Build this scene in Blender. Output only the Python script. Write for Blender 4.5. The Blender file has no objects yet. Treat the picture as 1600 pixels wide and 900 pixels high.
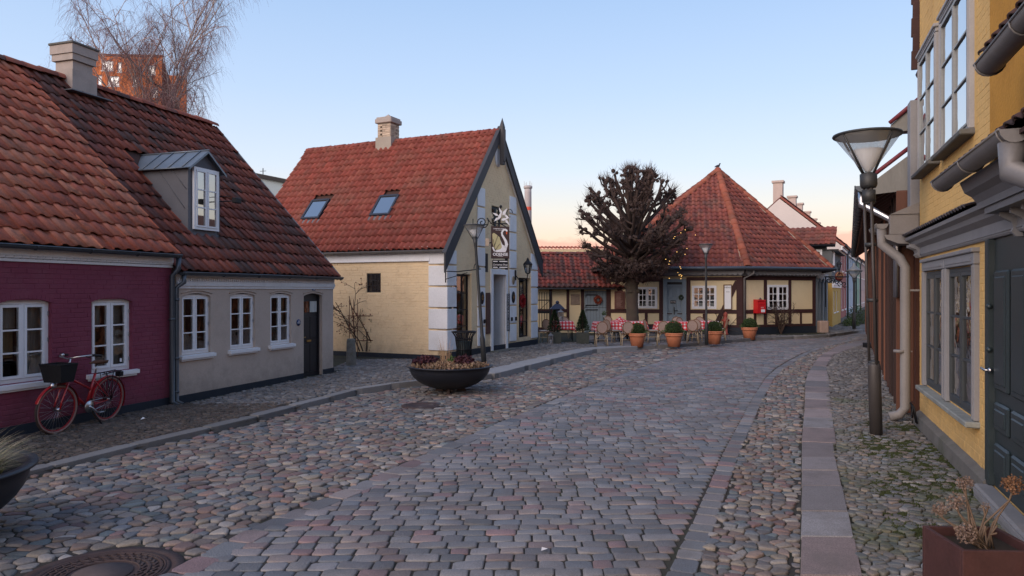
import bpy, math, random
import numpy as np
from mathutils import Vector, Matrix, noise as mnoise
random.seed(7)
rng = np.random.default_rng(7)
SC = bpy.context.scene
COL = SC.collection
R = math.radians
# ---------------------------------------------------------------- camera, sky, sun, exposure
EYE, FPX = 2.1, 1130.0
cam_d = bpy.data.cameras.new('camera'); cam_d.sensor_width = 36; cam_d.lens = 36 * FPX / 1600
cam_d.clip_start = .05; cam_d.clip_end = 3000; cam_d.shift_y = 5 / 1600
cam = bpy.data.objects.new('camera', cam_d); COL.objects.link(cam)
cam.location = (0, 0, EYE); cam.rotation_euler = (R(90), 0, 0); SC.camera = cam
SC.render.engine = 'CYCLES'
SC.cycles.use_denoising = True
SC.cycles.max_bounces = 6; SC.cycles.diffuse_bounces = 3; SC.cycles.glossy_bounces = 3
SC.cycles.transparent_max_bounces = 12; SC.cycles.transmission_bounces = 4
SC.cycles.caustics_reflective = False; SC.cycles.caustics_refractive = False
SC.view_settings.view_transform = 'Standard'; SC.view_settings.look = 'None'
SC.view_settings.exposure = 1.14; SC.view_settings.gamma = 1.0
SUN_AZ, SUN_EL = 222.0, 24.0      # degrees, soft dusk glow from behind and left

def srgb(r, g, b):
    f = lambda c: (c / 255 / 12.92) if c / 255 <= .04045 else ((c / 255 + .055) / 1.055) ** 2.4
    return (f(r), f(g), f(b), 1)

world = bpy.data.worlds.new("World"); SC.world = world; world.use_nodes = True
wn = world.node_tree.nodes; wl = world.node_tree.links
for n in list(wn): wn.remove(n)
def N(tree, typ, **kw):
    n = tree.nodes.new(typ)
    for k, v in kw.items():
        if k.startswith('_'): setattr(n, k[1:], v)
        else: n.inputs[k].default_value = v
    return n
wt = world.node_tree
tc = N(wt, 'ShaderNodeTexCoord')
sep = N(wt, 'ShaderNodeSeparateXYZ'); wl.new(tc.outputs['Generated'], sep.inputs[0])
ramp = N(wt, 'ShaderNodeValToRGB')
cr = ramp.color_ramp
stops = [(0.0, (232, 176, 158)), (.03, (244, 192, 162)), (.07, (247, 216, 188)), (.11, (236, 227, 216)), (.165, (214, 225, 239)),
         (.26, (190, 212, 242)), (.40, (162, 193, 234)), (.7, (146, 172, 214)), (1.0, (134, 158, 202))]
while len(cr.elements) < len(stops): cr.elements.new(.5)
for e, (p, c) in zip(cr.elements, stops): e.position = p; e.color = srgb(*c)
wl.new(sep.outputs['Z'], ramp.inputs['Fac'])
sky = N(wt, 'ShaderNodeTexSky', _sky_type='NISHITA', _sun_disc=False, _sun_elevation=R(SUN_EL), _sun_rotation=R(SUN_AZ), _altitude=20)
# pinkish cloud bank low over the horizon
mapn = N(wt, 'ShaderNodeMapping'); mapn.inputs['Scale'].default_value = (14, 14, 26)
wl.new(tc.outputs['Generated'], mapn.inputs['Vector'])
cn = N(wt, 'ShaderNodeTexNoise', Scale=1.0, Detail=5.0, Roughness=.55); wl.new(mapn.outputs[0], cn.inputs['Vector'])
ch = N(wt, 'ShaderNodeMath', _operation='MULTIPLY_ADD'); wl.new(cn.outputs['Fac'], ch.inputs[0])
ch.inputs[1].default_value = .055; ch.inputs[2].default_value = .046
lt = N(wt, 'ShaderNodeMath', _operation='SUBTRACT'); wl.new(ch.outputs[0], lt.inputs[0]); wl.new(sep.outputs['Z'], lt.inputs[1])
ml = N(wt, 'ShaderNodeMath', _operation='MULTIPLY', _use_clamp=True); wl.new(lt.outputs[0], ml.inputs[0]); ml.inputs[1].default_value = 160
m2 = N(wt, 'ShaderNodeMath', _operation='MULTIPLY'); wl.new(ml.outputs[0], m2.inputs[0]); m2.inputs[1].default_value = .85
mixc = N(wt, 'ShaderNodeMix', _data_type='RGBA'); wl.new(m2.outputs[0], mixc.inputs[0])
wl.new(ramp.outputs[0], mixc.inputs[6]); mixc.inputs[7].default_value = srgb(250, 174, 152)
bg = N(wt, 'ShaderNodeBackground', Strength=.462); wl.new(mixc.outputs[2], bg.inputs[0])
bg2 = N(wt, 'ShaderNodeBackground', Strength=.012); wl.new(sky.outputs[0], bg2.inputs[0])
add = N(wt, 'ShaderNodeAddShader'); wl.new(bg.outputs[0], add.inputs[0]); wl.new(bg2.outputs[0], add.inputs[1])
wo = N(wt, 'ShaderNodeOutputWorld'); wl.new(add.outputs[0], wo.inputs[0])

sun_d = bpy.data.lights.new('sun', 'SUN'); sun_d.energy = 1.5; sun_d.angle = R(60); sun_d.color = (1, .80, .66)
sun = bpy.data.objects.new('sun', sun_d); COL.objects.link(sun)
_d = Vector((math.sin(R(SUN_AZ)) * math.cos(R(SUN_EL)), math.cos(R(SUN_AZ)) * math.cos(R(SUN_EL)), math.sin(R(SUN_EL))))
sun.rotation_euler = _d.to_track_quat('Z', 'Y').to_euler()

# ---------------------------------------------------------------- helpers
def G(px, py, z=0.0):
    Y = FPX * (EYE - z) / (py - 455); return Vector(((px - 800) / FPX * Y, Y, z))
def P(px, py, Y): return Vector(((px - 800) / FPX * Y, Y, EYE + (455 - py) / FPX * Y))
WM = {}
def reg(o, m, parent=None):
    o.matrix_local = m
    WM[o.name] = (WM[parent.name] @ m) if parent is not None else m.copy()
def tag(o, label=None, cat=None, group=None, kind=None):
    if label: o['label'] = label
    if cat: o['category'] = cat
    if group: o['group'] = group
    if kind: o['kind'] = kind
    return o
def thing(name, label, cat, loc=(0, 0, 0), rz=0.0, group=None, kind=None, m=None):
    o = bpy.data.objects.new(name, None); COL.objects.link(o); o.empty_display_size = .1
    M = m if m is not None else Matrix.Translation(Vector(loc)) @ Matrix.Rotation(rz, 4, 'Z')
    o.matrix_world = M; WM[o.name] = M.copy()
    return tag(o, label, cat, group, kind)
I4 = Matrix.Identity(4)
def link(name, mesh, parent=None, m=None):
    o = bpy.data.objects.new(name, mesh); COL.objects.link(o)
    if parent is not None: o.parent = parent
    reg(o, m if m is not None else I4, parent)
    return o
def T(x, y, z): return Matrix.Translation((x, y, z))
def RZ(a): return Matrix.Rotation(a, 4, 'Z')
def RX(a): return Matrix.Rotation(a, 4, 'X')
def RY(a): return Matrix.Rotation(a, 4, 'Y')
def SCL(x, y, z): return Matrix.Diagonal((x, y, z, 1))
def align(a, b):
    """frame at a with local z towards b"""
    a = Vector(a); b = Vector(b); d = (b - a)
    return Matrix.Translation(a) @ d.to_track_quat('Z', 'Y').to_matrix().to_4x4(), d.length

class MB:
    def __init__(s): s.v = []; s.f = []; s.mi = []; s.sm = []
    def add(s, vs, fs, m=None, mi=0, smooth=False):
        b = len(s.v)
        if m is not None: vs = [m @ Vector(v) for v in vs]
        s.v.extend([tuple(v) for v in vs]); s.f.extend([tuple(i + b for i in f) for f in fs])
        s.mi.extend([mi] * len(fs)); s.sm.extend([smooth] * len(fs)); return s
    def box(s, x0, x1, y0, y1, z0, z1, m=None, mi=0):
        vs = [(x0, y0, z0), (x1, y0, z0), (x1, y1, z0), (x0, y1, z0), (x0, y0, z1), (x1, y0, z1), (x1, y1, z1), (x0, y1, z1)]
        return s.add(vs, [(0, 3, 2, 1), (4, 5, 6, 7), (0, 1, 5, 4), (1, 2, 6, 5), (2, 3, 7, 6), (3, 0, 4, 7)], m, mi)
    def bevbox(s, x0, x1, y0, y1, z0, z1, b=.01, m=None, mi=0):
        """box with chamfered edges"""
        X, Y, Z = (x0, x1), (y0, y1), (z0, z1); vs = []; idx = {}
        for i in (0, 1):
            for j in (0, 1):
                for k in (0, 1):
                    sx, sy, sz = (1 if i == 0 else -1), (1 if j == 0 else -1), (1 if k == 0 else -1)
                    for ax in range(3):
                        p = [X[i], Y[j], Z[k]]
                        for a2, sg in ((0, sx), (1, sy), (2, sz)):
                            if a2 != ax: p[a2] += sg * b
                        idx[(i, j, k, ax)] = len(vs); vs.append(p)
        f = []
        def q(*a): f.append(tuple(idx[t] for t in a))
        q((0,0,0,0),(0,0,1,0),(0,1,1,0),(0,1,0,0)); q((1,0,0,0),(1,1,0,0),(1,1,1,0),(1,0,1,0))
        q((0,0,0,1),(1,0,0,1),(1,0,1,1),(0,0,1,1)); q((0,1,0,1),(0,1,1,1),(1,1,1,1),(1,1,0,1))
        q((0,0,0,2),(0,1,0,2),(1,1,0,2),(1,0,0,2)); q((0,0,1,2),(1,0,1,2),(1,1,1,2),(0,1,1,2))
        for j in (0,1):
            for k in (0,1): q((0,j,k,1),(1,j,k,1),(1,j,k,2),(0,j,k,2))
        for i in (0,1):
            for k in (0,1): q((i,0,k,0),(i,1,k,0),(i,1,k,2),(i,0,k,2))
        for i in (0,1):
            for j in (0,1): q((i,j,0,0),(i,j,1,0),(i,j,1,1),(i,j,0,1))
        for i in (0,1):
            for j in (0,1):
                for k in (0,1): q((i,j,k,0),(i,j,k,1),(i,j,k,2))
        return s.add(vs, f, m, mi)
    def prism(s, pts, a, b, m=None, mi=0, axis='y'):
        """polygon pts (2d) extruded between a and b. axis y: pts are (x,z); axis x: (y,z); axis z: (x,y)"""
        n = len(pts)
        def mk(p, t): return (p[0], t, p[1]) if axis == 'y' else ((t, p[0], p[1]) if axis == 'x' else (p[0], p[1], t))
        vs = [mk(p, a) for p in pts] + [mk(p, b) for p in pts]
        fs = [tuple(range(n)), tuple(range(2 * n - 1, n - 1, -1))] + [(i, (i + 1) % n, (i + 1) % n + n, i + n) for i in range(n)]
        return s.add(vs, fs, m, mi)
    def tube(s, pts, rad, seg=8, m=None, mi=0, cap=True, smooth=True, closed=False):
        pts = [Vector(p) for p in pts]; n = len(pts)
        if not hasattr(rad, '__len__'): rad = [rad] * n
        vs = []; fs = []; up = None
        for i, p in enumerate(pts):
            if closed: t = pts[(i + 1) % n] - pts[i - 1]
            else: t = pts[min(i + 1, n - 1)] - pts[max(i - 1, 0)]
            if t.length < 1e-9: t = Vector((0, 0, 1))
            t.normalize()
            if up is None: up = t.orthogonal().normalized()
            up = (up - t * up.dot(t));
            if up.length < 1e-6: up = t.orthogonal()
            up.normalize(); w = t.cross(up)
            for k in range(seg):
                a = 2 * math.pi * k / seg
                vs.append(p + (up * math.cos(a) + w * math.sin(a)) * rad[i])
        last = n if closed else n - 1
        for i in range(last):
            j = (i + 1) % n
            for k in range(seg):
                k2 = (k + 1) % seg; fs.append((i * seg + k, i * seg + k2, j * seg + k2, j * seg + k))
        if cap and not closed: fs.append(tuple(range(seg - 1, -1, -1))); fs.append(tuple((n - 1) * seg + k for k in range(seg)))
        return s.add(vs, fs, m, mi, smooth)
    def lathe(s, prof, seg=24, m=None, mi=0, smooth=True, cap=True, a0=0, a1=2 * math.pi):
        full = abs(a1 - a0 - 2 * math.pi) < 1e-6; ns = seg if full else seg + 1
        vs = []; fs = []
        for (r, z) in prof:
            for k in range(ns):
                a = a0 + (a1 - a0) * k / seg; vs.append((r * math.cos(a), r * math.sin(a), z))
        for i in range(len(prof) - 1):
            for k in range(seg):
                k2 = (k + 1) % ns; fs.append((i * ns + k, i * ns + k2, (i + 1) * ns + k2, (i + 1) * ns + k))
        if cap and full:
            if prof[0][0] > 1e-5: fs.append(tuple(range(seg - 1, -1, -1)))
            if prof[-1][0] > 1e-5: fs.append(tuple((len(prof) - 1) * ns + k for k in range(seg)))
        return s.add(vs, fs, m, mi, smooth)
    def ball(s, c, r, seg=10, rings=7, m=None, mi=0, sz=1.0, smooth=True):
        prof = [(max(1e-6, r * math.sin(math.pi * i / rings)), c[2] - r * sz * math.cos(math.pi * i / rings)) for i in range(rings + 1)]
        mm = Matrix.Translation((c[0], c[1], 0)); mm = (m @ mm) if m is not None else mm
        return s.lathe(prof, seg, mm, mi, smooth, cap=False)
    def mesh(s, name, mats):
        me = bpy.data.meshes.new(name); me.from_pydata(s.v, [], s.f)
        if not isinstance(mats, (list, tuple)): mats = [mats]
        for m in mats: me.materials.append(m)
        if s.mi: me.polygons.foreach_set('material_index', s.mi); me.polygons.foreach_set('use_smooth', s.sm)
        me.update(); return me
    def build(s, name, mats, parent=None, m=None, **kw):
        o = link(name, s.mesh(name, mats), parent, m); tag(o, **kw); return o

def np_mesh(name, V, Fq, mat, smooth=False):
    """V (n,3), Fq (m,k) fixed size polygons"""
    me = bpy.data.meshes.new(name)
    k = Fq.shape[1]; me.vertices.add(len(V)); me.vertices.foreach_set('co', np.asarray(V, np.float32).ravel())
    me.loops.add(Fq.size); me.loops.foreach_set('vertex_index', Fq.astype(np.int32).ravel())
    me.polygons.add(len(Fq)); me.polygons.foreach_set('loop_start', np.arange(0, Fq.size, k, dtype=np.int32))
    me.polygons.foreach_set('use_smooth', np.full(len(Fq), smooth))
    me.materials.append(mat); me.update(calc_edges=True); return me

# ---------------------------------------------------------------- materials
MATS = {}
def mat(name, col, rough=.85, var=.12, scale=3.0, bump=0.0, bscale=40.0, pal=None, metal=0.0, spec=.35, fine=.06,
        dirt=None, dirt_amt=0.0, dirt_scale=1.5, emit=None, coat=0.0, stretch=(1, 1, 1), moss=None, splash=None, cj=.5):
    if name in MATS: return MATS[name]
    m = bpy.data.materials.new(name); m.use_nodes = True; t = m.node_tree; L = t.links
    b = t.nodes['Principled BSDF']; b.inputs['Roughness'].default_value = rough; b.inputs['Metallic'].default_value = metal
    b.inputs['Specular IOR Level'].default_value = spec; b.inputs['Coat Weight'].default_value = coat
    geo = N(t, 'ShaderNodeNewGeometry')
    mp = N(t, 'ShaderNodeMapping'); mp.inputs['Scale'].default_value = stretch; L.new(geo.outputs['Position'], mp.inputs[0])
    pos = mp.outputs[0]
    if pal:
        oi = N(t, 'ShaderNodeObjectInfo'); a = N(t, 'ShaderNodeMath', _operation='ADD')
        L.new(geo.outputs['Random Per Island'], a.inputs[0]); L.new(oi.outputs['Random'], a.inputs[1])
        fr = N(t, 'ShaderNodeMath', _operation='FRACT'); L.new(a.outputs[0], fr.inputs[0])
        rp = N(t, 'ShaderNodeValToRGB'); rp.color_ramp.interpolation = 'CONSTANT' if len(pal) > 4 else 'LINEAR'
        e = rp.color_ramp.elements
        while len(e) < len(pal): e.new(.5)
        for i, c in enumerate(pal):
            e[i].position = i / (len(pal) if len(pal) > 4 else max(1, len(pal) - 1)); e[i].color = tuple(c[:3]) + (1,)
        L.new(fr.outputs[0], rp.inputs[0]); base = rp.outputs[0]
        # brightness jitter from a second hash
        f2 = N(t, 'ShaderNodeMath', _operation='MULTIPLY'); L.new(fr.outputs[0], f2.inputs[0]); f2.inputs[1].default_value = 37.7
        f3 = N(t, 'ShaderNodeMath', _operation='FRACT'); L.new(f2.outputs[0], f3.inputs[0])
        f4 = N(t, 'ShaderNodeMath', _operation='MULTIPLY_ADD'); L.new(f3.outputs[0], f4.inputs[0]); f4.inputs[1].default_value = cj; f4.inputs[2].default_value = 1 - cj / 2
        vm = N(t, 'ShaderNodeVectorMath', _operation='SCALE'); L.new(base, vm.inputs[0]); L.new(f4.outputs[0], vm.inputs['Scale']); base = vm.outputs[0]
    else:
        rgb = N(t, 'ShaderNodeRGB'); rgb.outputs[0].default_value = tuple(col[:3]) + (1,); base = rgb.outputs[0]
    n1 = N(t, 'ShaderNodeTexNoise', Scale=scale, Detail=4.0, Roughness=.6); L.new(pos, n1.inputs['Vector'])
    n2 = N(t, 'ShaderNodeTexNoise', Scale=bscale, Detail=3.0); L.new(pos, n2.inputs['Vector'])
    k1 = N(t, 'ShaderNodeMath', _operation='MULTIPLY_ADD'); L.new(n1.outputs['Fac'], k1.inputs[0]); k1.inputs[1].default_value = 4 * var; k1.inputs[2].default_value = 1 - 2 * var
    k2 = N(t, 'ShaderNodeMath', _operation='MULTIPLY_ADD'); L.new(n2.outputs['Fac'], k2.inputs[0]); k2.inputs[1].default_value = 4 * fine; k2.inputs[2].default_value = 1 - 2 * fine
    k3 = N(t, 'ShaderNodeMath', _operation='MULTIPLY'); L.new(k1.outputs[0], k3.inputs[0]); L.new(k2.outputs[0], k3.inputs[1])
    vs = N(t, 'ShaderNodeVectorMath', _operation='SCALE'); L.new(base, vs.inputs[0]); L.new(k3.outputs[0], vs.inputs['Scale']); out = vs.outputs[0]
    for (dc, da, ds, off) in ([(dirt, dirt_amt, dirt_scale, 0)] if dirt else []) + ([moss] if moss else []):
        nd = N(t, 'ShaderNodeTexNoise', Scale=ds, Detail=6.0, Roughness=.7); ad = N(t, 'ShaderNodeVectorMath', _operation='ADD'); L.new(pos, ad.inputs[0]); ad.inputs[1].default_value = (off, off, 13)
        L.new(ad.outputs[0], nd.inputs['Vector'])
        rr = N(t, 'ShaderNodeMapRange'); L.new(nd.outputs['Fac'], rr.inputs[0]); rr.inputs[1].default_value = .5; rr.inputs[2].default_value = .68; rr.inputs[4].default_value = da
        mx = N(t, 'ShaderNodeMix', _data_type='RGBA'); L.new(rr.outputs[0], mx.inputs[0]); L.new(out, mx.inputs[6]); mx.inputs[7].default_value = tuple(dc[:3]) + (1,); out = mx.outputs[2]
    if splash:   # dried street splash on the foot of the wall, ragged upper edge
        sz = N(t, 'ShaderNodeSeparateXYZ'); L.new(geo.outputs['Position'], sz.inputs[0]); ns = N(t, 'ShaderNodeTexNoise', Scale=3.5, Detail=6.0, Roughness=.75); L.new(geo.outputs['Position'], ns.inputs['Vector'])
        a1 = N(t, 'ShaderNodeMath', _operation='MULTIPLY_ADD'); L.new(ns.outputs['Fac'], a1.inputs[0]); a1.inputs[1].default_value = 1.6; a1.inputs[2].default_value = -.15
        a2 = N(t, 'ShaderNodeMath', _operation='SUBTRACT'); L.new(a1.outputs[0], a2.inputs[0]); L.new(sz.outputs['Z'], a2.inputs[1])
        a3 = N(t, 'ShaderNodeMath', _operation='MULTIPLY', _use_clamp=True); L.new(a2.outputs[0], a3.inputs[0]); a3.inputs[1].default_value = 1.6
        a4 = N(t, 'ShaderNodeMath', _operation='MULTIPLY'); L.new(a3.outputs[0], a4.inputs[0]); a4.inputs[1].default_value = .55
        mx = N(t, 'ShaderNodeMix', _data_type='RGBA'); L.new(a4.outputs[0], mx.inputs[0]); L.new(out, mx.inputs[6]); mx.inputs[7].default_value = tuple(splash[:3]) + (1,); out = mx.outputs[2]
    L.new(out, b.inputs['Base Color'])
    if bump:
        bp = N(t, 'ShaderNodeBump', Strength=min(1, bump), Distance=.01); L.new(n2.outputs['Fac'], bp.inputs['Height']); L.new(bp.outputs[0], b.inputs['Normal'])
    if emit:
        b.inputs['Emission Color'].default_value = tuple(emit[0][:3]) + (1,); b.inputs['Emission Strength'].default_value = emit[1]
    MATS[name] = m; return m
def glass(name, tint=(.75, .8, .82), refl=.25, rough=.02, dirtiness=.0, wav=0.0):
    if name in MATS: return MATS[name]
    m = bpy.data.materials.new(name); m.use_nodes = True; t = m.node_tree; L = t.links
    t.nodes.remove(t.nodes['Principled BSDF']); o = t.nodes['Material Output']
    tr = N(t, 'ShaderNodeBsdfTransparent', Color=tint + (1,)); gl = N(t, 'ShaderNodeBsdfGlossy', Roughness=rough)
    fz = N(t, 'ShaderNodeFresnel', IOR=1.5); mr = N(t, 'ShaderNodeMath', _operation='MULTIPLY_ADD', _use_clamp=True)
    L.new(fz.outputs[0], mr.inputs[0]); mr.inputs[1].default_value = 1.3; mr.inputs[2].default_value = refl
    mx = N(t, 'ShaderNodeMixShader'); L.new(mr.outputs[0], mx.inputs[0]); L.new(tr.outputs[0], mx.inputs[1]); L.new(gl.outputs[0], mx.inputs[2])
    if wav:
        geo = N(t, 'ShaderNodeNewGeometry'); nz = N(t, 'ShaderNodeTexNoise', Scale=3.0); L.new(geo.outputs['Position'], nz.inputs['Vector'])
        bp = N(t, 'ShaderNodeBump', Strength=wav, Distance=.05); L.new(nz.outputs['Fac'], bp.inputs['Height']); L.new(bp.outputs[0], gl.inputs['Normal'])
    L.new(mx.outputs[0], o.inputs[0]); MATS[name] = m; return m

# ---------------------------------------------------------------- many alike pieces
def pieces(parent, name, insts, protos, mt, limit=300, world=None, jitter=None):
    """insts: list of (proto index, Matrix in parent space). The ones that show largest become objects sharing mesh data,
    the rest are joined into one part of kind stuff."""
    Wm = WM[parent.name]
    def score(it):
        p = Wm @ it[1].translation
        if p.y < .8: return -1
        px, py = 800 + FPX * p.x / p.y, 455 - FPX * (p.z - EYE) / p.y
        if px < -60 or px > 1660 or py < -60 or py > 960: return -1.0 / p.length - .5
        return 1.0 / p.length
    order = sorted(insts, key=score, reverse=True)
    near, far = order[:limit], order[limit:]
    meshes = [p.mesh(name, mt) if isinstance(p, MB) else p for p in protos]
    for k, m in near:
        link(name, meshes[k], parent, m)
    if far:
        Vs, Fs, b = [], [], 0
        for k in range(len(protos)):
            ms = [m for kk, m in far if kk == k]
            if not ms: continue
            V = np.array(protos[k].v, float); V1 = np.c_[V, np.ones(len(V))]
            Fq = np.array([(f[0], f[i], f[i + 1]) for f in protos[k].f for i in range(1, len(f) - 1)])
            A = np.array([list(map(list, m)) for m in ms])
            W = np.einsum('nij,vj->nvi', A, V1)[..., :3]
            Vs.append(W.reshape(-1, 3)); Fs.append((Fq[None] + (np.arange(len(ms)) * len(V))[:, None, None]).reshape(-1, 3) + b)
            b += len(ms) * len(V)
        V = np.concatenate(Vs); Fq = np.concatenate(Fs)
        me = np_mesh(name, V, Fq, mt, smooth=bool(protos[0].sm and protos[0].sm[0]))
        o = link(name, me, parent); o['kind'] = 'stuff'
# ---------------------------------------------------------------- ground lines (world x as a function of y)
def line(pts): 
    pts = sorted(pts, key=lambda p: p[1]); return ([p[1] for p in pts], [p[0] for p in pts])
def xat(l, y):
    ys, xs = l
    if y <= ys[0]: k = (xs[1] - xs[0]) / (ys[1] - ys[0]); return xs[0] + k * (y - ys[0])
    return float(np.interp(y, ys, xs)) if y < ys[-1] else xs[-1] + (xs[-1] - xs[-2]) / (ys[-1] - ys[-2]) * (y - ys[-1])
LB = line([(-2.6, 5.33), (-2.3, 6.5), (-1.77, 7.7), (-1.04, 9.57), (.13, 12.36), (1.36, 15.3), (3.5, 19.8), (7.0, 26.7), (11.0, 31.5), (15.2, 35.0), (18.9, 38.6), (21.6, 41.5), (60, 78)])
RB = line([(1.34, 5.33), (1.89, 6.67), (2.93, 9.34), (4.85, 14.0), (6.3, 17.4), (7.36, 19.6), (8.6, 21.9), (10.2, 24.7), (11.8, 27.3), (14.6, 31.0), (19.2, 35.5), (24, 40), (62, 74)])
KI = line([(2.12, 5.33), (3.11, 7.78), (4.04, 10.1), (5.17, 12.8), (6.85, 16.9), (7.84, 19.05), (9.77, 23.0), (12.3, 27.3), (14.7, 30.4), (20.0, 35.2), (24.6, 39.6), (63, 73.5)])
KO = line([(2.57, 5.33), (3.26, 7.08), (3.99, 8.95), (5.72, 13.1), (7.35, 16.9), (8.46, 19.6), (10.4, 23.5), (12.9, 27.2), (15.4, 30.4), (20.6, 34.8), (25.2, 39.2), (63.6, 73)])
KL = line([(-6.0, 7.1), (-5.42, 8.4), (-5.2, 9.1), (-4.78, 10.1), (-4.15, 11.6), (-3.7, 13.1), (-3.05, 15.0), (-2.2, 16.1), (-.38, 17.4), (.43, 19.3), (2.04, 23.1), (3.1, 25.3), (4.6, 26.2), (6.4, 27.2), (9.7, 30.3), (11.6, 31.4), (14.4, 33.0), (17.1, 36.0), (20.0, 39.6), (59, 79)])
def gzL(y): return float(np.interp(y, [6, 10, 16, 40], [.03, .05, .11, .12]))

def stone_mesh(poly, cx, cy, h, z0, depth=.03, b=.16, dome=.5, tilt=(0, 0), ck=.24):
    """rounded stone from a convex polygon (list of xy): skirt, shoulder, top"""
    # one corner cutting pass
    q = []
    n = len(poly)
    for i in range(n):
        a, c = poly[i], poly[(i + 1) % n]
        q.append((a[0] * (1-ck) + c[0] * ck, a[1] * (1-ck) + c[1] * ck)); q.append((a[0] * ck + c[0] * (1-ck), a[1] * ck + c[1] * (1-ck)))
    m = len(q); V = []; 
    for (s, z) in ((1.0, -depth), (1.0, -h * .45), (1 - b * .45, -h * .12), (1 - b * 1.6, 0)):
        for (x, y) in q:
            X = cx + (x - cx) * s; Y = cy + (y - cy) * s
            V.append((X, Y, z0 + z + tilt[0] * (X - cx) + tilt[1] * (Y - cy)))
    V.append((cx, cy, z0 + h * .12 * dome))
    Fs = []
    for r in range(3):
        for i in range(m):
            j = (i + 1) % m; Fs.append((r * m + i, r * m + j, (r + 1) * m + j)); Fs.append((r * m + i, (r + 1) * m + j, (r + 1) * m + i))
    for i in range(m): Fs.append((3 * m + i, 3 * m + (i + 1) % m, 4 * m))
    return V, Fs
def emit_stones(parent, name, stones, mt, limit=300, label=None, smooth=True):
    """stones: list of (V, F, cx, cy)"""
    def sc(s):
        y = s[3]
        if y < 1: return 99
        px, py = 800 + FPX * s[2] / y, 455 + FPX * EYE / y
        return y if (-30 < px < 1630 and py < 930) else 500 + y
    stones = sorted(stones, key=sc)
    for V, Fs, cx, cy in stones[:limit]:
        A = np.array(V); A[:, 0] -= cx; A[:, 1] -= cy
        me = np_mesh(name, A, np.array(Fs), mt, smooth=smooth)
        link(name, me, parent, T(cx, cy, 0))
    rest = stones[limit:]
    if rest:
        b = 0; Vs = []; Fl = []
        for V, Fs, _, _ in rest: Vs.extend(V); Fl.append(np.array(Fs) + b); b += len(V)
        o = link(name, np_mesh(name, np.array(Vs), np.concatenate(Fl), mt, smooth=smooth), parent); o['kind'] = 'stuff'
def clip_half(poly, mx, my, nx, ny):
    """keep the side where (p-m).n <= 0"""
    out = []; n = len(poly); prev = poly[-1]; dp = (prev[0] - mx) * nx + (prev[1] - my) * ny
    for cur in poly:
        dc = (cur[0] - mx) * nx + (cur[1] - my) * ny
        if (dp <= 0) != (dc <= 0):
            t = dp / (dp - dc); out.append((prev[0] + (cur[0] - prev[0]) * t, prev[1] + (cur[1] - prev[1]) * t))
        if dc <= 0: out.append(cur)
        prev = cur; dp = dc
    return out
def cobbles(parent, name, inside, x0, x1, y0, y1, sx, sy, mt, zf, gap=.010, jit=.36, h=.03, hvar=.012, ang=0.0, edge=None, limit=300, grow=None, dome=1.0):
    """irregular stones: voronoi cells of a jittered grid. inside(x, y) -> bool"""
    ca, sa = math.cos(ang), math.sin(ang); r = random.Random(len(name) * 31 + int(x0 * 7))
    rot = lambda u, v: (u * ca - v * sa, u * sa + v * ca); inv = lambda x, y: (x * ca + y * sa, -x * sa + y * ca)
    cs = [inv(x, y) for x in (x0, x1) for y in (y0, y1)]
    u0, u1 = min(c[0] for c in cs), max(c[0] for c in cs); v0, v1 = min(c[1] for c in cs), max(c[1] for c in cs)
    nu, nv = int((u1 - u0) / sx) + 1, int((v1 - v0) / sy) + 1
    pts = {}
    for j in range(-1, nv + 1):
        for i in range(-1, nu + 1):
            pts[(i, j)] = (u0 + (i + (.5 if j % 2 else 0) + r.uniform(-jit, jit)) * sx, v0 + (j + r.uniform(-jit, jit)) * sy)
    nb = [(-1, 0), (1, 0), (0, 1), (0, -1), (-1, 1), (1, 1), (-1, -1), (1, -1), (-2, 0), (2, 0), (0, 2), (0, -2)]
    out = []
    for j in range(nv):
        for i in range(nu):
            u, v = pts[(i, j)]; x, y = rot(u, v)
            if not (x0 <= x <= x1 and y0 <= y <= y1) or not inside(x, y): continue
            poly = [(u - sx, v - sy), (u + sx, v - sy), (u + sx, v + sy), (u - sx, v + sy)]
            for di, dj in nb:
                q = pts.get((i + di, j + dj))
                if not q: continue
                dx, dy = q[0] - u, q[1] - v; L = math.hypot(dx, dy)
                if L < 1e-4: continue
                k = .5 - gap / L / 1.0
                poly = clip_half(poly, u + dx * k, v + dy * k, dx, dy)
                if len(poly) < 3: break
            if len(poly) < 3: continue
            poly = [rot(*p) for p in poly]
            if edge and not all(inside(px_, py_) for px_, py_ in poly):
                for kk in (.85, .7, .55, .42, 0):
                    poly2 = [(x + (a - x) * kk, y + (b_ - y) * kk) for a, b_ in poly]
                    if all(inside(a, b_) for a, b_ in poly2): break
                if kk == 0: continue
                poly = poly2
            hh = r.uniform(-hvar, hvar)
            V, Fs = stone_mesh(poly, x, y, h, zf(x, y) + hh, b=.17, dome=dome, ck=.15, tilt=(r.uniform(-.05, .05), r.uniform(-.05, .05)))
            out.append((V, Fs, x, y))
    emit_stones(parent, name, out, mt, limit)
    return len(out)
def strip_sheet(name, fa, fb, ys, z, mt, n=2, kind='structure', parent=None):
    V = []; Fq = []
    for i, y in enumerate(ys):
        a, b = fa(y), fb(y)
        for k in range(n): x = a + (b - a) * k / (n - 1); V.append((x, y, z(x, y) if callable(z) else z))
    for i in range(len(ys) - 1):
        for k in range(n - 1): Fq.append((i * n + k, i * n + k + 1, (i + 1) * n + k + 1, (i + 1) * n + k))
    o = link(name, np_mesh(name, np.array(V), np.array(Fq), mt), parent)
    if kind: o['kind'] = kind
    return o

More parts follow.
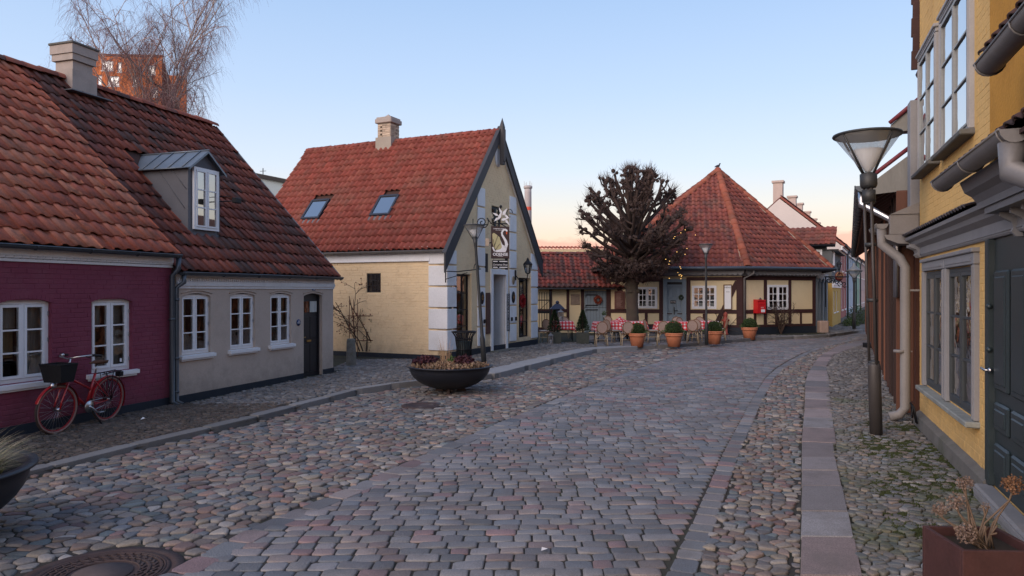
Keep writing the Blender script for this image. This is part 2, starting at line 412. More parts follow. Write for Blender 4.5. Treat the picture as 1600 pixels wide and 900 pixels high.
c_ = lambda r, g, b: (r, g, b)
M_ground = mat('ground_soil', c_(.055, .048, .042), .95, .2, 1.0)
M_joint = mat('joint_dirt', c_(.040, .035, .031), .95, .25, 2.0, bump=.6, dirt=c_(.03, .045, .015), dirt_amt=.5, dirt_scale=1.2)
M_jointd = mat('joint_dark', c_(.034, .034, .024), .95, .25, 2.0, bump=.6, dirt=c_(.025, .045, .01), dirt_amt=.6, dirt_scale=.9)
SETT = [c_(0.175, 0.170, 0.178), c_(0.154, 0.152, 0.164), c_(0.196, 0.178, 0.182), c_(0.127, 0.136, 0.155), c_(0.206, 0.198, 0.200), c_(0.185, 0.144, 0.143), c_(0.164, 0.163, 0.173), c_(0.132, 0.136, 0.146), c_(0.212, 0.178, 0.170), c_(0.175, 0.170, 0.175), c_(0.196, 0.132, 0.135), c_(0.185, 0.178, 0.186)]
FIELD = [c_(0.167, 0.153, 0.147), c_(0.207, 0.153, 0.133), c_(0.123, 0.131, 0.147), c_(0.238, 0.216, 0.198), c_(0.194, 0.131, 0.115), c_(0.097, 0.108, 0.124), c_(0.220, 0.189, 0.156), c_(0.150, 0.140, 0.143), c_(0.264, 0.243, 0.230), c_(0.167, 0.108, 0.106), c_(0.114, 0.135, 0.143), c_(0.194, 0.171, 0.156), c_(0.141, 0.117, 0.110), c_(0.229, 0.171, 0.147)]
FINE = [c_(.15, .14, .14), c_(.18, .17, .165), c_(.12, .12, .125), c_(.17, .145, .135), c_(.21, .20, .195), c_(.14, .13, .125)]
M_sett = mat('sett_granite', None, .60, .10, 2.0, bump=.9, bscale=70, pal=SETT, fine=.2, dirt=c_(.10, .085, .08), dirt_amt=.6, dirt_scale=.9, spec=.4)
M_field = mat('field_cobble', None, .72, .10, 2.5, bump=.8, bscale=60, pal=FIELD, fine=.18, dirt=c_(.11, .09, .08), dirt_amt=.65, dirt_scale=1.0, spec=.4)
M_fine = mat('fine_cobble', None, .75, .12, 2.5, bump=.4, bscale=90, pal=FINE, fine=.10, dirt=c_(.07, .06, .05), dirt_amt=.5, dirt_scale=.8)
M_mossy = mat('mossy_cobble', None, .75, .12, 2.5, bump=.4, bscale=90, pal=FINE + [c_(.14, .15, .16), c_(.2, .16, .14)], fine=.14, dirt=c_(.07, .065, .055), dirt_amt=.4, dirt_scale=.8, moss=(c_(.06, .075, .028), .8, 1.1, 3.3))
M_slab = mat('granite_slab', None, .75, .08, 4.0, bump=.3, bscale=120, pal=[c_(.23, .22, .225), c_(.25, .19, .185), c_(.21, .205, .215), c_(.26, .205, .20)], fine=.40, dirt=c_(.12, .105, .10), dirt_amt=.55, dirt_scale=2.2)
M_kerb = mat('kerb_granite', None, .8, .10, 3.0, bump=.3, bscale=110, pal=[c_(.19, .185, .18), c_(.17, .165, .165), c_(.21, .20, .195)], fine=.2)

ground = MB()
ground.add([(-900, -300, -.10), (900, -300, -.10), (900, 1500, -.10), (-900, 1500, -.10)], [(0, 1, 2, 3)])
ground.build('ground', M_ground, kind='structure')
YS = list(np.arange(1.0, 12, .5)) + list(np.arange(12, 46, 1.0)) + list(range(46, 79, 4))
road = strip_sheet('road', lambda y: xat(LB, y), lambda y: xat(RB, y), YS, -.013, M_joint)
verge_l = strip_sheet('cobbled_gutter', lambda y: max(xat(KL, y), -.9 * y - 3), lambda y: xat(LB, y), YS, -.017, M_joint)
verge_r = strip_sheet('cobbled_verge', lambda y: xat(RB, y), lambda y: xat(KI, y), YS, -.015, M_joint)
pave_r = strip_sheet('right_pavement', lambda y: xat(KI, y), lambda y: xat(KO, y) + 4.5, YS, .012, M_jointd)
pave_l = strip_sheet('left_pavement', lambda y: -.327 * (18 - y) - 4.45 - 14 if y < 21 else -16, lambda y: xat(KL, y), YS, lambda x, y: gzL(y) - .03, M_jointd, n=3)

# -- setts in rows across the carriageway
sys_ = []; r_ = random.Random(3); y = 3.6
while y < 44:
    d = r_.uniform(.135, .168) * (1.0 if y < 30 else 1.25)
    xl, xr = xat(LB, y) + .26, xat(RB, y) - .20; x = xl - r_.uniform(0, .12)
    if -.72 * y - 1 > xl: x = max(x, -.75 * y - 1)
    sl = .06 * math.sin(y * .35)
    while x < xr - .05:
        w = r_.uniform(.15, .275) * (1.0 if y < 30 else 1.3)
        x1 = min(x + w, xr)
        if xr - x1 < .1: x1 = xr
        g = .0055; j = lambda: r_.uniform(-.006, .006)
        skew = .05 * (x - xl) * -.25
        ya, yb = y + sl * (x - xl) * .3, y + sl * (x1 - xl) * .3
        poly = [(x + g + j(), ya + g + j()), ((x + x1) / 2, (ya + yb) / 2 + g * .6 + j()), (x1 - g + j(), yb + g + j()), (x1 - g + j(), yb + d - g + j()), (x + g + j(), ya + d - g + j())]
        cx, cy = (x + x1) / 2, (ya + yb) / 2 + d / 2
        V, Fs = stone_mesh(poly, cx, cy, .02, r_.uniform(-.006, .006), depth=.03, b=.085, dome=.6, tilt=(r_.uniform(-.05, .05), r_.uniform(-.05, .05)), ck=.13)
        sys_.append((V, Fs, cx, cy)); x = x1
    y += d
emit_stones(road, 'sett', sys_, M_sett)
# -- border rows both sides
def border(parent, ln, w, l0, l1, y0, y1, off=0.0, mt=M_sett, name='border_stone', z=.004, h=.02, g=.010, limit=300, b=.07):
    st = []; y = y0; r = random.Random(int(w * 100) + int(y1))
    while y < y1:
        dy = r.uniform(l0, l1); dx0 = (xat(ln, y + .1) - xat(ln, y)) / .1; dy /= math.sqrt(1 + dx0 * dx0)
        a0, a1 = xat(ln, y) + off, xat(ln, y + dy) + off
        zz = z(y) if callable(z) else z
        g2 = g * math.sqrt(1 + dx0 * dx0)
        j = lambda: r.uniform(-.006, .006)
        wn = w * math.sqrt(1 + dx0 * dx0) if w > 0 else w
        k = dx0 * w  # keep the ends square to the line
        wx, wy = w / math.sqrt(1 + dx0 * dx0), -w * dx0 / math.sqrt(1 + dx0 * dx0)
        gy = g / math.sqrt(1 + dx0 * dx0); gx = gy * dx0
        poly = [(a0 + gx + j(), y + gy + j()), (a0 + gx + wx + j(), y + gy + wy + j()), (a1 - gx + wx + j(), y + dy - gy + wy + j()), (a1 - gx + j(), y + dy - gy + j())]
        cx = sum(p[0] for p in poly) / 4; cy = sum(p[1] for p in poly) / 4
        V, Fs = stone_mesh(poly, cx, cy, h, zz + r.uniform(-.004, .004), depth=.03 if w < .21 or mt is M_sett else .16, b=b, dome=.3, ck=.12, tilt=(r.uniform(-.012, .012), r.uniform(-.012, .012)))
        st.append((V, Fs, cx, cy)); y += dy
    emit_stones(parent, name, st, mt, limit, smooth=False)
border(road, LB, .24, .28, .42, 4.0, 42)
border(road, (RB[0], [x - .21 for x in RB[1]]), .20, .20, .30, 4.0, 42)
# -- field cobbles in the gutter strips
inL = lambda x, y: xat(KL, y) - .01 < x < xat(LB, y) + .045 and x > -.74 * y - 1.2 and (x + 3.05) ** 2 + (y - 5.38) ** 2 > .325
cobbles(verge_l, 'cobblestone', inL, -9, 21, 4.2, 19.5, .168, .108, M_field, lambda x, y: -.001, gap=.006, jit=.40, h=.028, ang=.25, edge=True)
cobbles(verge_l, 'cobblestone', inL, -1, 21, 19.5, 41, .25, .15, M_field, lambda x, y: -.002, gap=.006, jit=.36, h=.034, ang=.45, edge=True, limit=0)
inR = lambda x, y: xat(RB, y) - .04 < x < xat(KI, y) + .03
cobbles(verge_r, 'cobblestone', inR, 0, 20, 4.2, 36, .135, .09, M_field, lambda x, y: .002, gap=.005, jit=.38, h=.024, ang=.3, edge=True)
# -- right kerb slabs and mossy pavement
rs = random.Random(11); st = []; y = 3.4
while y < 33:
    dy = rs.uniform(.62, 1.05) if y < 11 else rs.uniform(.8, 1.4)
    g = .008
    a0, a1, b0, b1 = xat(KI, y) + .008, xat(KI, y + dy) + .008, xat(KO, y), xat(KO, y + dy)
    k = -.30 * (b0 - a0) if y > 9 else -.02
    poly = [(a0, y + g), (a0 + (b0 - a0) * .5, y + g + k * .5), (b0, y + g + k), (b1, y + dy - g + k), (a1, y + dy - g)]
    # straight-sided slab with a small worn edge
    V = []; m = len(poly); cx = sum(p[0] for p in poly) / m; cy = sum(p[1] for p in poly) / m; zt = .045 + rs.uniform(-.004, .004)
    for s, z in ((1, -.05), (1, zt - .014), (.975, zt)):
        V += [(cx + (px_ - cx) * s, cy + (py_ - cy) * s, z) for px_, py_ in poly]
    V.append((cx, cy, zt + .002)); Fs = []
    for rr_ in range(2):
        for i in range(m):
            j2 = (i + 1) % m; Fs += [(rr_ * m + i, rr_ * m + j2, (rr_ + 1) * m + j2), (rr_ * m + i, (rr_ + 1) * m + j2, (rr_ + 1) * m + i)]
    for i in range(m): Fs.append((2 * m + i, 2 * m + (i + 1) % m, 3 * m))
    me = np_mesh('kerb_slab', np.array(V) - np.array([cx, cy, 0]), np.array(Fs), M_slab); link('kerb_slab', me, pave_r, T(cx, cy, 0)); y += dy
WALLX = lambda y: 2.02 + .386 * y if y < 11.6 else 1.15 + .466 * y
inPR = lambda x, y: xat(KO, y) - .03 < x < WALLX(y) - (.10 if y < 11.6 else -.2)
cobbles(pave_r, 'cobblestone', inPR, 1, 16, 4.4, 14.0, .112, .066, M_mossy, lambda x, y: .040, gap=.0045, jit=.38, h=.016, edge=True, ang=-.05)
cobbles(pave_r, 'cobblestone', inPR, 5, 24, 14.0, 30, .15, .10, M_fine, lambda x, y: .042, gap=.008, jit=.36, h=.022, edge=True, limit=0)
# -- left kerb and pavement
border(pave_l, (KL[0], [x - .23 for x in KL[1]]), .22, .9, 1.5, 6.6, 41, mt=M_kerb, name='kerb_stone', z=lambda y: gzL(y) + .012, h=.02, g=.006, b=.03)
border(pave_l, (KL[0], [x - .60 for x in KL[1]]), .59, 1.3, 2.2, 17.6, 25.4, mt=mat('pale_slab', c_(.27, .265, .27), .8, .08, 3, bump=.3, bscale=100, fine=.15), name='kerb_slab', z=lambda y: gzL(y) + .022, h=.02, g=.006, b=.02)
inPL = lambda x, y: x < xat(KL, y) - .26 and x > (-.327 * (18.0 - y) - 4.45 + .12 if y < 18.2 else -4.7 if y < 21.3 else (y - 21.1) * .465 - 2.05 + .03) and x > -.76 * y and y > 12.6 + .25 * math.sin(x * 3)
cobbles(pave_l, 'cobblestone', inPL, -8, 3, 7.0, 28, .125, .095, M_fine, lambda x, y: gzL(y), gap=.008, jit=.36, h=.022, edge=True)
inPC = lambda x, y: x < xat(KL, y) - .26 and x > (y - 21.1) * .465 - 1.85 and y < 34.5 and x > 3.0 and (y < 33 or x < 9)
cobbles(pave_l, 'flagstone', inPC, 3, 16, 25.5, 34.4, .42, .30, M_fine, lambda x, y: gzL(y), gap=.008, jit=.15, h=.016, edge=True, dome=.3, ang=.5)

M_grit = mat('gritty_dirt', c_(.085, .070, .060), .95, .18, 1.6, bump=1.0, bscale=28, fine=.22, dirt=c_(.05, .042, .038), dirt_amt=.6, dirt_scale=2.5)
gs_ = strip_sheet('gravel_strip', lambda y: -.327 * (18 - y) - 4.45, lambda y: xat(KL, y) - .235, list(np.arange(4.0, 12.7, .5)) + [12.8], lambda x, y: gzL(y) + .004 + .006 * math.sin(x * 5 + y * 3), M_grit, n=8)
inG = lambda x, y: -.327 * (18 - y) - 4.42 < x < xat(KL, y) - .24 and x > -.76 * y
cobbles(gs_, 'cobblestone', inG, -8, -3, 7.2, 13.0, .085, .055, mat('brown_fine_cobble', None, .9, .12, 2.5, bump=.5, bscale=90, pal=[c_(.085, .07, .06), c_(.10, .085, .075), c_(.07, .06, .053), c_(.12, .10, .09), c_(.09, .068, .06)], fine=.15, dirt=c_(.05, .043, .038), dirt_amt=.7, dirt_scale=1.5), lambda x, y: gzL(y) + .012, gap=.004, jit=.38, h=.010, dome=.6, limit=300)
inPF = lambda x, y: x < xat(KL, y) - .26 and x > 14.8 + max(0, (y - 35) * .53)
cobbles(pave_l, 'flagstone', inPF, 14, 23, 32.5, 43, .34, .22, M_fine, lambda x, y: gzL(y), gap=.008, jit=.2, h=.016, edge=True, dome=.3, ang=.8, limit=0)
# ---------------------------------------------------------------- facade frames
class Fac:
    """a vertical facade: local x runs to the right along it (seen from the street), y into the building, z up"""
    def __init__(s, a, b, z=0.0):
        s.a = Vector((a[0], a[1], z)); d = Vector((b[0] - a[0], b[1] - a[1], 0)); s.L = d.length; s.d = d.normalized()
        s.ang = math.atan2(s.d.y, s.d.x); s.m = Matrix.Translation(s.a) @ RZ(s.ang); s.z0 = z
    def u(s, px, off=0.0):
        """distance along the facade where the image column px meets it (off = metres in front of it)"""
        n = Vector((s.d.y, -s.d.x, 0)) * off; a = s.a + n; r = (px - 800) / FPX
        return (r * a.y - a.x) / (s.d.x - r * s.d.y)
    def Y(s, u, off=0.0): return s.a.y + s.d.y * u + (-s.d.x) * off
    def z(s, px, py, off=0.0): return EYE + (455 - py) / FPX * s.Y(s.u(px, off), off) - s.z0

# ---------------------------------------------------------------- shared materials
M_white = mat('white_paint', c_(.78, .78, .80), .5, .03, 3, fine=.02)
M_whitewall = mat('white_plaster', c_(.74, .74, .76), .85, .05, 1.5, bump=.25, bscale=30, dirt=c_(.55, .54, .52), dirt_amt=.4)
M_plum = mat('plum_brick_paint', c_(.195, .040, .072), .75, .10, 1.5, bump=.35, bscale=45, fine=.06, dirt=c_(.23, .08, .11), dirt_amt=.4, splash=c_(.11, .04, .05))
M_beige = mat('beige_plaster', c_(.50, .41, .35), .9, .05, 1.2, bump=.3, bscale=35, dirt=c_(.40, .33, .28), dirt_amt=.6, splash=c_(.25, .21, .18))
M_cream = mat('cream_paint', c_(.78, .60, .38), .85, .05, 1.0, bump=.3, bscale=40, dirt=c_(.62, .46, .29), dirt_amt=.6, splash=c_(.40, .30, .20))
M_creamh = mat('cream_infill', c_(.70, .57, .36), .9, .05, 1.0, bump=.3, bscale=40, dirt=c_(.60, .47, .30), dirt_amt=.4)
M_ochre = mat('yellow_limewash', c_(.70, .45, .17), .9, .06, .9, bump=.35, bscale=35, dirt=c_(.56, .35, .13), dirt_amt=.6, dirt_scale=1.2, splash=c_(.36, .24, .11))
M_ochre2 = mat('ochre_limewash', c_(.50, .245, .035), .9, .12, 1.6, bump=.4, bscale=30, dirt=c_(.38, .17, .02), dirt_amt=.7, dirt_scale=2.0)
M_plinth = mat('tarred_plinth', c_(.018, .024, .036), .6, .15, 2, bump=.3)
M_stoneplinth = mat('stone_plinth', c_(.13, .125, .12), .9, .2, 3, bump=.6, dirt=c_(.05, .065, .03), dirt_amt=.5)
M_zinc = mat('zinc_dark', c_(.085, .10, .12), .45, .12, 3, metal=.6, spec=.5)
M_zincl = mat('zinc_grey', c_(.20, .19, .19), .55, .12, 3, metal=.3, spec=.5)
M_gutter = mat('painted_gutter', c_(.22, .205, .20), .55, .08, 3)
M_greytrim = mat('grey_trim_paint', c_(.235, .235, .25), .6, .08, 3, bump=.15, fine=.05)
M_greyblue = mat('grey_blue_paint', c_(.20, .25, .295), .6, .06, 3, bump=.15, stretch=(1, 1, .2))
M_timber = mat('tarred_timber', c_(.050, .020, .020), .75, .2, 3, bump=.5, stretch=(1, 1, .4))
M_darkwood = mat('dark_wood', c_(.022, .018, .02), .55, .2, 3, bump=.2)
M_blackdoor = mat('black_door_paint', c_(.012, .011, .014), .5, .1, 3, spec=.5)
M_greendoor = mat('dark_green_door_paint', c_(.022, .034, .040), .4, .1, 3, spec=.5, bump=.08)
M_iron = mat('black_iron', c_(.015, .015, .018), .5, .1, 3, metal=.3)
M_brass = mat('brass', c_(.45, .30, .10), .35, .1, 3, metal=1)
M_steel = mat('steel', c_(.5, .5, .52), .3, .1, 3, metal=1)
M_room = mat('room_dark', c_(.05, .05, .05), .95, .5, 1.2)
M_curtain = mat('curtain', c_(.50, .50, .47), .95, .35, 3.0, stretch=(4, 4, .4))
M_curtainy = mat('curtain_ochre', c_(.36, .30, .18), .95, .4, 2.0, stretch=(4, 4, .4))
M_glass = glass('window_glass', (.70, .74, .76), .12, wav=.08)
M_glassb = glass('window_glass_bright', (.4, .45, .5), .68, wav=.10)
M_glassl = glass('lamp_glass', (.9, .92, .95), .08, rough=.15)
M_brickred = mat('red_brick', None, .9, .1, 3, pal=[c_(.30, .09, .045), c_(.36, .12, .06), c_(.25, .07, .04), c_(.40, .15, .08)], bump=.3)
M_mortar = mat('mortar', c_(.33, .29, .25), .95, .1, 3)
TILE_O = [c_(0.418, 0.126, 0.075), c_(0.465, 0.150, 0.090), c_(0.370, 0.107, 0.066), c_(0.437, 0.165, 0.105), c_(0.399, 0.112, 0.070), c_(0.494, 0.184, 0.110), c_(0.332, 0.097, 0.064)]
TILE_D = [c_(0.190, 0.058, 0.042), c_(0.162, 0.055, 0.044), c_(0.228, 0.065, 0.044), c_(0.133, 0.058, 0.050), c_(0.199, 0.060, 0.046), c_(0.247, 0.075, 0.050), c_(0.104, 0.055, 0.050)]
TILE_R = [c_(0.227, 0.052, 0.038), c_(0.252, 0.059, 0.043), c_(0.202, 0.047, 0.035), c_(0.227, 0.056, 0.042), c_(0.244, 0.067, 0.048), c_(0.210, 0.056, 0.042)]
TILE_C = [c_(0.189, 0.052, 0.042), c_(0.224, 0.064, 0.050), c_(0.163, 0.046, 0.040), c_(0.198, 0.061, 0.052), c_(0.146, 0.052, 0.048), c_(0.241, 0.074, 0.056)]
TILE_K = [c_(.16, .045, .040), c_(.12, .042, .042), c_(.20, .05, .042), c_(.24, .055, .045), c_(.10, .045, .045)]
MT_o = mat('orange_pantile', None, .8, .12, 2.2, bump=.3, bscale=50, pal=TILE_O, fine=.12, dirt=c_(.24, .12, .085), dirt_amt=.35, dirt_scale=.9, moss=(c_(.10, .065, .05), .6, 3.5, 7.7), cj=.22)
MT_d = mat('dark_red_pantile', None, .8, .16, 1.6, bump=.3, bscale=50, pal=TILE_D, fine=.12, dirt=c_(.080, .050, .044), dirt_amt=.75, dirt_scale=.45, cj=.22)
MT_r = mat('red_pantile', None, .78, .10, 2.0, bump=.3, bscale=50, pal=TILE_R, fine=.10, dirt=c_(.17, .11, .08), dirt_amt=.35, dirt_scale=1.0, cj=.22)
MT_c = mat('weathered_pantile', None, .8, .14, 2.0, bump=.3, bscale=50, pal=TILE_C, fine=.10, dirt=c_(.13, .085, .07), dirt_amt=.6, dirt_scale=.8, cj=.22)
MT_k = mat('maroon_pantile', None, .8, .16, 2.0, bump=.3, bscale=50, pal=TILE_K, fine=.10, dirt=c_(.06, .05, .045), dirt_amt=.7, dirt_scale=1.0, cj=.22)
M_under = mat('roof_underlay', c_(.06, .03, .025), .95, .1)
M_lead = mat('lead_sheet', c_(.15, .16, .18), .55, .15, 3, metal=.3)

# ---------------------------------------------------------------- tile roofs
def tile_proto(w, l, h=.038, th=.016, seg=7, lift=.040, r=0):
    """one S shaped pantile: x across, y up the slope, z out of the roof; origin at its lower middle"""
    m = MB(); W = w * 1.13; vs = []
    zf = lambda t: h * (.5 + .5 * math.sin(2 * math.pi * (t * .98 + .02 + r)))
    for (y, dz) in ((0, lift), (l * 1.18, 0)):
        for i in range(seg + 1):
            t = i / seg; vs.append((-W / 2 + W * t, y, zf(t) + dz))
    n = seg + 1; fs = [(i, i + 1, n + i + 1, n + i) for i in range(seg)]
    b = len(vs)
    for i in range(seg + 1): t = i / seg; vs.append((-W / 2 + W * t, .004, max(zf(t) + lift - th, -.004)))
    fs += [(b + i, b + i + 1, i + 1, i) for i in range(seg)]
    # side lip
    vs += [(W / 2, 0, zf(1) + lift - th), (W / 2, l * 1.18, zf(1) - th)]; e = len(vs)
    fs.append((seg, n + seg, e - 1, e - 2))
    m.add(vs, fs, smooth=True); return m
def in_poly(p, poly):
    x, y = p; c = False; n = len(poly)
    for i in range(n):
        x1, y1 = poly[i]; x2, y2 = poly[(i + 1) % n]
        if (y1 > y) != (y2 > y) and x < (x2 - x1) * (y - y1) / (y2 - y1) + x1: c = not c
    return c
def tile_roof(roof, M, poly, mt, tw=.215, tl=.30, holes=(), limit=300, seed=1, name='pantile', h=.038, flip=False, rough=1.0):
    """cover a polygon of the roof plane (M: x along the eave, y up the slope, z outward) with pantiles"""
    r = random.Random(seed); protos = [tile_proto(tw, tl, h), tile_proto(tw, tl, h * 1.05, lift=.046), tile_proto(tw, tl, h * .96, lift=.035)]
    xs = [p[0] for p in poly]; ys = [p[1] for p in poly]
    nx = max(1, round((max(xs) - min(xs)) / tw)); ny = max(1, round((max(ys) - min(ys)) / tl))
    sx = (max(xs) - min(xs)) / nx; sy = (max(ys) - min(ys)) / ny; out = []
    for j in range(ny):
        for i in range(nx):
            x = min(xs) + (i + .5) * sx; y = min(ys) + j * sy
            if not in_poly((x, y + sy * .5), poly): continue
            if any(a - .02 < x < b + .02 and c - sy * .8 < y < d for a, b, c, d in holes): continue
            m = M @ T(x + r.gauss(0, .003) * rough, y + r.gauss(0, .005) * rough, r.gauss(0, .003) * rough + .004) @ RZ(r.gauss(0, .012) * rough) @ RX(r.gauss(0, .006) * rough) @ (SCL(-sx / tw if flip else sx / tw, 1, 1))
            out.append((r.randrange(3), m))
    pieces(roof, name, out, protos, mt, limit)
def ridge_tiles(roof, a, b, mt, rad=.11, l=.36, name='ridge_tile', up=Vector((0, 0, 1)), limit=300, taper=.02):
    a = Vector(a); b = Vector(b); d = b - a; n = max(1, round(d.length / l)); d.normalize(); st = (b - a).length / n
    x = d.cross(up).normalized(); z = x.cross(d).normalized()
    F0 = Matrix((x, d, z)).transposed().to_4x4(); m = MB(); seg = 7; vs = []
    for (y, rr) in ((0, rad + taper), (st * 1.1, rad)):
        for i in range(seg + 1):
            t = math.pi * (-.02 + 1.04 * i / seg); vs.append((rr * math.cos(t), y, rr * math.sin(t) * .85))
    k = seg + 1; fs = [(i, k + i, k + i + 1, i + 1) for i in range(seg)]
    bb = len(vs)
    for i in range(seg + 1):
        t = math.pi * (-.02 + 1.04 * i / seg); vs.append(((rad - .01) * math.cos(t), 0, (rad - .01) * math.sin(t) * .85))
    fs += [(bb + i, i, i + 1, bb + i + 1) for i in range(seg)]
    m.add(vs, fs, smooth=True); r = random.Random(5)
    pieces(roof, name, [(0, Matrix.Translation(a + d * (st * i)) @ F0 @ T(0, 0, r.gauss(0, .006)) @ RZ(r.gauss(0, .02))) for i in range(n)], [m], mt, limit)
def gutter(parent, x0, x1, y, z, rad=.065, mt=None, m=None, name='gutter', caps=True):
    g = MB(); seg = 8; vs = []
    for x in (x0, x1):
        for i in range(seg + 1):
            t = math.pi + math.pi * i / seg; vs.append((x, y + rad * math.cos(t), z + rad * math.sin(t)))
    k = seg + 1; g.add(vs, [(i, i + 1, k + i + 1, k + i) for i in range(seg)], m, 0, True)
    vs2 = [(v[0], y + (v[1] - y) * .9, z + (v[2] - z) * .9) for v in vs]; g.add(vs2, [(i, k + i, k + i + 1, i + 1) for i in range(seg)], m, 0, True)
    g.tube([(x0, y - rad, z), (x1, y - rad, z)], .011, 6, m)
    g.tube([(x0, y + rad, z), (x1, y + rad, z)], .006, 4, m)
    if caps:
        for x in (x0, x1):
            e = 1 if x == x1 else -1
            g.prism([(y + rad * math.cos(math.pi + math.pi * i / 8), z + rad * math.sin(math.pi + math.pi * i / 8)) for i in range(9)], x, x + e * .006, m, 0, axis='x')
    n = max(2, int(abs(x1 - x0) / .9))
    for i in range(n + 1):   # bracket straps
        x = x0 + .05 + (x1 - x0 - .1) * i / n
        g.tube([(x, y + rad * 1.07 * math.cos(math.pi + math.pi * t / 8), z + rad * 1.07 * math.sin(math.pi + math.pi * t / 8)) for t in range(9)], .008, 5, m)
    return g.build(name, mt or M_zinc, parent)
def pipe(parent, pts, rad=.04, mt=None, name='downpipe', joints=()):
    g = MB(); g.tube(pts, rad, 12)
    for j in joints:
        g.tube([(pts[-2][0], pts[-2][1], j - .02), (pts[-2][0], pts[-2][1], j + .02)], rad * 1.22, 12)
        g.box(pts[-2][0] - .01, pts[-2][0] + .01, pts[-2][1], pts[-2][1] + rad * 2.4, j - .01, j + .01)
    return g.build(name, mt or M_zinc, parent)

# ---------------------------------------------------------------- brick faced walls
def brick_wall(wall, L, Hh, mt, holes=(), bw=.235, bh=.0735, m=None, proud=.006, limit=300, clip=None, seed=2, x0=0.0, z0=0.0, name='brick', half=False):
    """bricks standing a few millimetres proud of the wall plane y=0 (facing -y)"""
    r = random.Random(seed); out = []; g = .008; m = m or I4
    b = MB(); e = .006
    vs = [(0, 0, 0), (1, 0, 0), (1, 0, 1), (0, 0, 1), (.02, -1, .07), (.98, -1, .07), (.98, -1, .93), (.02, -1, .93)]
    b.add(vs, [(0, 1, 5, 4), (1, 2, 6, 5), (2, 3, 7, 6), (3, 0, 4, 7), (4, 5, 6, 7)])
    nz = int(Hh / bh); zz = Hh / nz
    for j in range(nz):
        z = z0 + j * zz; x = x0 - (bw * .5 if j % 2 else 0) - bw * .25 * (j // 2 % 2)
        head = (j % 2 == 1) and half
        while x < x0 + L:
            w = bw * (.5 if head else 1.0)
            segs = [(max(x, x0), min(x + w, x0 + L))]
            for (a, c, d, e_) in holes:
                if z + zz * .5 > d and z + zz * .5 < e_:
                    ns = []
                    for s0, s1 in segs:
                        if s1 <= a or s0 >= c: ns.append((s0, s1))
                        else:
                            if s0 < a: ns.append((s0, a))
                            if s1 > c: ns.append((c, s1))
                    segs = ns
            for s0, s1 in segs:
                if s1 - s0 < .03: continue
                if clip and not (clip(s0, z) and clip(s1, z) and clip(s0, z + zz) and clip(s1, z + zz)): continue
                out.append((0, m @ T(s0 + g / 2, 0, z + g / 2) @ RZ(r.gauss(0, .004)) @ SCL(s1 - s0 - g, proud * r.uniform(.5, 1.5), zz - g)))
            x += w
    pieces(wall, name, out, [b], mt, limit)
def wall_mesh(L, Hh, holes, th=.28, x0=0.0, z0=0.0, top=None, m=None, reveal=.12):
    """wall slab with rectangular openings (x0,x1,z0,z1); front face at y=0"""
    mb = MB(); xs = sorted(set([x0, x0 + L] + [v for h in holes for v in h[:2]])); zs = sorted(set([z0, z0 + Hh] + [v for h in holes for v in h[2:4]]))
    for i in range(len(xs) - 1):
        for j in range(len(zs) - 1):
            cx, cz = (xs[i] + xs[i + 1]) / 2, (zs[j] + zs[j + 1]) / 2
            if any(h[0] < cx < h[1] and h[2] < cz < h[3] for h in holes): continue
            mb.add([(xs[i], 0, zs[j]), (xs[i + 1], 0, zs[j]), (xs[i + 1], 0, zs[j + 1]), (xs[i], 0, zs[j + 1])], [(0, 1, 2, 3)], m)
    for (a, b, c, d) in [h[:4] for h in holes]:
        mb.add([(a, 0, c), (b, 0, c), (b, 0, d), (a, 0, d), (a, th, c), (b, th, c), (b, th, d), (a, th, d)], [(0, 4, 5, 1), (1, 5, 6, 2), (2, 6, 7, 3), (3, 7, 4, 0)], m)
    a, b, c, d = x0, x0 + L, z0, z0 + Hh
    mb.add([(a, 0, c), (b, 0, c), (b, 0, d), (a, 0, d), (a, th, c), (b, th, c), (b, th, d), (a, th, d)], [(0, 4, 5, 1), (1, 5, 6, 2), (2, 6, 7, 3), (3, 7, 4, 0)], m)
    return mb
def arch_fill(mb, a, b, z, rise, y0, y1, m=None, seg=8):
    """fills above a segmental arch: the wall between the flat head z and an arc that rises to z"""
    pts = []
    for i in range(seg + 1):
        t = i / seg; pts.append((a + (b - a) * t, z - rise * (2 * t - 1) ** 2))
    for i in range(seg):
        (xa, za), (xb, zb) = pts[i], pts[i + 1]
        mb.add([(xa, y0, za), (xb, y0, zb), (xb, y0, z), (xa, y0, z), (xa, y1, za), (xb, y1, zb)], [(0, 1, 2, 3), (0, 4, 5, 1)], m)
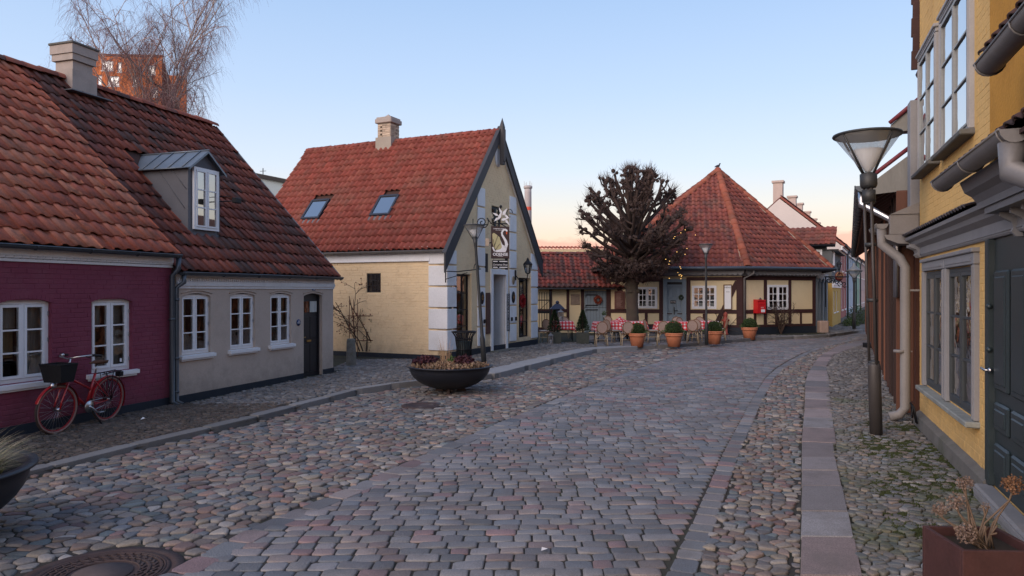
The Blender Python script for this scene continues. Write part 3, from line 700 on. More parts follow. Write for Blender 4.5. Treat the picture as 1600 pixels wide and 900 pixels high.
def window(parent, x0, x1, z0, z1, rows=3, cols=2, m=None, y=.07, mf=None, fr=.055, cs=.045, bar=.022, sub=1, gl=None, sill=None, msill=None,
           room=True, curtain=None, name='window', sillp=(.10, .06, .05), depth=.05, mull=None, roomd=.45, bulge=.0, hinge=False):
    """casement window. cols casements side by side, rows panes high, sub panes wide in each casement"""
    mf = mf or M_white; w = MB(); m = m or I4
    w.box(x0, x0 + fr, y, y + depth, z0, z1, m); w.box(x1 - fr, x1, y, y + depth, z0, z1, m)
    w.box(x0 + fr, x1 - fr, y, y + depth, z0, z0 + fr, m); w.box(x0 + fr, x1 - fr, y, y + depth, z1 - fr, z1, m)
    mu = fr * .55 if mull is None else mull
    ix0, ix1, iz0, iz1 = x0 + fr, x1 - fr, z0 + fr, z1 - fr
    cw = (ix1 - ix0 - mu * (cols - 1)) / cols; panes = []
    for c in range(cols):
        a = ix0 + c * (cw + mu); b = a + cw
        if c and mu > .004: w.box(a - mu, a, y - .006, y + depth - .003, iz0, iz1, m)
        g = .004; ya = y - .012
        w.box(a + g, a + cs, ya, y + depth - .008, iz0 + g, iz1 - g, m); w.box(b - cs, b - g, ya, y + depth - .008, iz0 + g, iz1 - g, m)
        w.box(a + cs, b - cs, ya, y + depth - .008, iz0 + g, iz0 + cs, m); w.box(a + cs, b - cs, ya, y + depth - .008, iz1 - cs, iz1 - g, m)
        pz0, pz1, pa, pb = iz0 + cs, iz1 - cs, a + cs, b - cs
        for k in range(1, sub): xx = pa + (pb - pa) * k / sub; w.box(xx - bar / 2, xx + bar / 2, ya + .006, y + .025, pz0, pz1, m)
        for k in range(1, rows):
            zz = pz0 + (pz1 - pz0) * k / rows
            for q in range(sub):
                xa = pa + (pb - pa) * q / sub + (bar / 2 if q else 0); xb = pa + (pb - pa) * (q + 1) / sub - (bar / 2 if q < sub - 1 else 0)
                w.box(xa, xb, ya + .006, y + .025, zz - bar / 2, zz + bar / 2, m)
        for k in range(rows):
            for q in range(sub):
                panes.append((pa + (pb - pa) * q / sub, pa + (pb - pa) * (q + 1) / sub, pz0 + (pz1 - pz0) * k / rows, pz0 + (pz1 - pz0) * (k + 1) / rows))
        if hinge:
            hx = x0 - .004 if c == 0 else x1 - .016
            for zz in (z0 + (z1 - z0) * .15, z0 + (z1 - z0) * .5, z0 + (z1 - z0) * .83): w.box(hx, hx + .02, y - .02, y, zz - .03, zz + .03, m, 1)
    o = w.build(name, [mf, M_steel], parent)
    r = random.Random(int(x0 * 100 + z0 * 10))
    for (a, b, c, d) in panes:
        p = MB(); t1, t2 = r.gauss(0, .0016), r.gauss(0, .0016); yy = y + .012
        p.add([(a, yy - t1, c), (b, yy + t2, c), (b, yy + t1, d), (a, yy - t2, d)], [(0, 1, 2, 3)], m); p.build('pane', gl or M_glass, o)
    if sill:
        s = MB(); ov, pr, th = sillp
        s.add([(x0 - ov, -pr, z0 - th), (x1 + ov, -pr, z0 - th), (x1 + ov, -pr, z0 - .015), (x0 - ov, -pr, z0 - .015),
               (x0 - ov, y, z0 - th), (x1 + ov, y, z0 - th), (x1 + ov, y, z0), (x0 - ov, y, z0)],
              [(0, 1, 2, 3), (3, 2, 6, 7), (0, 4, 5, 1), (1, 5, 6, 2), (0, 3, 7, 4), (4, 7, 6, 5)], m)
        s.box(x0 - ov + .03, x1 + ov - .03, -pr * .55, y, z0 - th - .035, z0 - th, m)
        s.build('sill', msill or M_white, o)
    if room:
        q = MB(); a, b, c, d = x0 - .15, x1 + .15, z0 - .1, z1 + .05; y1, y2 = .285, .285 + roomd
        q.add([(a, y1, c), (b, y1, c), (b, y1, d), (a, y1, d), (a, y2, c), (b, y2, c), (b, y2, d), (a, y2, d)],
              [(4, 5, 6, 7), (0, 1, 5, 4), (1, 2, 6, 5), (2, 3, 7, 6), (3, 0, 4, 7)], m)
        q.build('room', M_room, o)
    if curtain:
        for kind, a, b, c, d, cm in curtain:
            q = MB(); n = max(4, int((b - a) * (x1 - x0) / .025)); vs = []
            for i in range(n + 1):
                xx = x0 + (a + (b - a) * i / n) * (x1 - x0); yy = y + depth + .06 + .012 * math.sin(i * 1.9) + .006 * math.sin(i * .7)
                vs += [(xx, yy, z0 + c * (z1 - z0)), (xx, yy, z0 + d * (z1 - z0))]
            q.add(vs, [(2 * i, 2 * i + 2, 2 * i + 3, 2 * i + 1) for i in range(n)], m, 0, True); q.build(kind, cm, o)
    return o
def text(parent, name, body, size, m, mt, ext=.002, align_='CENTER', sx=1.0, bold=0.0, shear=0.0):
    cu = bpy.data.curves.new(name, 'FONT'); cu.body = body; cu.size = size; cu.extrude = ext; cu.align_x = align_; cu.align_y = 'CENTER'
    cu.offset = bold; cu.shear = shear; cu.resolution_u = 3; cu.materials.append(mt)
    tmp = bpy.data.objects.new('tmp', cu); me = bpy.data.meshes.new_from_object(tmp); bpy.data.objects.remove(tmp)
    return link(name, me, parent, m @ RX(R(90)) @ SCL(sx, 1, 1))
# ================================================================ LEFT ROW: plum house and beige house (one facade line)
A0 = Vector((-6.1, 12.95)); A1 = Vector((-4.45, 18.0)); dd = (A1 - A0).normalized()
FB = Fac(A0, A1)                                   # beige house
PL = 7.2
FP = Fac(A0 - dd * PL, A0)                         # plum house, x=PL at the joint
HALF, RZB, EZB, EZP = 3.65, 6.45, 2.42, 2.71

# ---- plum house
ph = thing('terraced_house', 'low plum red painted brick house with an orange pantile roof, at the left edge', 'house', m=FP.m)
def fw(F, p0, p1, t, b, off=.0): return (F.u(p0, off), F.u(p1, off), F.z((p0 + p1) / 2, b), F.z((p0 + p1) / 2, t))
w1 = (FP.u(-3), FP.u(80), .80, 1.97); w2 = (FP.u(143), FP.u(206), .80, 1.97)
w0 = (w1[0] - 2.1, w1[1] - 2.1, .80, 1.97)
holesP = [w0, w1, w2]
HWP = 2.52
wb = wall_mesh(PL, HWP, holesP)
wl_ = wb.build('wall', M_plum, ph)
brick_wall(wl_, PL - .10, HWP - .02, M_plum, [(a, b, c, d + .05) for a, b, c, d in holesP], proud=.005)
mb = MB(); mb.box(-.01, PL, -.018, -.001, -.1, .21); mb.build('plinth', M_plinth, ph)
for w in holesP:
    mb = MB()   # segmental arch of bricks over the window
    n = 13
    for i in range(n):
        t = (i + .5) / n; x = w[0] - .03 + (w[1] - w[0] + .06) * t; z = w[3] + .075 - .07 * (2 * t - 1) ** 2
        mb.add([(-.03, -.012, -.05), (.03, -.012, -.05), (.035, -.012, .06), (-.035, -.012, .06), (-.03, .1, -.05), (.03, .1, -.05), (.035, .1, .06), (-.035, .1, .06)],
               [(0, 1, 2, 3), (0, 4, 5, 1), (1, 5, 6, 2), (2, 6, 7, 3), (3, 7, 4, 0)], T(x, 0, z) @ RY(-(2 * t - 1) * -.22) @ SCL((w[1] - w[0] + .06) / n / .066, 1, 1))
    mb.build('arch', M_plum, ph)
    cur = [('curtain', .05, .95, .02, .98, M_curtain)] if w is not w2 else [('curtain', .05, .42, .60, .98, M_curtain), ('curtain', .55, .95, .02, .98, M_curtain), ('curtain', .05, .30, .02, .60, M_curtainy)]
    if w is w1: cur = [('curtain', .04, .46, .66, .98, M_curtain), ('curtain', .54, .97, .02, .98, M_curtain), ('curtain', .04, .42, .30, .66, M_curtainy)]
    window(ph, *w, rows=3, cols=2, y=.06, sill=True, sillp=(.10, .07, .075), curtain=cur, hinge=True)
mb = MB(); mb.add([(-.02, 0, -.03), (.02, 0, -.03), (.02, 0, .03), (-.02, 0, .03)], [(0, 1, 2, 3)], T(w2[1] - .16, .068, w2[2] + .16))
st_ = mb.build('sticker', M_white, ph)
# cornice: white frieze with rows of bed-mould bricks
mb = MB(); mb.box(0, PL, -.03, -.001, HWP, HWP + .04); mb.box(0, PL, -.05, -.001, HWP + .085, HWP + .30)
mb.build('frieze', M_whitewall, ph)
ins = [(0, T(.01 + i * .118, 0, HWP + .042) @ SCL(.10, .05, .04)) for i in range(int(PL / .118))]
cb = MB(); cb.add([(0, 0, 0), (1, 0, 0), (1, -.9, .25), (0, -.5, .25), (1, -1, 1), (0, -.8, 1), (0, 0, 1), (1, 0, 1)], [(0, 1, 2, 3), (3, 2, 4, 5), (1, 7, 4, 2), (0, 3, 5, 6), (5, 4, 7, 6)])
pieces(ph, 'cornice_brick', ins, [cb], M_whitewall, 100)
gutter(ph, -.1, PL + .03, -.17, EZP + .035, .055, M_zinc)
def roof_frame(x0, ez, over=.12, half=HALF, rz=RZB):
    a = math.atan2(rz - ez, half); return T(x0, -over, ez - over * math.tan(a)) @ RX(a), (half + over) / math.cos(a), a
Mr, Ls, ra = roof_frame(0, EZP + .15)
rf = MB(); rf.box(0, PL - .02, 0, Ls, -.04, -.004, Mr); rf = rf.build('roof', M_under, ph)
tile_roof(rf, Mr, [(0, .0), (PL + .02, .0), (PL + .02, Ls), (0, Ls)], MT_o, .235, .335, h=.040, seed=4)
mb = MB(); mb.add([(0, .1, EZP), (PL - .03, .1, EZP), (PL - .03, 2 * HALF, EZP), (0, 2 * HALF, EZP), (0, HALF, RZB - .1), (PL - .03, HALF, RZB - .1)], [(0, 4, 3), (1, 2, 5), (3, 4, 5, 2)])
mb.box(0, PL - .03, 2 * HALF - .2, 2 * HALF, 0, EZP)
mb.build('rear_wall', M_under, ph)
ridge_tiles(rf, (0, HALF, RZB + .03), (PL, HALF, RZB + .03), MT_d, .12)

# ---- beige house
bh = thing('terraced_house', 'beige plastered house with a dormer, three white windows and a black door', 'house', m=FB.m)
LBg = FB.L
wsB = [(FB.u(a), FB.u(b), z0, 2.06) for a, b, z0 in ((284, 329, .93), (359.5, 398.5, .93), (422.5, 455, .93))]
dB = (FB.u(474.5), FB.u(503.5), .02, 2.05)
HWB = 2.22
wb = wall_mesh(LBg, HWB, wsB + [dB])
wb.box(LBg - .28, LBg, .282, 2 * HALF, -.1, HWB)   # right gable wall
wb.prism([(0, HWB), (2 * HALF, HWB), (HALF, RZB - .1)], LBg - .28, LBg - .002, axis='x')
wallB = wb.build('wall', M_beige, bh)
mb = MB()
for a, b in ((0, dB[0] - .03), (dB[1] + .03, LBg + .015)): mb.box(a, b, -.02, -.001, -.1, .20)
mb.box(LBg + .001, LBg + .015, 0, 5, -.1, .20)
mb.build('plinth', M_plinth, bh)
for i, w in enumerate(wsB):
    mb = MB(); arch_fill(mb, w[0], w[1], w[3] + .001, .05, -.002, .06); mb.build('arch', M_beige, bh)
    mb = MB(); mb.tube([(w[0] - .03 + (w[1] - w[0] + .06) * t / 10, -.008, w[3] + .055 - .055 * (2 * t / 10 - 1) ** 2) for t in range(11)], .014, 5); mb.build('arch_edge', M_beige, bh)
    window(bh, w[0], w[1], w[2], w[3] - .02, rows=3, cols=2, y=.05, sill=True, sillp=(.07, .08, .075), hinge=True, fr=.05, cs=.035,
           curtain=[('curtain', .05, .35, .02, .98, M_curtainy)] if i == 0 else [('curtain', .55, .95, .35, .98, M_curtainy)])
# door with panels
d = dB; mb = MB(); mb.box(d[0], d[0] + .05, .08, .16, d[2], d[3]); mb.box(d[1] - .05, d[1], .08, .16, d[2], d[3]); mb.box(d[0] + .05, d[1] - .05, .08, .16, d[3] - .06, d[3])
mb.box(d[0] + .05, d[1] - .05, .11, .15, d[2] + .05, d[3] - .06)
dx0, dx1 = d[0] + .09, d[1] - .09; cxm = (dx0 + dx1) / 2
for a, b, c, e in ((dx0, cxm - .02, .18, .85), (cxm + .02, dx1, .18, .85), (dx0, cxm - .02, .98, 1.50), (cxm + .02, dx1, .98, 1.50)):
    mb.bevbox(a, b, .098, .118, c, e, .012)
door = mb.build('door', M_blackdoor, bh)
mb = MB(); mb.box(dx0, cxm - .02, .098, .112, 1.60, 1.86); mb.build('pane', M_glassb, door)
mb = MB(); mb.box(cxm + .02, dx1, .098, .112, 1.60, 1.86); mb.build('pane', M_curtain, door)
mb = MB(); mb.box(cxm - .11, cxm + .06, .092, .112, .90, .945); mb.build('letter_slot', M_brass, door)
mb = MB(); mb.tube([(d[0] + .08, .10, 1.02), (d[0] + .08, .06, 1.02), (d[0] + .17, .06, 1.02)], .009, 6); mb.build('handle', M_brass, door)
mb = MB(); mb.box(d[0], d[1], -.02, .12, -.02, .04); mb.build('threshold', M_white, bh)
mb = MB(); arch_fill(mb, d[0], d[1], d[3] + .001, .06, -.002, .08)
mb.tube([(d[0] - .03 + (d[1] - d[0] + .06) * t / 10, -.008, d[3] + .05 - .06 * (2 * t / 10 - 1) ** 2) for t in range(11)], .014, 5); mb.build('arch', M_beige, bh)
M_blue = mat('enamel_blue', c_(.03, .05, .14), .3, .05)
npx = FB.u(489.5); mb = MB(); mb.bevbox(npx - .065, npx + .065, -.02, -.002, 2.115, 2.215, .004); pl = mb.build('house_number_plate', M_blue, bh)
text(pl, 'numeral', '2', .095, T(npx, -.022, 2.165), M_white)
npx = FB.u(466); mb = MB(); mb.lathe([(0.001, 0), (.075, 0), (.075, .012), (0.001, .016)], 20, T(npx, -.002, 1.38) @ RX(R(90))); pl = mb.build('round_plaque', M_blue, bh)
text(pl, 'lettering', 'THE\nHOUSE', .035, T(npx, -.018, 1.39), M_white)
# eaves
mb = MB(); mb.box(.1, LBg + .01, -.025, -.001, HWB - .07, HWB - .02); mb.box(.1, LBg + .012, -.05, -.001, HWB - .02, HWB + .05); mb.box(.1, LBg + .014, -.03, -.0, HWB + .05, HWB + .30)
fz = mb.build('frieze', M_whitewall, bh)
dm = MB(); dm.box(0, .03, -.022, 0, 0, .05)
pieces(bh, 'dentil', [(0, T(.12 + i * .06, -.03, HWB + .07)) for i in range(int((LBg - .15) / .06))], [dm], M_whitewall, 100)
gutter(bh, .05, LBg + .12, -.17, EZB + .02, .055, M_zinc)
pipe(bh, [(.12, -.17, EZB - .03), (.12, -.17, EZB - .16), (.03, -.085, EZB - .26), (.03, -.085, .14), (.08, -.17, .07)], .042, M_zinc, joints=(1.95, .9, .3))
pipe(ph, [(PL + .0, -.17, EZP), (PL - .02, -.17, EZP - .22), (PL - .07, -.085, EZP - .33), (PL - .07, -.085, .14), (PL - .02, -.17, .06)], .044, M_zinc, joints=(1.6,))
Mr2, Ls2, ra2 = roof_frame(0, EZB + .15)
rf2 = MB(); rf2.box(.0, LBg + .10, 0, Ls2, -.04, -.004, Mr2); rf2 = rf2.build('roof', M_under, bh)
# dormer position on the roof plane
def on_plane(F, Mr, px, py):
    """roof-plane coordinates seen at pixel px,py"""
    W = F.m @ Mr; o = Vector((0, 0, EYE)); dr = Vector(((px - 800) / FPX, 1, (455 - py) / FPX)); n = W.to_3x3() @ Vector((0, 0, 1)); p0 = W.translation
    t = (p0 - o).dot(n) / dr.dot(n); return W.inverted() @ (o + dr * t)
q0, q1 = on_plane(FB, Mr2, 293, 364), on_plane(FB, Mr2, 343, 371)
DX0, DX1 = q0.x, q1.x; loc0 = Mr2 @ Vector((q0.x, (q0.y + q1.y) / 2, 0)); DY, DZ = loc0.y, loc0.z
xw = DX1 - DX0; Y0 = FB.Y(DX0, -DY)
zt = EYE + (455 - 257) / FPX * FB.Y(DX0, -DY); zp = EYE + (455 - 236) / FPX * FB.Y((DX0 + DX1) / 2, -DY)
back = DY + (zt - DZ) / math.tan(ra2); backp = DY + (zp - DZ) / math.tan(ra2)
tile_roof(rf2, Mr2, [(0, 0), (LBg + .08, 0), (LBg + .08, Ls2), (0, Ls2)], MT_d, .22, .335, seed=9, h=.042,
          holes=[(DX0, DX1, q0.y, q0.y + (zp - DZ) / math.sin(ra2) * .93)])
ridge_tiles(rf2, (0, HALF, RZB + .03), (LBg + .08, HALF, RZB + .03), MT_d, .12)
mb = MB(); mb.add([(0, .1, EZB), (0, 2 * HALF, EZB), (0, HALF, RZB - .1), (LBg, 2 * HALF, EZB), (LBg, HALF, RZB - .1)], [(1, 2, 4, 3)]); mb.box(.0, LBg - .3, 2 * HALF - .2, 2 * HALF, 0, EZB); mb.build('rear_wall', M_under, bh)
# verge mortar
mb = MB(); mb.box(LBg + .085, LBg + .12, .0, Ls2, -.10, .05, Mr2); mb.build('verge', M_lead, bh)
# dormer (part) with cheeks, lead roof, window
M_dorm = mat('dormer_slate', c_(.115, .118, .135), .7, .10, 2, bump=.2)
M_dormr = mat('dormer_zinc', c_(.17, .20, .235), .42, .15, 2, metal=.5)
mb = MB(); cxd = (DX0 + DX1) / 2
mb.add([(DX0, DY, DZ - .05), (DX1, DY, DZ - .05), (DX1, DY, zt), (cxd, DY, zp - .04), (DX0, DY, zt)], [(0, 1, 2, 3, 4)])
for x in (DX0, DX1): mb.add([(x, DY, DZ - .05), (x, DY, zt), (x, back, zt)], [(0, 1, 2)] if x == DX1 else [(0, 2, 1)])
dor = mb.build('dormer', M_dorm, bh)
mb = MB()   # diagonal seams on the visible cheek
for k in (.28, .56):
    zc = DZ + (zt - DZ) * (1 - k); mb.tube([(DX0 - .006, DY + (back - DY) * k * .1, zc - .1), (DX0 - .006, DY + (back - DY) * (k * .9 + .1), zt - .02)], .008, 4)
mb.box(DX0 - .012, DX0 + .05, DY - .012, DY, DZ, zt); mb.box(DX1 - .05, DX1 + .012, DY - .012, DY, DZ, zt)
mb.box(DX0 - .02, DX1 + .02, DY - .03, DY, DZ - .03, DZ + .03)
mb.build('seam', M_dorm, dor)
mb = MB(); ov = .09; es = (zp - zt) / (xw / 2); zl = zt - ov * es
for s, xa in ((-1, DX0 - ov), (1, DX1 + ov)):
    mb.add([(xa, DY - .12, zl), (cxd, DY - .12, zp), (cxd, backp, zp), (xa, back - ov * es / math.tan(ra2), zl),
            (xa, DY - .12, zl - .05), (cxd, DY - .12, zp - .05)], [(0, 3, 2, 1) if s < 0 else (0, 1, 2, 3), (0, 1, 5, 4) if s < 0 else (1, 0, 4, 5)])
    for k in (.15, .42, .69, .93):
        ya = DY - .12 + (back - DY) * k
        mb.tube([(xa, ya, zl + .012), (cxd, ya, zp + .012)], .012, 4)
    mb.tube([(xa, DY - .12, zl), (xa, back - ov * es / math.tan(ra2), zl)], .014, 4)
mb.tube([(cxd, DY - .13, zp + .01), (cxd, backp, zp + .01)], .018, 5); mb.build('dormer_roof', M_dormr, dor)
dz0 = DZ + .10
wd = window(dor, DX0 + .10, DX1 - .07, dz0, zt - .02, rows=3, cols=2, m=T(0, DY - .06, 0), y=.0, fr=.05, cs=.035, room=False, gl=glass('window_glass_pale', (.5, .52, .5), .45))
mb = MB(); mb.box(DX0 + .12, DX1 - .09, DY - .012, DY - .004, dz0, zt - .04); mb.build('blind', mat('pale_blind', c_(.55, .56, .50), .9, .1), dor)
sx_ = DX1 + .02; mb = MB(); mb.tube([(DX1 - .02, DY - .02, (dz0 + zt) / 2), (DX1 - .02, DY - .42, (dz0 + zt) / 2)], .012, 5); mb.tube([(DX1 - .02, DY - .02, (dz0 + zt) / 2 + .1), (DX1 - .02, DY - .3, (dz0 + zt) / 2 + .1)], .008, 5)
mb.build('lamp_arm', M_iron, dor); mb = MB(); mb.bevbox(DX1 - .10, DX1 + .08, DY - .50, DY - .40, (dz0 + zt) / 2 - .05, (dz0 + zt) / 2 + .06, .01); mb.build('floodlight', M_iron, dor)

# ---- chimney on the ridge
def ridge_u(px): # along facade FB
    h0 = FB.m @ Vector((0, HALF, 0)); r = (px - 800) / FPX; dv = FB.d; return (r * h0.y - h0.x) / (dv.x - r * dv.y)
cu = ridge_u(116); cy = HALF; cyY = (FB.m @ Vector((cu, HALF, 0))).y; ztop = EYE + (455 - 73) / FPX * cyY
M_chim = mat('chimney_render', c_(.36, .31, .285), .9, .08, 1.5, bump=.25, dirt=c_(.22, .20, .18), dirt_amt=.5)
mb = MB(); cw, cd = .235, .235
zb = RZB - .5; mb.box(cu - cw, cu + cw, cy - cd, cy + cd, zb, ztop - .38)
mb.box(cu - cw - .05, cu + cw + .05, cy - cd - .05, cy + cd + .05, ztop - .37, ztop - .24)
mb.box(cu - cw - .075, cu + cw + .075, cy - cd - .075, cy + cd + .075, ztop - .235, ztop - .05)
mb.box(cu - cw - .06, cu + cw + .06, cy - cd - .06, cy + cd + .06, zb, RZB + .22)
chm = mb.build('chimney', M_chim, bh)
mb = MB(); mb.bevbox(cu - cw - .10, cu + cw + .10, cy - cd - .10, cy + cd + .10, ztop - .05, ztop, .012); mb.build('cap', M_stoneplinth, chm)
mb = MB(); mb.box(cu - .5, cu + .5, cy - .52, cy - .10, 0, .02, T(0, 0, RZB - .28) ); mb.build('flashing', M_lead, chm)

# ---- bicycle leaning by the wall
exec_bike = True
# ================================================================ GABLE HOUSE (shop)
GA = Vector((-1.905, 21.1)); gdir = Vector((.465, 1)).normalized(); GW = 6.73; GL = 7.97
GB = GA + gdir * GW; sdir = Vector((-gdir.y, gdir.x))
FG = Fac(GA, GB); FS = Fac(GA + sdir * GL, GA)     # front gable; long side wall (x=GL at the corner)
EZG, RZG = 3.33, 7.36; tg = (RZG - EZG) / (GW / 2)
gh = thing('gabled_shop', 'cream yellow gabled shop with white corner blocks and a steep red pantile roof', 'shop', m=FG.m)
# in the frame of FG: x along the gable, y into the house. side wall frame relative to FG
MS = FG.m.inverted() @ FS.m
hz = lambda x: EZG + tg * min(x, GW - x)
gu = lambda px: FG.u(px)
wL = (gu(707), gu(735.5), .45, 2.62); wR = (gu(809.5), gu(828), .42, 2.60); dG = (gu(769), gu(789), .14, 2.66)
wT = (gu(768), gu(784), 3.72, 4.92)
wall = MB()
holesG = [wL, wR, dG]
# gable wall lower part + triangle with attic opening
wall = wall_mesh(GW, EZG, holesG, th=.3)
xs = sorted([0, wT[0], GW / 2, wT[1], GW])
def tri_part(x0, x1, zlo=EZG):
    pts = [(x0, zlo), (x1, zlo), (x1, hz(x1))] + ([(GW / 2, hz(GW / 2))] if x0 < GW / 2 < x1 else []) + [(x0, hz(x0))]
    wall.add([(p[0], 0, p[1]) for p in pts], [tuple(range(len(pts)))])
tri_part(0.001, wT[0]); tri_part(wT[1], GW - .001); tri_part(wT[0], wT[1], wT[3])
wall.add([(wT[0], 0, EZG), (wT[1], 0, EZG), (wT[1], 0, wT[2]), (wT[0], 0, wT[2])], [(0, 1, 2, 3)])
a, b, c, d = wT; wall.add([(a, 0, c), (b, 0, c), (b, 0, d), (a, 0, d), (a, .3, c), (b, .3, c), (b, .3, d), (a, .3, d)], [(0, 4, 5, 1), (1, 5, 6, 2), (2, 6, 7, 3), (3, 7, 4, 0)])
hS = (FS.u(573), FS.u(595), FS.z(584, 457), FS.z(584, 427))
ws = wall_mesh(GL, EZG, [hS], m=MS); wall.add(ws.v, ws.f)
wall.box(0, GW, GL - .3, GL, -.1, EZG); wall.prism([(0, EZG), (GW, EZG), (GW / 2, RZG - .1)], GL - .3, GL)
wall.box(GW - .3, GW, .3, GL - .3, -.1, EZG)
wallG = wall.build('wall', M_cream, gh)
# quoins
PIL = [(-.012, .52), (gu(745), gu(756.5)), (gu(795), gu(805.5)), (GW - .62, GW + .01)]
brick_wall(wallG, GL - .56, EZG - .55, M_cream, [(hS[0], hS[1], hS[2], hS[3])], m=MS, proud=.007, z0=.20, bw=.24, bh=.078, x0=0)
brick_wall(wallG, GW, RZG - .3, M_cream, [(w[0] - .02, w[1] + .02, w[2], w[3]) for w in holesG + [wT]] + [(p[0], p[1], .3, 6.6) for p in PIL[1:3]] + [(p[0], p[1], .3, 3.9) for p in (PIL[0], PIL[3])],
           proud=.006, z0=.22, bw=.24, bh=.078, limit=0, clip=lambda x, z: .25 < x < GW - .25 and z < hz(x) - .22)
qh = .80
def quoin(x0, x1, z0, z1, side=None):
    q = MB(); 
    if side: q.bevbox(x0, x1, -.045, .60, z0, z1, .012)
    else: q.bevbox(x0, x1, -.045, -.001, z0, z1, .012)
    q.build('corner_block' if side else 'white_block', M_whitewall, gh)
zq = [.36 + i * .635 for i in range(12)]
for i, z in enumerate(zq):
    for k, (x0, x1) in enumerate(PIL):
        lim = min(hz(x0), hz(x1)) if k in (1, 2) else hz(x1 if k == 0 else x0)
        z1 = min(z + .585, lim - .16)
        if z1 - z < .12: continue
        if k == 0:
            if z < EZG - .3: quoin(x0 - .03, x1, z, min(z1, EZG - .02), True)
            else: continue
        elif k == 3 and z > 3.2: continue
        else: quoin(x0, x1, z, z1)
# plinth
mb = MB(); mb.box(-.02, GW + .02, -.03, -.002, -.1, .30); mb.box(0, GL + .02, -.03, -.002, -.1, .22, MS); mb.build('plinth', M_plinth, gh)
mb = MB(); mb.bevbox(dG[0] - .25, dG[1] + .55, -.36, -.03, -.05, .15, .02); mb.build('door_step', M_stoneplinth, gh)
# side wall eaves frieze
mb = MB(); mb.box(0, GL - .56, -.05, -.001, EZG - .30, EZG + .10, MS); mb.box(0, GL - .56, -.065, -.04, EZG - .34, EZG - .30, MS)
mb.build('frieze', M_whitewall, gh)
g = gutter(gh, 0, GL + .05, -.17, EZG - .035, .06, M_zincl, m=MS)
# side window, small dark lattice
window(gh, *hS, rows=3, cols=1, sub=3, m=MS, y=.03, mf=M_darkwood, fr=.04, cs=.01, bar=.02)
# tall shop windows with iron glazing bars
for w in (wL, wR):
    wo_ = window(gh, *w, rows=4, cols=1, sub=3, y=.10, mf=M_darkwood, fr=.05, cs=.02, bar=.028, roomd=.7)
    mb = MB(); mb.box(w[0] - .06, w[0], -.03, .0, w[2], w[3] + .05); mb.box(w[1], w[1] + .06, -.03, .0, w[2], w[3] + .05); mb.build('window_reveal', M_cream, gh)
    mb = MB(); r = random.Random(3)
    for i in range(9):
        x = w[0] + .1 + (w[1] - w[0] - .2) * r.random(); z = w[2] + r.uniform(.0, .7)
        mb.bevbox(x - .09, x + .09, .36 + r.random() * .2, .5 + r.random() * .2, z, z + r.uniform(.08, .22), .01)
    mb.build('window_display', mat('shop_display', None, .7, .2, 4, pal=[c_(.30, .03, .03), c_(.16, .13, .11), c_(.04, .08, .04), c_(.4, .05, .04), c_(.3, .28, .25)]), gh)
M_redw = mat('red_ornament', c_(.35, .02, .02), .7, .2)
# door: white frame and reveal, dark leaf swung in
mb = MB()
mb.box(dG[0] - .16, dG[0], -.05, .02, .12, dG[3] + .17); mb.box(dG[1], dG[1] + .16, -.05, .02, .12, dG[3] + .17); mb.box(dG[0], dG[1], -.05, .02, dG[3], dG[3] + .17)
mb.box((dG[0] + dG[1]) / 2 - .06, (dG[0] + dG[1]) / 2 + .06, -.06, 0, dG[3] + .15, dG[3] + .33)
mb.box(dG[1] - .03, dG[1] - .002, .02, .75, .12, dG[3]); mb.box(dG[0] + .002, dG[0] + .03, .02, .30, .12, dG[3])
mb.build('door_frame', M_whitewall, gh)
mb = MB(); mb.box(dG[0] + .03, dG[1] - .03, .76, .82, .12, dG[3] - .02); mb.bevbox(dG[0] + .12, dG[1] - .12, .74, .76, .25, 1.05, .01); mb.bevbox(dG[0] + .12, dG[1] - .12, .74, .76, 1.2, 2.1, .01)
dr = mb.build('door', M_blackdoor, gh); mb = MB(); mb.tube([(dG[0] + .1, .74, 1.1), (dG[0] + .1, .68, 1.1), (dG[0] + .22, .68, 1.1)], .012, 6); mb.build('handle', M_steel, dr)
mb = MB(); mb.box(dG[0] - .1, dG[1] + .1, .83, .9, .0, dG[3] + .1); mb.build('backing', M_room, gh)
# two small slots above, dark side boards, plaques
mb = MB()
for px in (759.5, 791): x = gu(px); mb.box(x - .11, x + .11, -.012, -.001, 2.72, 3.32)
mb.build('vent_slot', M_darkwood, gh)
for px, mt_ in ((761.5, mat('brown_board', c_(.09, .045, .035), .7, .15)), (792, M_iron)):
    x = gu(px); mb = MB(); mb.bevbox(x - .13, x + .13, -.05, -.005, .72, 2.05 if px < 770 else 2.02, .01); bo = mb.build('sign_board', mt_, gh)
    if px > 770:
        for i, ch_ in enumerate('CHRISTMAS SHOP'):
            if ch_ != ' ': text(bo, 'letter', ch_, .095, T(x, -.053, 1.94 - i * .088), M_white)
PX = lambda px: gu(px)
for px, z, mt_, rr in ((751, 1.93, M_iron, .15), (800, 1.93, M_iron, .15), (800, 2.52, mat('bronze_plaque', c_(.25, .2, .13), .5, .1), .11)):
    mb = MB(); mb.lathe([(.001, 0), (rr, 0), (rr, .02), (rr - .02, .03), (.001, .03)], 20, T(PX(px), -.046, z - .04) @ RX(R(90)) @ SCL(.85, 1.35, 1)); o = mb.build('oval_plaque', mt_, gh)
    if mt_ is M_iron:
        mb = MB()
        for k, wd_ in enumerate((.09, .14, .14, .09)): mb.box(-wd_ / 2, wd_ / 2, -.004, 0, -.02, 0, T(PX(px), -.078, z + .05 - k * .045))
        mb.build('plaque_print', M_brass, o)
mb = MB()
for px in (797, 803.5, 754): mb.bevbox(PX(px) - .035, PX(px) + .035, -.10, -.045, 1.07, 1.20, .01)
mb.build('meter_cover', M_iron, gh)
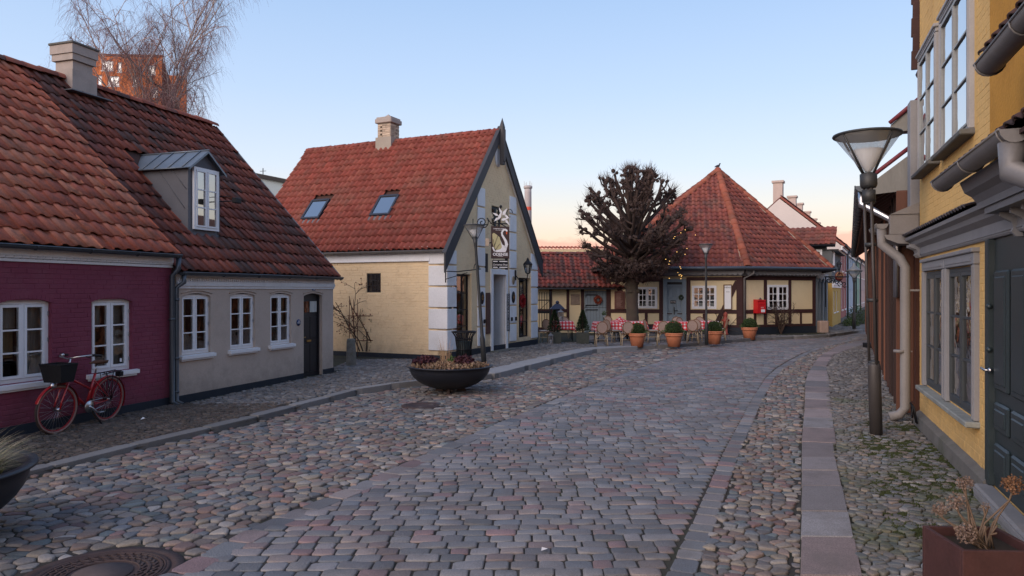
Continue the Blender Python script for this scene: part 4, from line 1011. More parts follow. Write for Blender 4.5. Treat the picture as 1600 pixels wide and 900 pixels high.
mb = MB(); mb.bevbox(PX(702.5) - .07, PX(702.5) + .07, -.03, -.001, 1.50, 1.63, .006); mb.build('small_plate', M_iron, gh)
# attic window and round porthole
window(gh, *wT, rows=3, cols=2, y=.06, mf=mat('attic_frame', c_(.06, .075, .085), .6, .1), fr=.05, cs=.03)
pz = 6.55; mb = MB(); mb.lathe([(.13, 0), (.24, 0), (.24, .035), (.13, .035)], 20, T(GW / 2 - .02, -.003, pz) @ RX(R(90)) @ SCL(.85, 1.3, 1)); ph_ = mb.build('porthole', M_whitewall, gh)
mb = MB(); mb.lathe([(.001, 0.02), (.13, 0.02)], 20, T(GW / 2 - .02, -.003, pz) @ RX(R(90)) @ SCL(.85, 1.3, 1), cap=False); mb.build('pane', M_iron, ph_)
# roof
sl = math.atan(tg); over = .10; Lr = (GW / 2 + over) / math.cos(sl)
M_l = MS @ T(-.05, -over, EZG + .10 - over * tg) @ RX(sl)       # left slope (seen)
rfg = MB(); rfg.box(0, GL + .10, 0, Lr, -.06, -.004, M_l)
M_r = T(GW + over, -.09, EZG + .10 - over * tg) @ RZ(R(90)) @ RX(sl); rfg.box(0, GL + .30, 0, Lr, -.06, -.004, M_r)
rfg = rfg.build('roof', M_under, gh)
def skyl(px0, px1, py0, py1):
    W = FG.m @ M_l; o = Vector((0, 0, EYE)); n = W.to_3x3() @ Vector((0, 0, 1)); p0 = W.translation; out = []
    for px, py in ((px0, py1), (px1, py0)):
        dr_ = Vector(((px - 800) / FPX, 1, (455 - py) / FPX)); t = (p0 - o).dot(n) / dr_.dot(n); out.append(W.inverted() @ (o + dr_ * t))
    return out
hs_ = []
for pxa, pxb in ((494, 496), (602, 604)):
    q = skyl(pxa, pxb, 331, 331)[0]; hs_.append((q.x - .38, q.x + .38, q.y - .42, q.y + .50))
if True:
    q = skyl(602, 604, 325, 325)[0]; hs_[1] = (q.x - .38, q.x + .38, q.y - .42, q.y + .50)
tile_roof(rfg, M_l, [(0, 0), (GL + .11, 0), (GL + .11, Lr), (0, Lr)], MT_r, .207, .30, holes=hs_, seed=21, h=.075, rough=.7)
tile_roof(rfg, M_r, [(0, 0), (1.2, 0), (1.2, Lr), (0, Lr)], MT_r, .24, .31, seed=22, limit=0)
for h in hs_:
    mb = MB(); a, b, c, d = h; t_ = .07
    mb.box(a, a + t_, c, d, 0, .12, M_l); mb.box(b - t_, b, c, d, 0, .12, M_l); mb.box(a + t_, b - t_, c, c + t_, 0, .12, M_l); mb.box(a + t_, b - t_, d - t_, d, 0, .13, M_l)
    sk = mb.build('roof_window', mat('roof_window_frame', c_(.03, .035, .05), .45, .1), gh)
    mb = MB(); mb.add([(a + t_, c + t_, .10), (b - t_, c + t_, .10), (b - t_, d - t_, .10), (a + t_, d - t_, .10)], [(0, 1, 2, 3)], M_l); mb.build('pane', glass('skylight_glass', (.2, .25, .3), .55), sk)
    mb = MB(); mb.box(a + .02, b - .02, c + .02, d - .02, 0, .03, M_l); mb.build('blind', M_lead, sk)
    mb = MB(); mb.box(a - .06, b + .06, c - .16, c, .01, .05, M_l); mb.build('flashing', M_lead, sk)
ridge_tiles(rfg, (GW / 2, -.10, RZG + .07), (GW / 2, GL + .05, RZG + .07), MT_r, .12)
# barge boards and finial
M_barge = mat('barge_board', c_(.050, .050, .058), .6, .1, 3, bump=.15)
mb = MB()
for s in (-1, 1):
    def bp(t, dz): x = -.30 + (GW / 2 + .30) * t; x = x if s < 0 else GW - x; return (x, EZG + .12 + tg * ((GW / 2 + .30) * t - .30) + dz)
    p = [bp(0, -.34 - .12), bp(1, -.34), bp(1, .10), bp(0, .10)]
    if s > 0: p = p[::-1]
    mb.prism(p, -.13, -.08)
    q_ = [bp(0, .10), bp(1, .10), bp(1, .13), bp(0, .13)]; q_ = q_ if s < 0 else q_[::-1]
    mb.prism(q_, -.15, -.02)
mb.build('barge_board', M_barge, gh)
mb = MB()
for s in (-1, 1):
    def bp(t, dz): x = (GW / 2 + .0) * t; x = x if s < 0 else GW - x; return (x, EZG + tg * (GW / 2) * t + dz)
    p = [bp(0.02, -.24), bp(1, -.24), bp(1, -.02), bp(0.02, -.02)]
    if s > 0: p = p[::-1]
    mb.prism(p, -.06, -.002)
mb.build('verge_trim', M_whitewall, gh)
mb = MB(); m_ = T(GW / 2, -.17, 0)
mb.box(-.09, .09, -.07, .05, RZG - 1.05, RZG + .22, m_); mb.add([(-.09, -.07, RZG + .22), (.09, -.07, RZG + .22), (.09, .05, RZG + .22), (-.09, .05, RZG + .22), (0, -.01, RZG + .52)], [(0, 1, 4), (1, 2, 4), (2, 3, 4), (3, 0, 4)], m_)
mb.box(-.06, .06, -.11, -.07, RZG - .95, RZG + .12, m_); mb.build('finial', M_barge, gh)
# chimney
ch_u = 0
def gridge(px):
    a = FG.m @ Vector((GW / 2, 0, 0)); dv = Vector((-gdir.y, gdir.x, 0)); r = (px - 800) / FPX; return (r * a.y - a.x) / (dv.x - r * dv.y)
cu = gridge(607); cyy = (FG.m @ Vector((GW / 2, cu, 0))).y; zt_ = EYE + (455 - 186) / FPX * cyy
M_chb = mat('chimney_brick', None, .9, .12, 3, pal=[c_(.46, .36, .27), c_(.42, .33, .26), c_(.50, .40, .31), c_(.38, .30, .24)], bump=.3)
mb = MB(); mb.box(GW / 2 - .27, GW / 2 + .27, cu - .27, cu + .27, RZG - .4, zt_ - .2); mb.box(GW / 2 - .33, GW / 2 + .33, cu - .33, cu + .33, RZG - .5, RZG + .22)
cm = mb.build('chimney', M_mortar, gh)
bx = MB(); bx.bevbox(0, .20, 0, .02, 0, .055, .004); ins = []
for j in range(int((zt_ - .2 - RZG - .22) / .066)):
    for i in range(3):
        zz = RZG + .23 + j * .066; xo = -.27 + i * .21 - (.1 if j % 2 else 0)
        if xo + .20 > .28 or xo < -.30: xo = max(-.27, min(xo, .07))
        ins.append((0, T(GW / 2 - .282, cu + .27, zz) @ RZ(R(-90)) @ T(xo + .27, 0, 0))); ins.append((0, T(GW / 2 + xo, cu - .282, zz)))
pieces(cm, 'brick', ins, [bx], M_chb, 120)
mb = MB(); mb.bevbox(GW / 2 - .35, GW / 2 + .35, cu - .35, cu + .35, zt_ - .2, zt_ - .04, .02); mb.bevbox(GW / 2 - .31, GW / 2 + .31, cu - .31, cu + .31, zt_ - .04, zt_ + .02, .01)
mb.add([(GW / 2 - .15, cu - .15, zt_ + .02), (GW / 2 + .15, cu - .15, zt_ + .02), (GW / 2 + .15, cu + .15, zt_ + .02), (GW / 2 - .15, cu + .15, zt_ + .02), (GW / 2, cu, zt_ + .17)], [(0, 1, 4), (1, 2, 4), (2, 3, 4), (3, 0, 4)])
mb.build('cap', M_chim, cm)
# iron bracket over the left shop window
mb = MB(); xb = gu(694); mb.tube([(xb, -.05, 2.68), (xb + .02, -.4, 2.66), (xb + .55, -.62, 2.72), (xb + .9, -.72, 2.76)], .016, 5); mb.tube([(xb, -.05, 2.45), (xb + .4, -.55, 2.64)], .012, 5)
mb.tube([(xb + .72 + .16 * math.cos(t / 10 * math.pi), -.68, 2.76 + .16 * math.sin(t / 10 * math.pi)) for t in range(11)], .014, 5); mb.tube([(xb, -.05, 2.35), (xb, -.05, 2.8)], .018, 5)
mb.build('wrought_bracket', M_iron, gh)

# ---- hanging sign: own thing (frame of FG), parallel to the facade plane but swung out on its bracket
sgn = Fac((0, 0), (1, 0))
def face_thing(name, label, cat, px, py, Y, rz, **k):
    p = P(px, py, Y); return thing(name, label, cat, p, rz, **k), p
Ysg = 22.3; hs = thing('hanging_sign', 'tall dark shop sign with a white swan hanging from an iron bracket on the gable', 'sign', P(781.5, 379, Ysg), FG.ang * .0 + R(12))
k_ = Ysg / FPX; SW, SH = 14.5 * k_, 25 * k_
M_signbg = mat('sign_brown', c_(.055, .032, .030), .5, .08); M_swan = mat('sign_white', c_(.75, .73, .74), .5, .03); M_wing = mat('sign_straw', c_(.50, .44, .24), .5, .05); M_beak = mat('sign_orange', c_(.7, .12, .04), .5, .05)
mb = MB(); mb.bevbox(-SW, SW, -.03, .03, -SH, SH, .01); bd = mb.build('board', M_signbg, hs)
def shape(pts, name, mt_, y=-.034, th=.004, par=None):
    m = MB(); P2 = [((x - .5) * 2 * SW, (.5 - z) * 2 * SH) for x, z in pts]; m.prism(P2, y, y + th); return m.build(name, mt_, par or bd)
# swan outline in board coordinates (0..1 across, 0..1 down)
body = [(.10, .72), (.20, .74), (.30, .70), (.42, .52), (.50, .42), (.56, .50), (.62, .57), (.72, .60), (.80, .63), (.86, .66), (.84, .73), (.78, .80), (.30, .80), (.18, .78)]
shape(body, 'swan_body', M_swan)
neckc = [(.78, .66), (.84, .56), (.80, .46), (.70, .36), (.60, .27), (.58, .19), (.65, .12), (.76, .09), (.84, .12), (.88, .15)]
mb = MB(); wv = [.075, .085, .07, .06, .052, .05, .048, .05, .055, .035]; vs = []
for i, (x, z) in enumerate(neckc):
    a = neckc[max(i - 1, 0)]; b = neckc[min(i + 1, len(neckc) - 1)]; tx, tz = b[0] - a[0], (b[1] - a[1]) * 1.72; L_ = math.hypot(tx, tz); nx_, nz_ = -tz / L_, tx / L_ / 1.72
    for s in (-1, 1): vs.append((((x + s * nx_ * wv[i]) - .5) * 2 * SW, -.034, (.5 - (z + s * nz_ * wv[i])) * 2 * SH))
n_ = len(neckc); mb.add(vs + [(v[0], -.03, v[2]) for v in vs], [(2 * i, 2 * i + 1, 2 * i + 3, 2 * i + 2) for i in range(n_ - 1)]); mb.build('swan_neck', M_swan, bd)
shape([(.85, .15), (.88, .18), (.86, .26), (.80, .20)], 'beak', M_beak, y=-.037)
shape([(.06, .24), (.14, .20), (.30, .26), (.46, .34), (.54, .52), (.58, .64), (.52, .70), (.28, .74), (.16, .68), (.08, .52)], 'wing', M_wing, y=-.037)
shape([(.04, .65), (.12, .64), (.22, .77), (.14, .78)], 'tail', M_swan, y=-.036)
mb = MB()
for a, b in (((.10, .40), (.22, .76)), ((.40, .22), (.16, .62)), ((.46, .54), (.22, .74))):
    mb.tube([((a[0] - .5) * 2 * SW, -.042, (.5 - a[1]) * 2 * SH), ((b[0] - .5) * 2 * SW, -.042, (.5 - b[1]) * 2 * SH)], .007, 4)
mb.build('feather_line', M_signbg, bd)
text(bd, 'lettering', 'ODENSE', .125, T(0, -.036, (.5 - .875) * 2 * SH), M_swan, bold=.003)
text(bd, 'lettering', 'DENMARK', .035, T(0, -.036, (.5 - .93) * 2 * SH), M_swan)
text(bd, 'lettering', 'CHRISTMAS SHOP', .042, T(-.05, -.036, (.5 - .075) * 2 * SH), M_swan, bold=.001); text(bd, 'lettering', 'SINCE ODENSE', .03, T(-.05, -.036, (.5 - .12) * 2 * SH), M_swan)
l2 = -SH - .05; mb = MB(); mb.bevbox(-SW * .86, SW * .86, -.02, .02, l2 - .26, l2, .008); b2 = mb.build('lower_board', M_iron, hs)
text(b2, 'lettering', 'Christmas Shop', .082, T(0, -.024, l2 - .14), M_swan, sx=.88)
mb = MB()
for zz in (l2 - .04, l2 - .22): mb.box(-SW * .78, -SW * .3, -.024, -.02, zz - .012, zz + .012); mb.box(-SW * .1, SW * .78, -.024, -.02, zz - .012, zz + .012)
mb.build('border_print', M_swan, b2)
mb = MB(); mb.tube([(-SW * .7, 0, l2), (-SW * .7, 0, -SH)], .008, 4); mb.tube([(SW * .7, 0, l2), (SW * .7, 0, -SH)], .008, 4); mb.build('link', M_iron, hs)
# bracket: scroll to the left, pole back to wall, ornament on top
mb = MB(); zb_ = SH + .06
wallx = Vector((-.75, 1.6, 0))
mb.tube([(-SW - .02, 0, zb_ + .03), (SW, 0, zb_ + .03)], .018, 6)
sp = [(-SW - .28 + (.02 + .19 * t / 22) * math.cos(t * .55 + 1.2), 0, zb_ + .06 + (.02 + .19 * t / 22) * math.sin(t * .55 + 1.2)) for t in range(23)]
mb.tube(sp, .016, 5); mb.tube([sp[-1], (-SW, 0, zb_ + .03)], .016, 5); mb.tube([(-SW - .56, 0, zb_ - .12), (-SW - .56, 0, zb_ + .16)], .014, 5); mb.tube([(-SW - .56, 0, zb_ - .0), sp[-3]], .014, 5)
mb.tube([(0, 0, zb_ + .03), (0.35, .9, zb_ + .03)], .018, 6); mb.tube([(-SW, .04, 0), (-SW, .45, 0)], .02, 6); mb.build('bracket', M_iron, hs)
mb = MB(); mb.bevbox(-SW - .17, -SW - .06, -.05, .05, -.12, .12, .01); mb.build('wall_lamp_box', M_chb, hs)
mb = MB(); r = random.Random(8)    # rider shaped weathervane ornament as pale sheet cut-out: leaves and curls
for (x, z, a, l_, w_) in ((-.02, .30, 1.2, .20, .08), (.10, .22, .3, .18, .07), (.22, .30, 2.4, .16, .06), (-.12, .36, 2.7, .14, .06), (.12, .42, 1.0, .18, .08), (.02, .46, 2.0, .14, .06), (.20, .16, -.9, .16, .06), (-.10, .24, -2.4, .13, .06)):
    ca_, sa_ = math.cos(a), math.sin(a)
    mb.prism([(x + l_ * ca_, z + SH + l_ * sa_), (x - w_ * sa_ * .6, z + SH + w_ * ca_ * .6), (x - l_ * .5 * ca_, z + SH - l_ * .5 * sa_), (x + w_ * sa_ * .6, z + SH - w_ * ca_ * .6)], -.012 - r.random() * .02, .012)
mb.build('ornament', M_swan, hs); mb = MB(); mb.tube([(0, 0, SH + .1), (.02, 0, SH + .62)], .014, 5); mb.ball((.02, 0, SH + .62), .045)
mb.tube([(.30 + .09 * math.cos(t * .5), 0, SH + .42 + .12 * math.sin(t * .5)) for t in range(11)], .012, 5); mb.build('ornament_stem', M_iron, hs)

# ---- wall lantern
lp = FG.m @ Vector((gu(803), -.05, 0)); ln = thing('wall_lantern', 'black old-fashioned lantern on a curved wall bracket right of the shop door', 'lantern', m=FG.m @ T(gu(803), -.046, 2.66))
mb = MB(); mb.bevbox(-.05, .05, -.03, 0, -.18, .18, .01); mb.tube([(0, -.02, .0), (.05, -.12, -.15), (.12, -.26, -.2), (.22, -.36, -.12), (.24, -.38, .06)], .018, 6); mb.build('bracket', M_iron, ln)
m_ = T(.24, -.38, .08) @ SCL(.8, .8, .72); mb = MB(); mb.lathe([(.05, -.06), (.09, -.02), (.10, 0)], 6, m_); mb.lathe([(.20, .40), (.21, .43), (.13, .54), (.07, .60), (.05, .68), (.02, .74), (.001, .76)], 6, m_, smooth=False)
for i in range(6):
    a = i * math.pi / 3; mb.tube([m_ @ Vector((.10 * math.cos(a), .10 * math.sin(a), 0)), m_ @ Vector((.19 * math.cos(a), .19 * math.sin(a), .40))], .010, 4)
mb.build('cage', M_iron, ln)
mb = MB(); mb.lathe([(.095, 0), (.18, .40)], 6, m_, smooth=False, cap=False); mb.build('glass', M_glassl, ln)
mb = MB(); mb.lathe([(.02, .05), (.035, .12), (.02, .22), (.001, .25)], 10, m_); mb.build('bulb', M_white, ln)
# ================================================================ OCTAGONAL CORNER HOUSE AND LOW CAFE WING
def timber_frame(parent, posts, rails, braces=(), m=None, th=.03, name='timber'):
    """posts: (x0,x1,z0,z1); rails the same; each beam a part"""
    for k, (a, b, c, d) in enumerate(list(posts) + list(rails)):
        mb = MB(); t = th + (.004 if k >= len(posts) else 0); mb.bevbox(a, b, -t, -.001, c, d, .008, m); mb.build('beam', M_timber, parent)
    for (x0, z0, x1, z1, w) in braces:
        mb = MB(); d = Vector((x1 - x0, z1 - z0)); n = Vector((-d.y, d.x)).normalized() * w / 2
        mb.prism([(x0 - n.x, z0 - n.y), (x1 - n.x, z1 - n.y), (x1 + n.x, z1 + n.y), (x0 + n.x, z0 + n.y)], -th - .006, -.001, m); mb.build('brace', M_timber, parent)
oh = thing('corner_house', 'low half-timbered corner house with a tall eight-sided tiled roof behind the cafe tables', 'house', (0, 0, 0))
V0, V1, V2 = Vector((4.55, 34.9)), Vector((10.62, 33.35)), Vector((14.72, 35.1))
F1, F2 = Fac(V0, V1), Fac(V1, V2)
zE = 3.12
# eave polygon (roof)
E = [Vector(p) for p in ((4.1, 34.2), (10.68, 32.75), (15.5, 34.95), (16.9, 39.4), (15.8, 44.0), (10.8, 45.8), (5.6, 44.0), (3.5, 39.4))]
APEX = Vector((11.15, 39.2, 8.65))
# left facade F1
pxs1 = lambda px: F1.u(px); pz = lambda F, px, py: F.z(px, py)
wA = (pxs1(995.5), pxs1(1027), 1.28, 2.30); wBm = (pxs1(1081), pxs1(1119.5), 1.28, 2.36)
dO = (pxs1(1037), pxs1(1071.5), .15, 2.55)
zb = .12
wm = wall_mesh(F1.L, zE, [wA, wBm, dO], m=F1.m, th=.28); w2 = (F2.u(1198.5), F2.u(1231), 1.22, 2.40)
wm2 = wall_mesh(F2.L, zE, [w2], m=F2.m, th=.28); wm.add(wm2.v, wm2.f)
V3 = Vector((15.75, 35.85)); V4 = Vector((16.1, 38.6)); F3 = Fac(V2 + Vector((-.1, .5)), V4 + Vector((.9, .9)))
owall = wm.build('wall', M_creamh, oh)
mb = MB(); mb.box(-.02, F1.L + .015, -.035, -.002, -.05, .42, F1.m); mb.box(-.015, F2.L + .02, -.036, -.003, -.05, .42, F2.m); mb.build('plinth', M_plinth, oh)
# frame timbers F1: panel at left of window A, posts, rails
u1 = pxs1; p1 = [(0.0, .22, .42, 2.62), (u1(1030.5) - .02, u1(1036), .42, 2.62), (u1(1072.5), u1(1079), .42, 2.62), (F1.L - .26, F1.L + .01, .42, 2.72), (u1(1007.5), u1(1012), .42, 1.12), (u1(1098), u1(1103), .42, 1.05), (u1(1130), u1(1135), .42, 1.05)]
r1 = [(0.0, u1(1036), 1.06, 1.24), (u1(1079), F1.L, 1.06, 1.24), (0, u1(1036), 2.55, 2.72), (u1(1072.5), F1.L, 2.60, 2.76), (u1(1079), F1.L, .42, .54), (0, u1(1036), .42, .54)]
timber_frame(owall, p1, r1, [(u1(1119), .55, u1(1152), 2.55, .22), (u1(961), 2.5, u1(974), 1.9, .2)], m=F1.m)
u2 = F2.u; p2 = [(-.01, .20, .42, 2.78), (u2(1193), u2(1198), .42, 2.72), (u2(1231.5), u2(1236), .42, 2.72), (F2.L - .20, F2.L + .01, .42, 2.78), (u2(1177.5), u2(1181.5), .42, 1.12), (u2(1249.5), u2(1252.5), .42, 1.12), (u2(1211), u2(1216), .42, 1.12)]
r2 = [(0, F2.L, 1.06, 1.24), (0, F2.L, 2.62, 2.80), (0, F2.L, .42, .54)]
timber_frame(owall, p2, r2, m=F2.m)
for F, w in ((F1, wA), (F1, wBm), (F2, w2)):
    window(oh, *w, rows=3, cols=2, sub=2, m=F.m, y=-.03, fr=.06, cs=.05, bar=.035, mull=.03,
           curtain=[('curtain', .1, .9, .02, .25, M_curtain)])
M_floral = mat('window_flowers', None, .8, .2, pal=[c_(.5, .5, .5), c_(.5, .45, .45), c_(.1, .15, .08)])
# blue-grey panelled door with frame
mb = MB(); a, b, c, d = dO
mb.box(a - .02, a + .16, -.07, .1, c - .1, d + .12, F1.m); mb.box(b - .16, b + .02, -.07, .1, c - .1, d + .12, F1.m); mb.box(a + .16, b - .16, -.07, .1, d - .02, d + .12, F1.m); mb.box(a + .16, b - .16, -.04, .1, d - .22, d - .14, F1.m)
mb.build('door_frame', M_greyblue, oh)
mb = MB(); cx = (a + b) / 2; mb.box(a + .16, b - .16, .02, .08, c, d - .22, F1.m)
mb.box(cx - .012, cx + .012, .005, .02, c, d - .24, F1.m)
for xa, xb in ((a + .22, cx - .07), (cx + .07, b - .22)):
    for za, zb_ in ((c + .1, .95), (1.15, 1.75), (1.82, 2.22)): mb.bevbox(xa, xb, .0, .022, za, zb_, .015, F1.m)
dr = mb.build('door', M_greyblue, oh)
mb = MB(); mb.box(a + .2, b - .2, -.02, .02, d - .14, d - .02, F1.m); mb.build('fanlight_grille', M_iron, dr)
mb = MB(); mb.box(a + .22, b - .22, .03, .07, d - .14, d - .02, F1.m); mb.build('pane', M_glass, dr)
mb = MB(); mb.box(cx - .04, cx + .0, -.03, .02, 1.0, 1.35, F1.m); mb.tube([F1.m @ Vector((cx - .02, -.02, 1.18)), F1.m @ Vector((cx - .02, -.07, 1.18)), F1.m @ Vector((cx + .14, -.07, 1.18))], .018, 6); mb.build('handle', M_iron, dr)
for xx in (cx - .55, cx + .12): 
    mb = MB(); mb.box(xx, xx + .43, -.012, .02, 1.02, 1.06, F1.m); mb.build('hinge_bar', M_timber, dr)
mb = MB(); mb.box(cx - .2, cx + .05, -.015, .0, 1.52, 1.66, F1.m); sg = mb.build('door_sign', M_iron, oh); text(sg, 'lettering', 'ENTRE', .075, F1.m @ T(cx - .07, -.02, 1.59), M_white)
mb = MB(); mb.box(a + .1, b - .1, .1, .14, .0, d, F1.m); mb.build('backing', M_room, oh)
# menu boards
for (px0, px1, z0, z1, mt_, fr_, lab) in ((1132, 1142, 1.28, 2.36, M_white, mat('brown_frame', c_(.16, .09, .05), .6, .1), 'menu_board'), (962, 975, 1.28, 2.05, mat('chalk_brown', c_(.11, .045, .035), .7, .1), mat('board_frame', c_(.16, .06, .05), .6, .1), 'menu_board')):
    x0_, x1_ = u1(px0), u1(px1); mb = MB(); mb.bevbox(x0_ - .05, x1_ + .05, -.09, -.045, z0 - .05, z1 + .05, .01, F1.m); bo = mb.build(lab, fr_, oh)
    mb = MB(); mb.box(x0_, x1_, -.10, -.088, z0, z1, F1.m); mb.build('sheet', mt_, bo)
    if px0 == 1132:
        text(bo, 'lettering', 'MENU', .10, F1.m @ T((x0_ + x1_) / 2, -.104, z1 - .09), M_iron)
        mb = MB(); mb.box(x0_ + .06, x1_ - .06, -.104, -.1, z1 - .30, z1 - .285, F1.m); mb.build('rule_print', M_iron, bo)
    else:
        mb = MB(); r = random.Random(5)
        for k in range(12): mb.box(x0_ + .04, x1_ - .04 - r.random() * .12, -.104, -.1, z1 - .08 - k * .058, z1 - .065 - k * .058, F1.m)
        mb.build('lettering', mat('chalk', c_(.4, .25, .22), .9, .1), bo)
# fascia board with wavy valance and gutter following the eaves
mb = MB()
for F in (F1, F2):
    mb.box(-.05, F.L + .05, -.35, -.30, zE - .20, zE + .02, F.m); mb.box(-.05, F.L + .05, -.30, .0, zE - .06, zE - .02, F.m); mb.box(0, F.L, -.012, -.001, 2.80, zE - .06, F.m)
mb.build('fascia', M_greytrim, oh)
n = 26
for F in (F1, F2):
    mb = MB(); nn = int(F.L / .22)
    for i in range(nn): x = F.L * (i + .5) / nn; mb.prism([(x - .11, zE - .20), (x - .09, zE - .25), (x, zE - .29), (x + .09, zE - .25), (x + .11, zE - .20)], -.348, -.302, F.m)
    mb.build('scalloped_valance', M_greytrim, oh)
Ev = [Vector((e.x, e.y, zE + .03)) for e in E]
GO = [];  ctr = Vector((10.8, 39.3, 0))
for e in Ev: d_ = (e - ctr); d_.z = 0; GO.append(e + d_.normalized() * .10)
mb = MB(); mb.tube(GO[0:4], .085, 8); mb.build('gutter', M_zinc, oh)
for px, F, off in ((1161, F2, .12),):
    x = .04; mb = MB(); mb.tube([F.m @ Vector((x + .15, -.55, zE)), F.m @ Vector((x + .15, -.55, zE - .2)), F.m @ Vector((x, -.1, zE - .42)), F.m @ Vector((x, -.1, .35))], .05, 8); mb.build('downpipe', M_zincl, oh)
# roof faces
roofo = MB()
for i in range(8):
    a, b = Ev[i], Ev[(i + 1) % 8]; roofo.add([a, b, APEX, a - Vector((0, 0, .08)), b - Vector((0, 0, .08))], [(0, 1, 2), (0, 3, 4, 1)])
roofo.add([v - Vector((0, 0, .08)) for v in Ev], [tuple(range(7, -1, -1))])
ro = roofo.build('roof', M_under, oh)
def roof_face(i, seed, limit=300, mt_=MT_c):
    a, b = Ev[i].copy(), Ev[(i + 1) % 8].copy(); x = (b - a).normalized(); n = x.cross(APEX - a).normalized(); 
    if n.z < 0: n = -n
    y = n.cross(x).normalized()
    Mf = Matrix((x, y, n)).transposed().to_4x4(); Mf.translation = a
    Li = Mf.inverted(); ap = Li @ APEX; W = (b - a).length
    # centre the grid
    tile_roof(ro, Mf, [(0, 0), (W, 0), (ap.x, ap.y), (ap.x - .001, ap.y)], mt_, .26, .34, seed=seed, limit=limit, h=.075)
    ins = [(0, Mf @ T((i_ + .5) * .26, -.03, .0)) for i_ in range(int(W / .26))]
roof_face(0, 31, 300); roof_face(1, 32, 300); roof_face(2, 33, 100); roof_face(7, 34, 60)
MT_hip = mat('hip_tile_clay', None, .8, .12, 2.2, bump=.3, pal=[c_(.27, .078, .048), c_(.31, .092, .055), c_(.23, .068, .043), c_(.28, .088, .055)], dirt=c_(.2, .12, .09), dirt_amt=.5, dirt_scale=2)
for i in (0, 1, 2, 3): ridge_tiles(ro, Ev[i] + Vector((0, 0, .04)), APEX + Vector((0, 0, .03)), MT_hip, .15 if i != 1 else .17, .40, name='hip_tile')
for i in (1, 2):
    a = Ev[i]; dv = (APEX - a); mb = MB(); side = 1
    t_ = dv.normalized().cross(Vector((0, 0, 1))).normalized() * (.19)
    mb.tube([a + dv * .03 - t_ + Vector((0, 0, .0)), a + dv * .96 - t_ * .6], .035, 5); mb.build('hip_mortar', mat('lime_mortar', c_(.36, .28, .22), .95, .25, 4), ro)
mb = MB(); mb.lathe([(.20, -.12), (.15, .02), (.06, .08), (.001, .1)], 10, Matrix.Translation(APEX)); mb.build('roof_cap', MT_hip, oh)
# recessed corner entrance with grey-blue posts
mb = MB()
e0 = Vector((14.72, 35.1)); e1 = Vector((17.2, 39.8)); FE = Fac(e0 + Vector((.0, .35)), e1)
wE = [(.35, 1.0, 1.25, 2.6), (1.5, 2.4, 1.25, 2.6), (2.9, 4.2, 1.25, 2.6)]
we = wall_mesh(FE.L, zE, wE, m=FE.m, th=.1); we.build('entrance_wall', M_creamh, oh)
for w in wE: window(oh, *w, rows=4, cols=1, sub=3 if w[0] > 1.2 else 2, m=FE.m, y=.0, mf=M_white, fr=.05, cs=.03, bar=.03, room=False)
mb = MB(); mb.box(0, FE.L, .3, .35, 0, zE, FE.m); mb.build('backing', M_room, oh)
for u_ in (.15, 1.25, 2.65, 4.4):
    mb = MB(); mb.bevbox(u_ - .14, u_ + .14, -.22, .06, .12, 2.72, .03, FE.m); mb.bevbox(u_ - .18, u_ + .18, -.26, .05, 2.55, 2.75, .02, FE.m); mb.bevbox(u_ - .18, u_ + .18, -.26, .05, .10, .35, .02, FE.m); mb.build('post', M_greyblue, oh)
mb = MB(); mb.box(0, FE.L, -.20, -.12, 2.7, zE - .1, FE.m); mb.box(0, FE.L, -.05, .0, .95, 1.2, FE.m); mb.build('rail', M_greyblue, oh)
mb = MB(); mb.box(0, FE.L + .1, -.30, -.1, -.05, .18, FE.m); mb.build('step', M_stoneplinth, oh)
mb = MB(); mb.bevbox(-.22, .22, -.2, .2, 0, .62, .05, T(15.05, 35.0, .05)); mb.build('corner_stone', mat('pink_granite', c_(.34, .25, .21), .85, .1, 5, bump=.3), oh)
# iron scroll bracket (dark) at the corner, hanging under the eave
sb = thing('iron_scroll_bracket', 'black wrought iron scroll bracket under the eaves of the corner entrance', 'bracket', (16.2, 36.2, 2.2))
mb = MB()
for k in range(5):
    cx_, cz_ = -.35 + k * .22, .45 - .05 * k
    mb.tube([(cx_ + (.03 + .012 * t) * math.cos(t * .7 + k), .0 + k * .05, cz_ + (.03 + .012 * t) * math.sin(t * .7 + k)) for t in range(12)], .022, 5)
mb.tube([(-.55, 0, .62), (.75, .2, .62)], .03, 6); mb.tube([(-.5, 0, .6), (-.5, 0, -.9)], .025, 6); mb.build('scrollwork', M_iron, sb)
# red oval sign on the same corner
os_ = thing('oval_sign', 'dark red oval shop sign hanging over the corner entrance below a black lantern', 'sign', P(1311, 432, 37.5), R(20))
k_ = 37.5 / FPX; mb = MB(); mb.lathe([(.001, -.03), (7.6 * k_, -.03), (8.1 * k_, 0), (7.6 * k_, .03), (.001, .03)], 24, RX(R(90)) @ SCL(1, .95, 1)); bo = mb.build('board', mat('sign_dark_red', c_(.16, .022, .022), .5, .1), os_)
mb = MB(); mb.tube([(7.0 * k_ * math.cos(t / 20 * math.pi), -.05, 6.6 * k_ * math.sin(t / 20 * math.pi)) for t in range(21)], .02, 4); mb.build('arc_print', mat('sign_gold', c_(.5, .3, .14), .6), bo)
text(bo, 'lettering', 'Café', .16, T(0, -.045, .06), MATS['sign_gold']); text(bo, 'lettering', 'Restaurant', .085, T(0, -.045, -.08), MATS['sign_gold'])
mb = MB(); mb.tube([(0, 0, 8 * k_), (0, 0, .55), (-.6, .2, .55)], .02, 5); mb.build('hanger', M_iron, os_)
lt_ = thing('corner_lantern', 'small black lantern above the red oval sign', 'lantern', P(1311, 420, 37.4)); mb = MB()
mb.lathe([(.13, .22), (.15, .25), (.10, .34), (.05, .38), (.001, .48)], 8, smooth=False); mb.lathe([(.05, -.08), (.07, 0)], 8); mb.tube([(0, 0, -.3), (0, 0, -.08)], .02, 5)
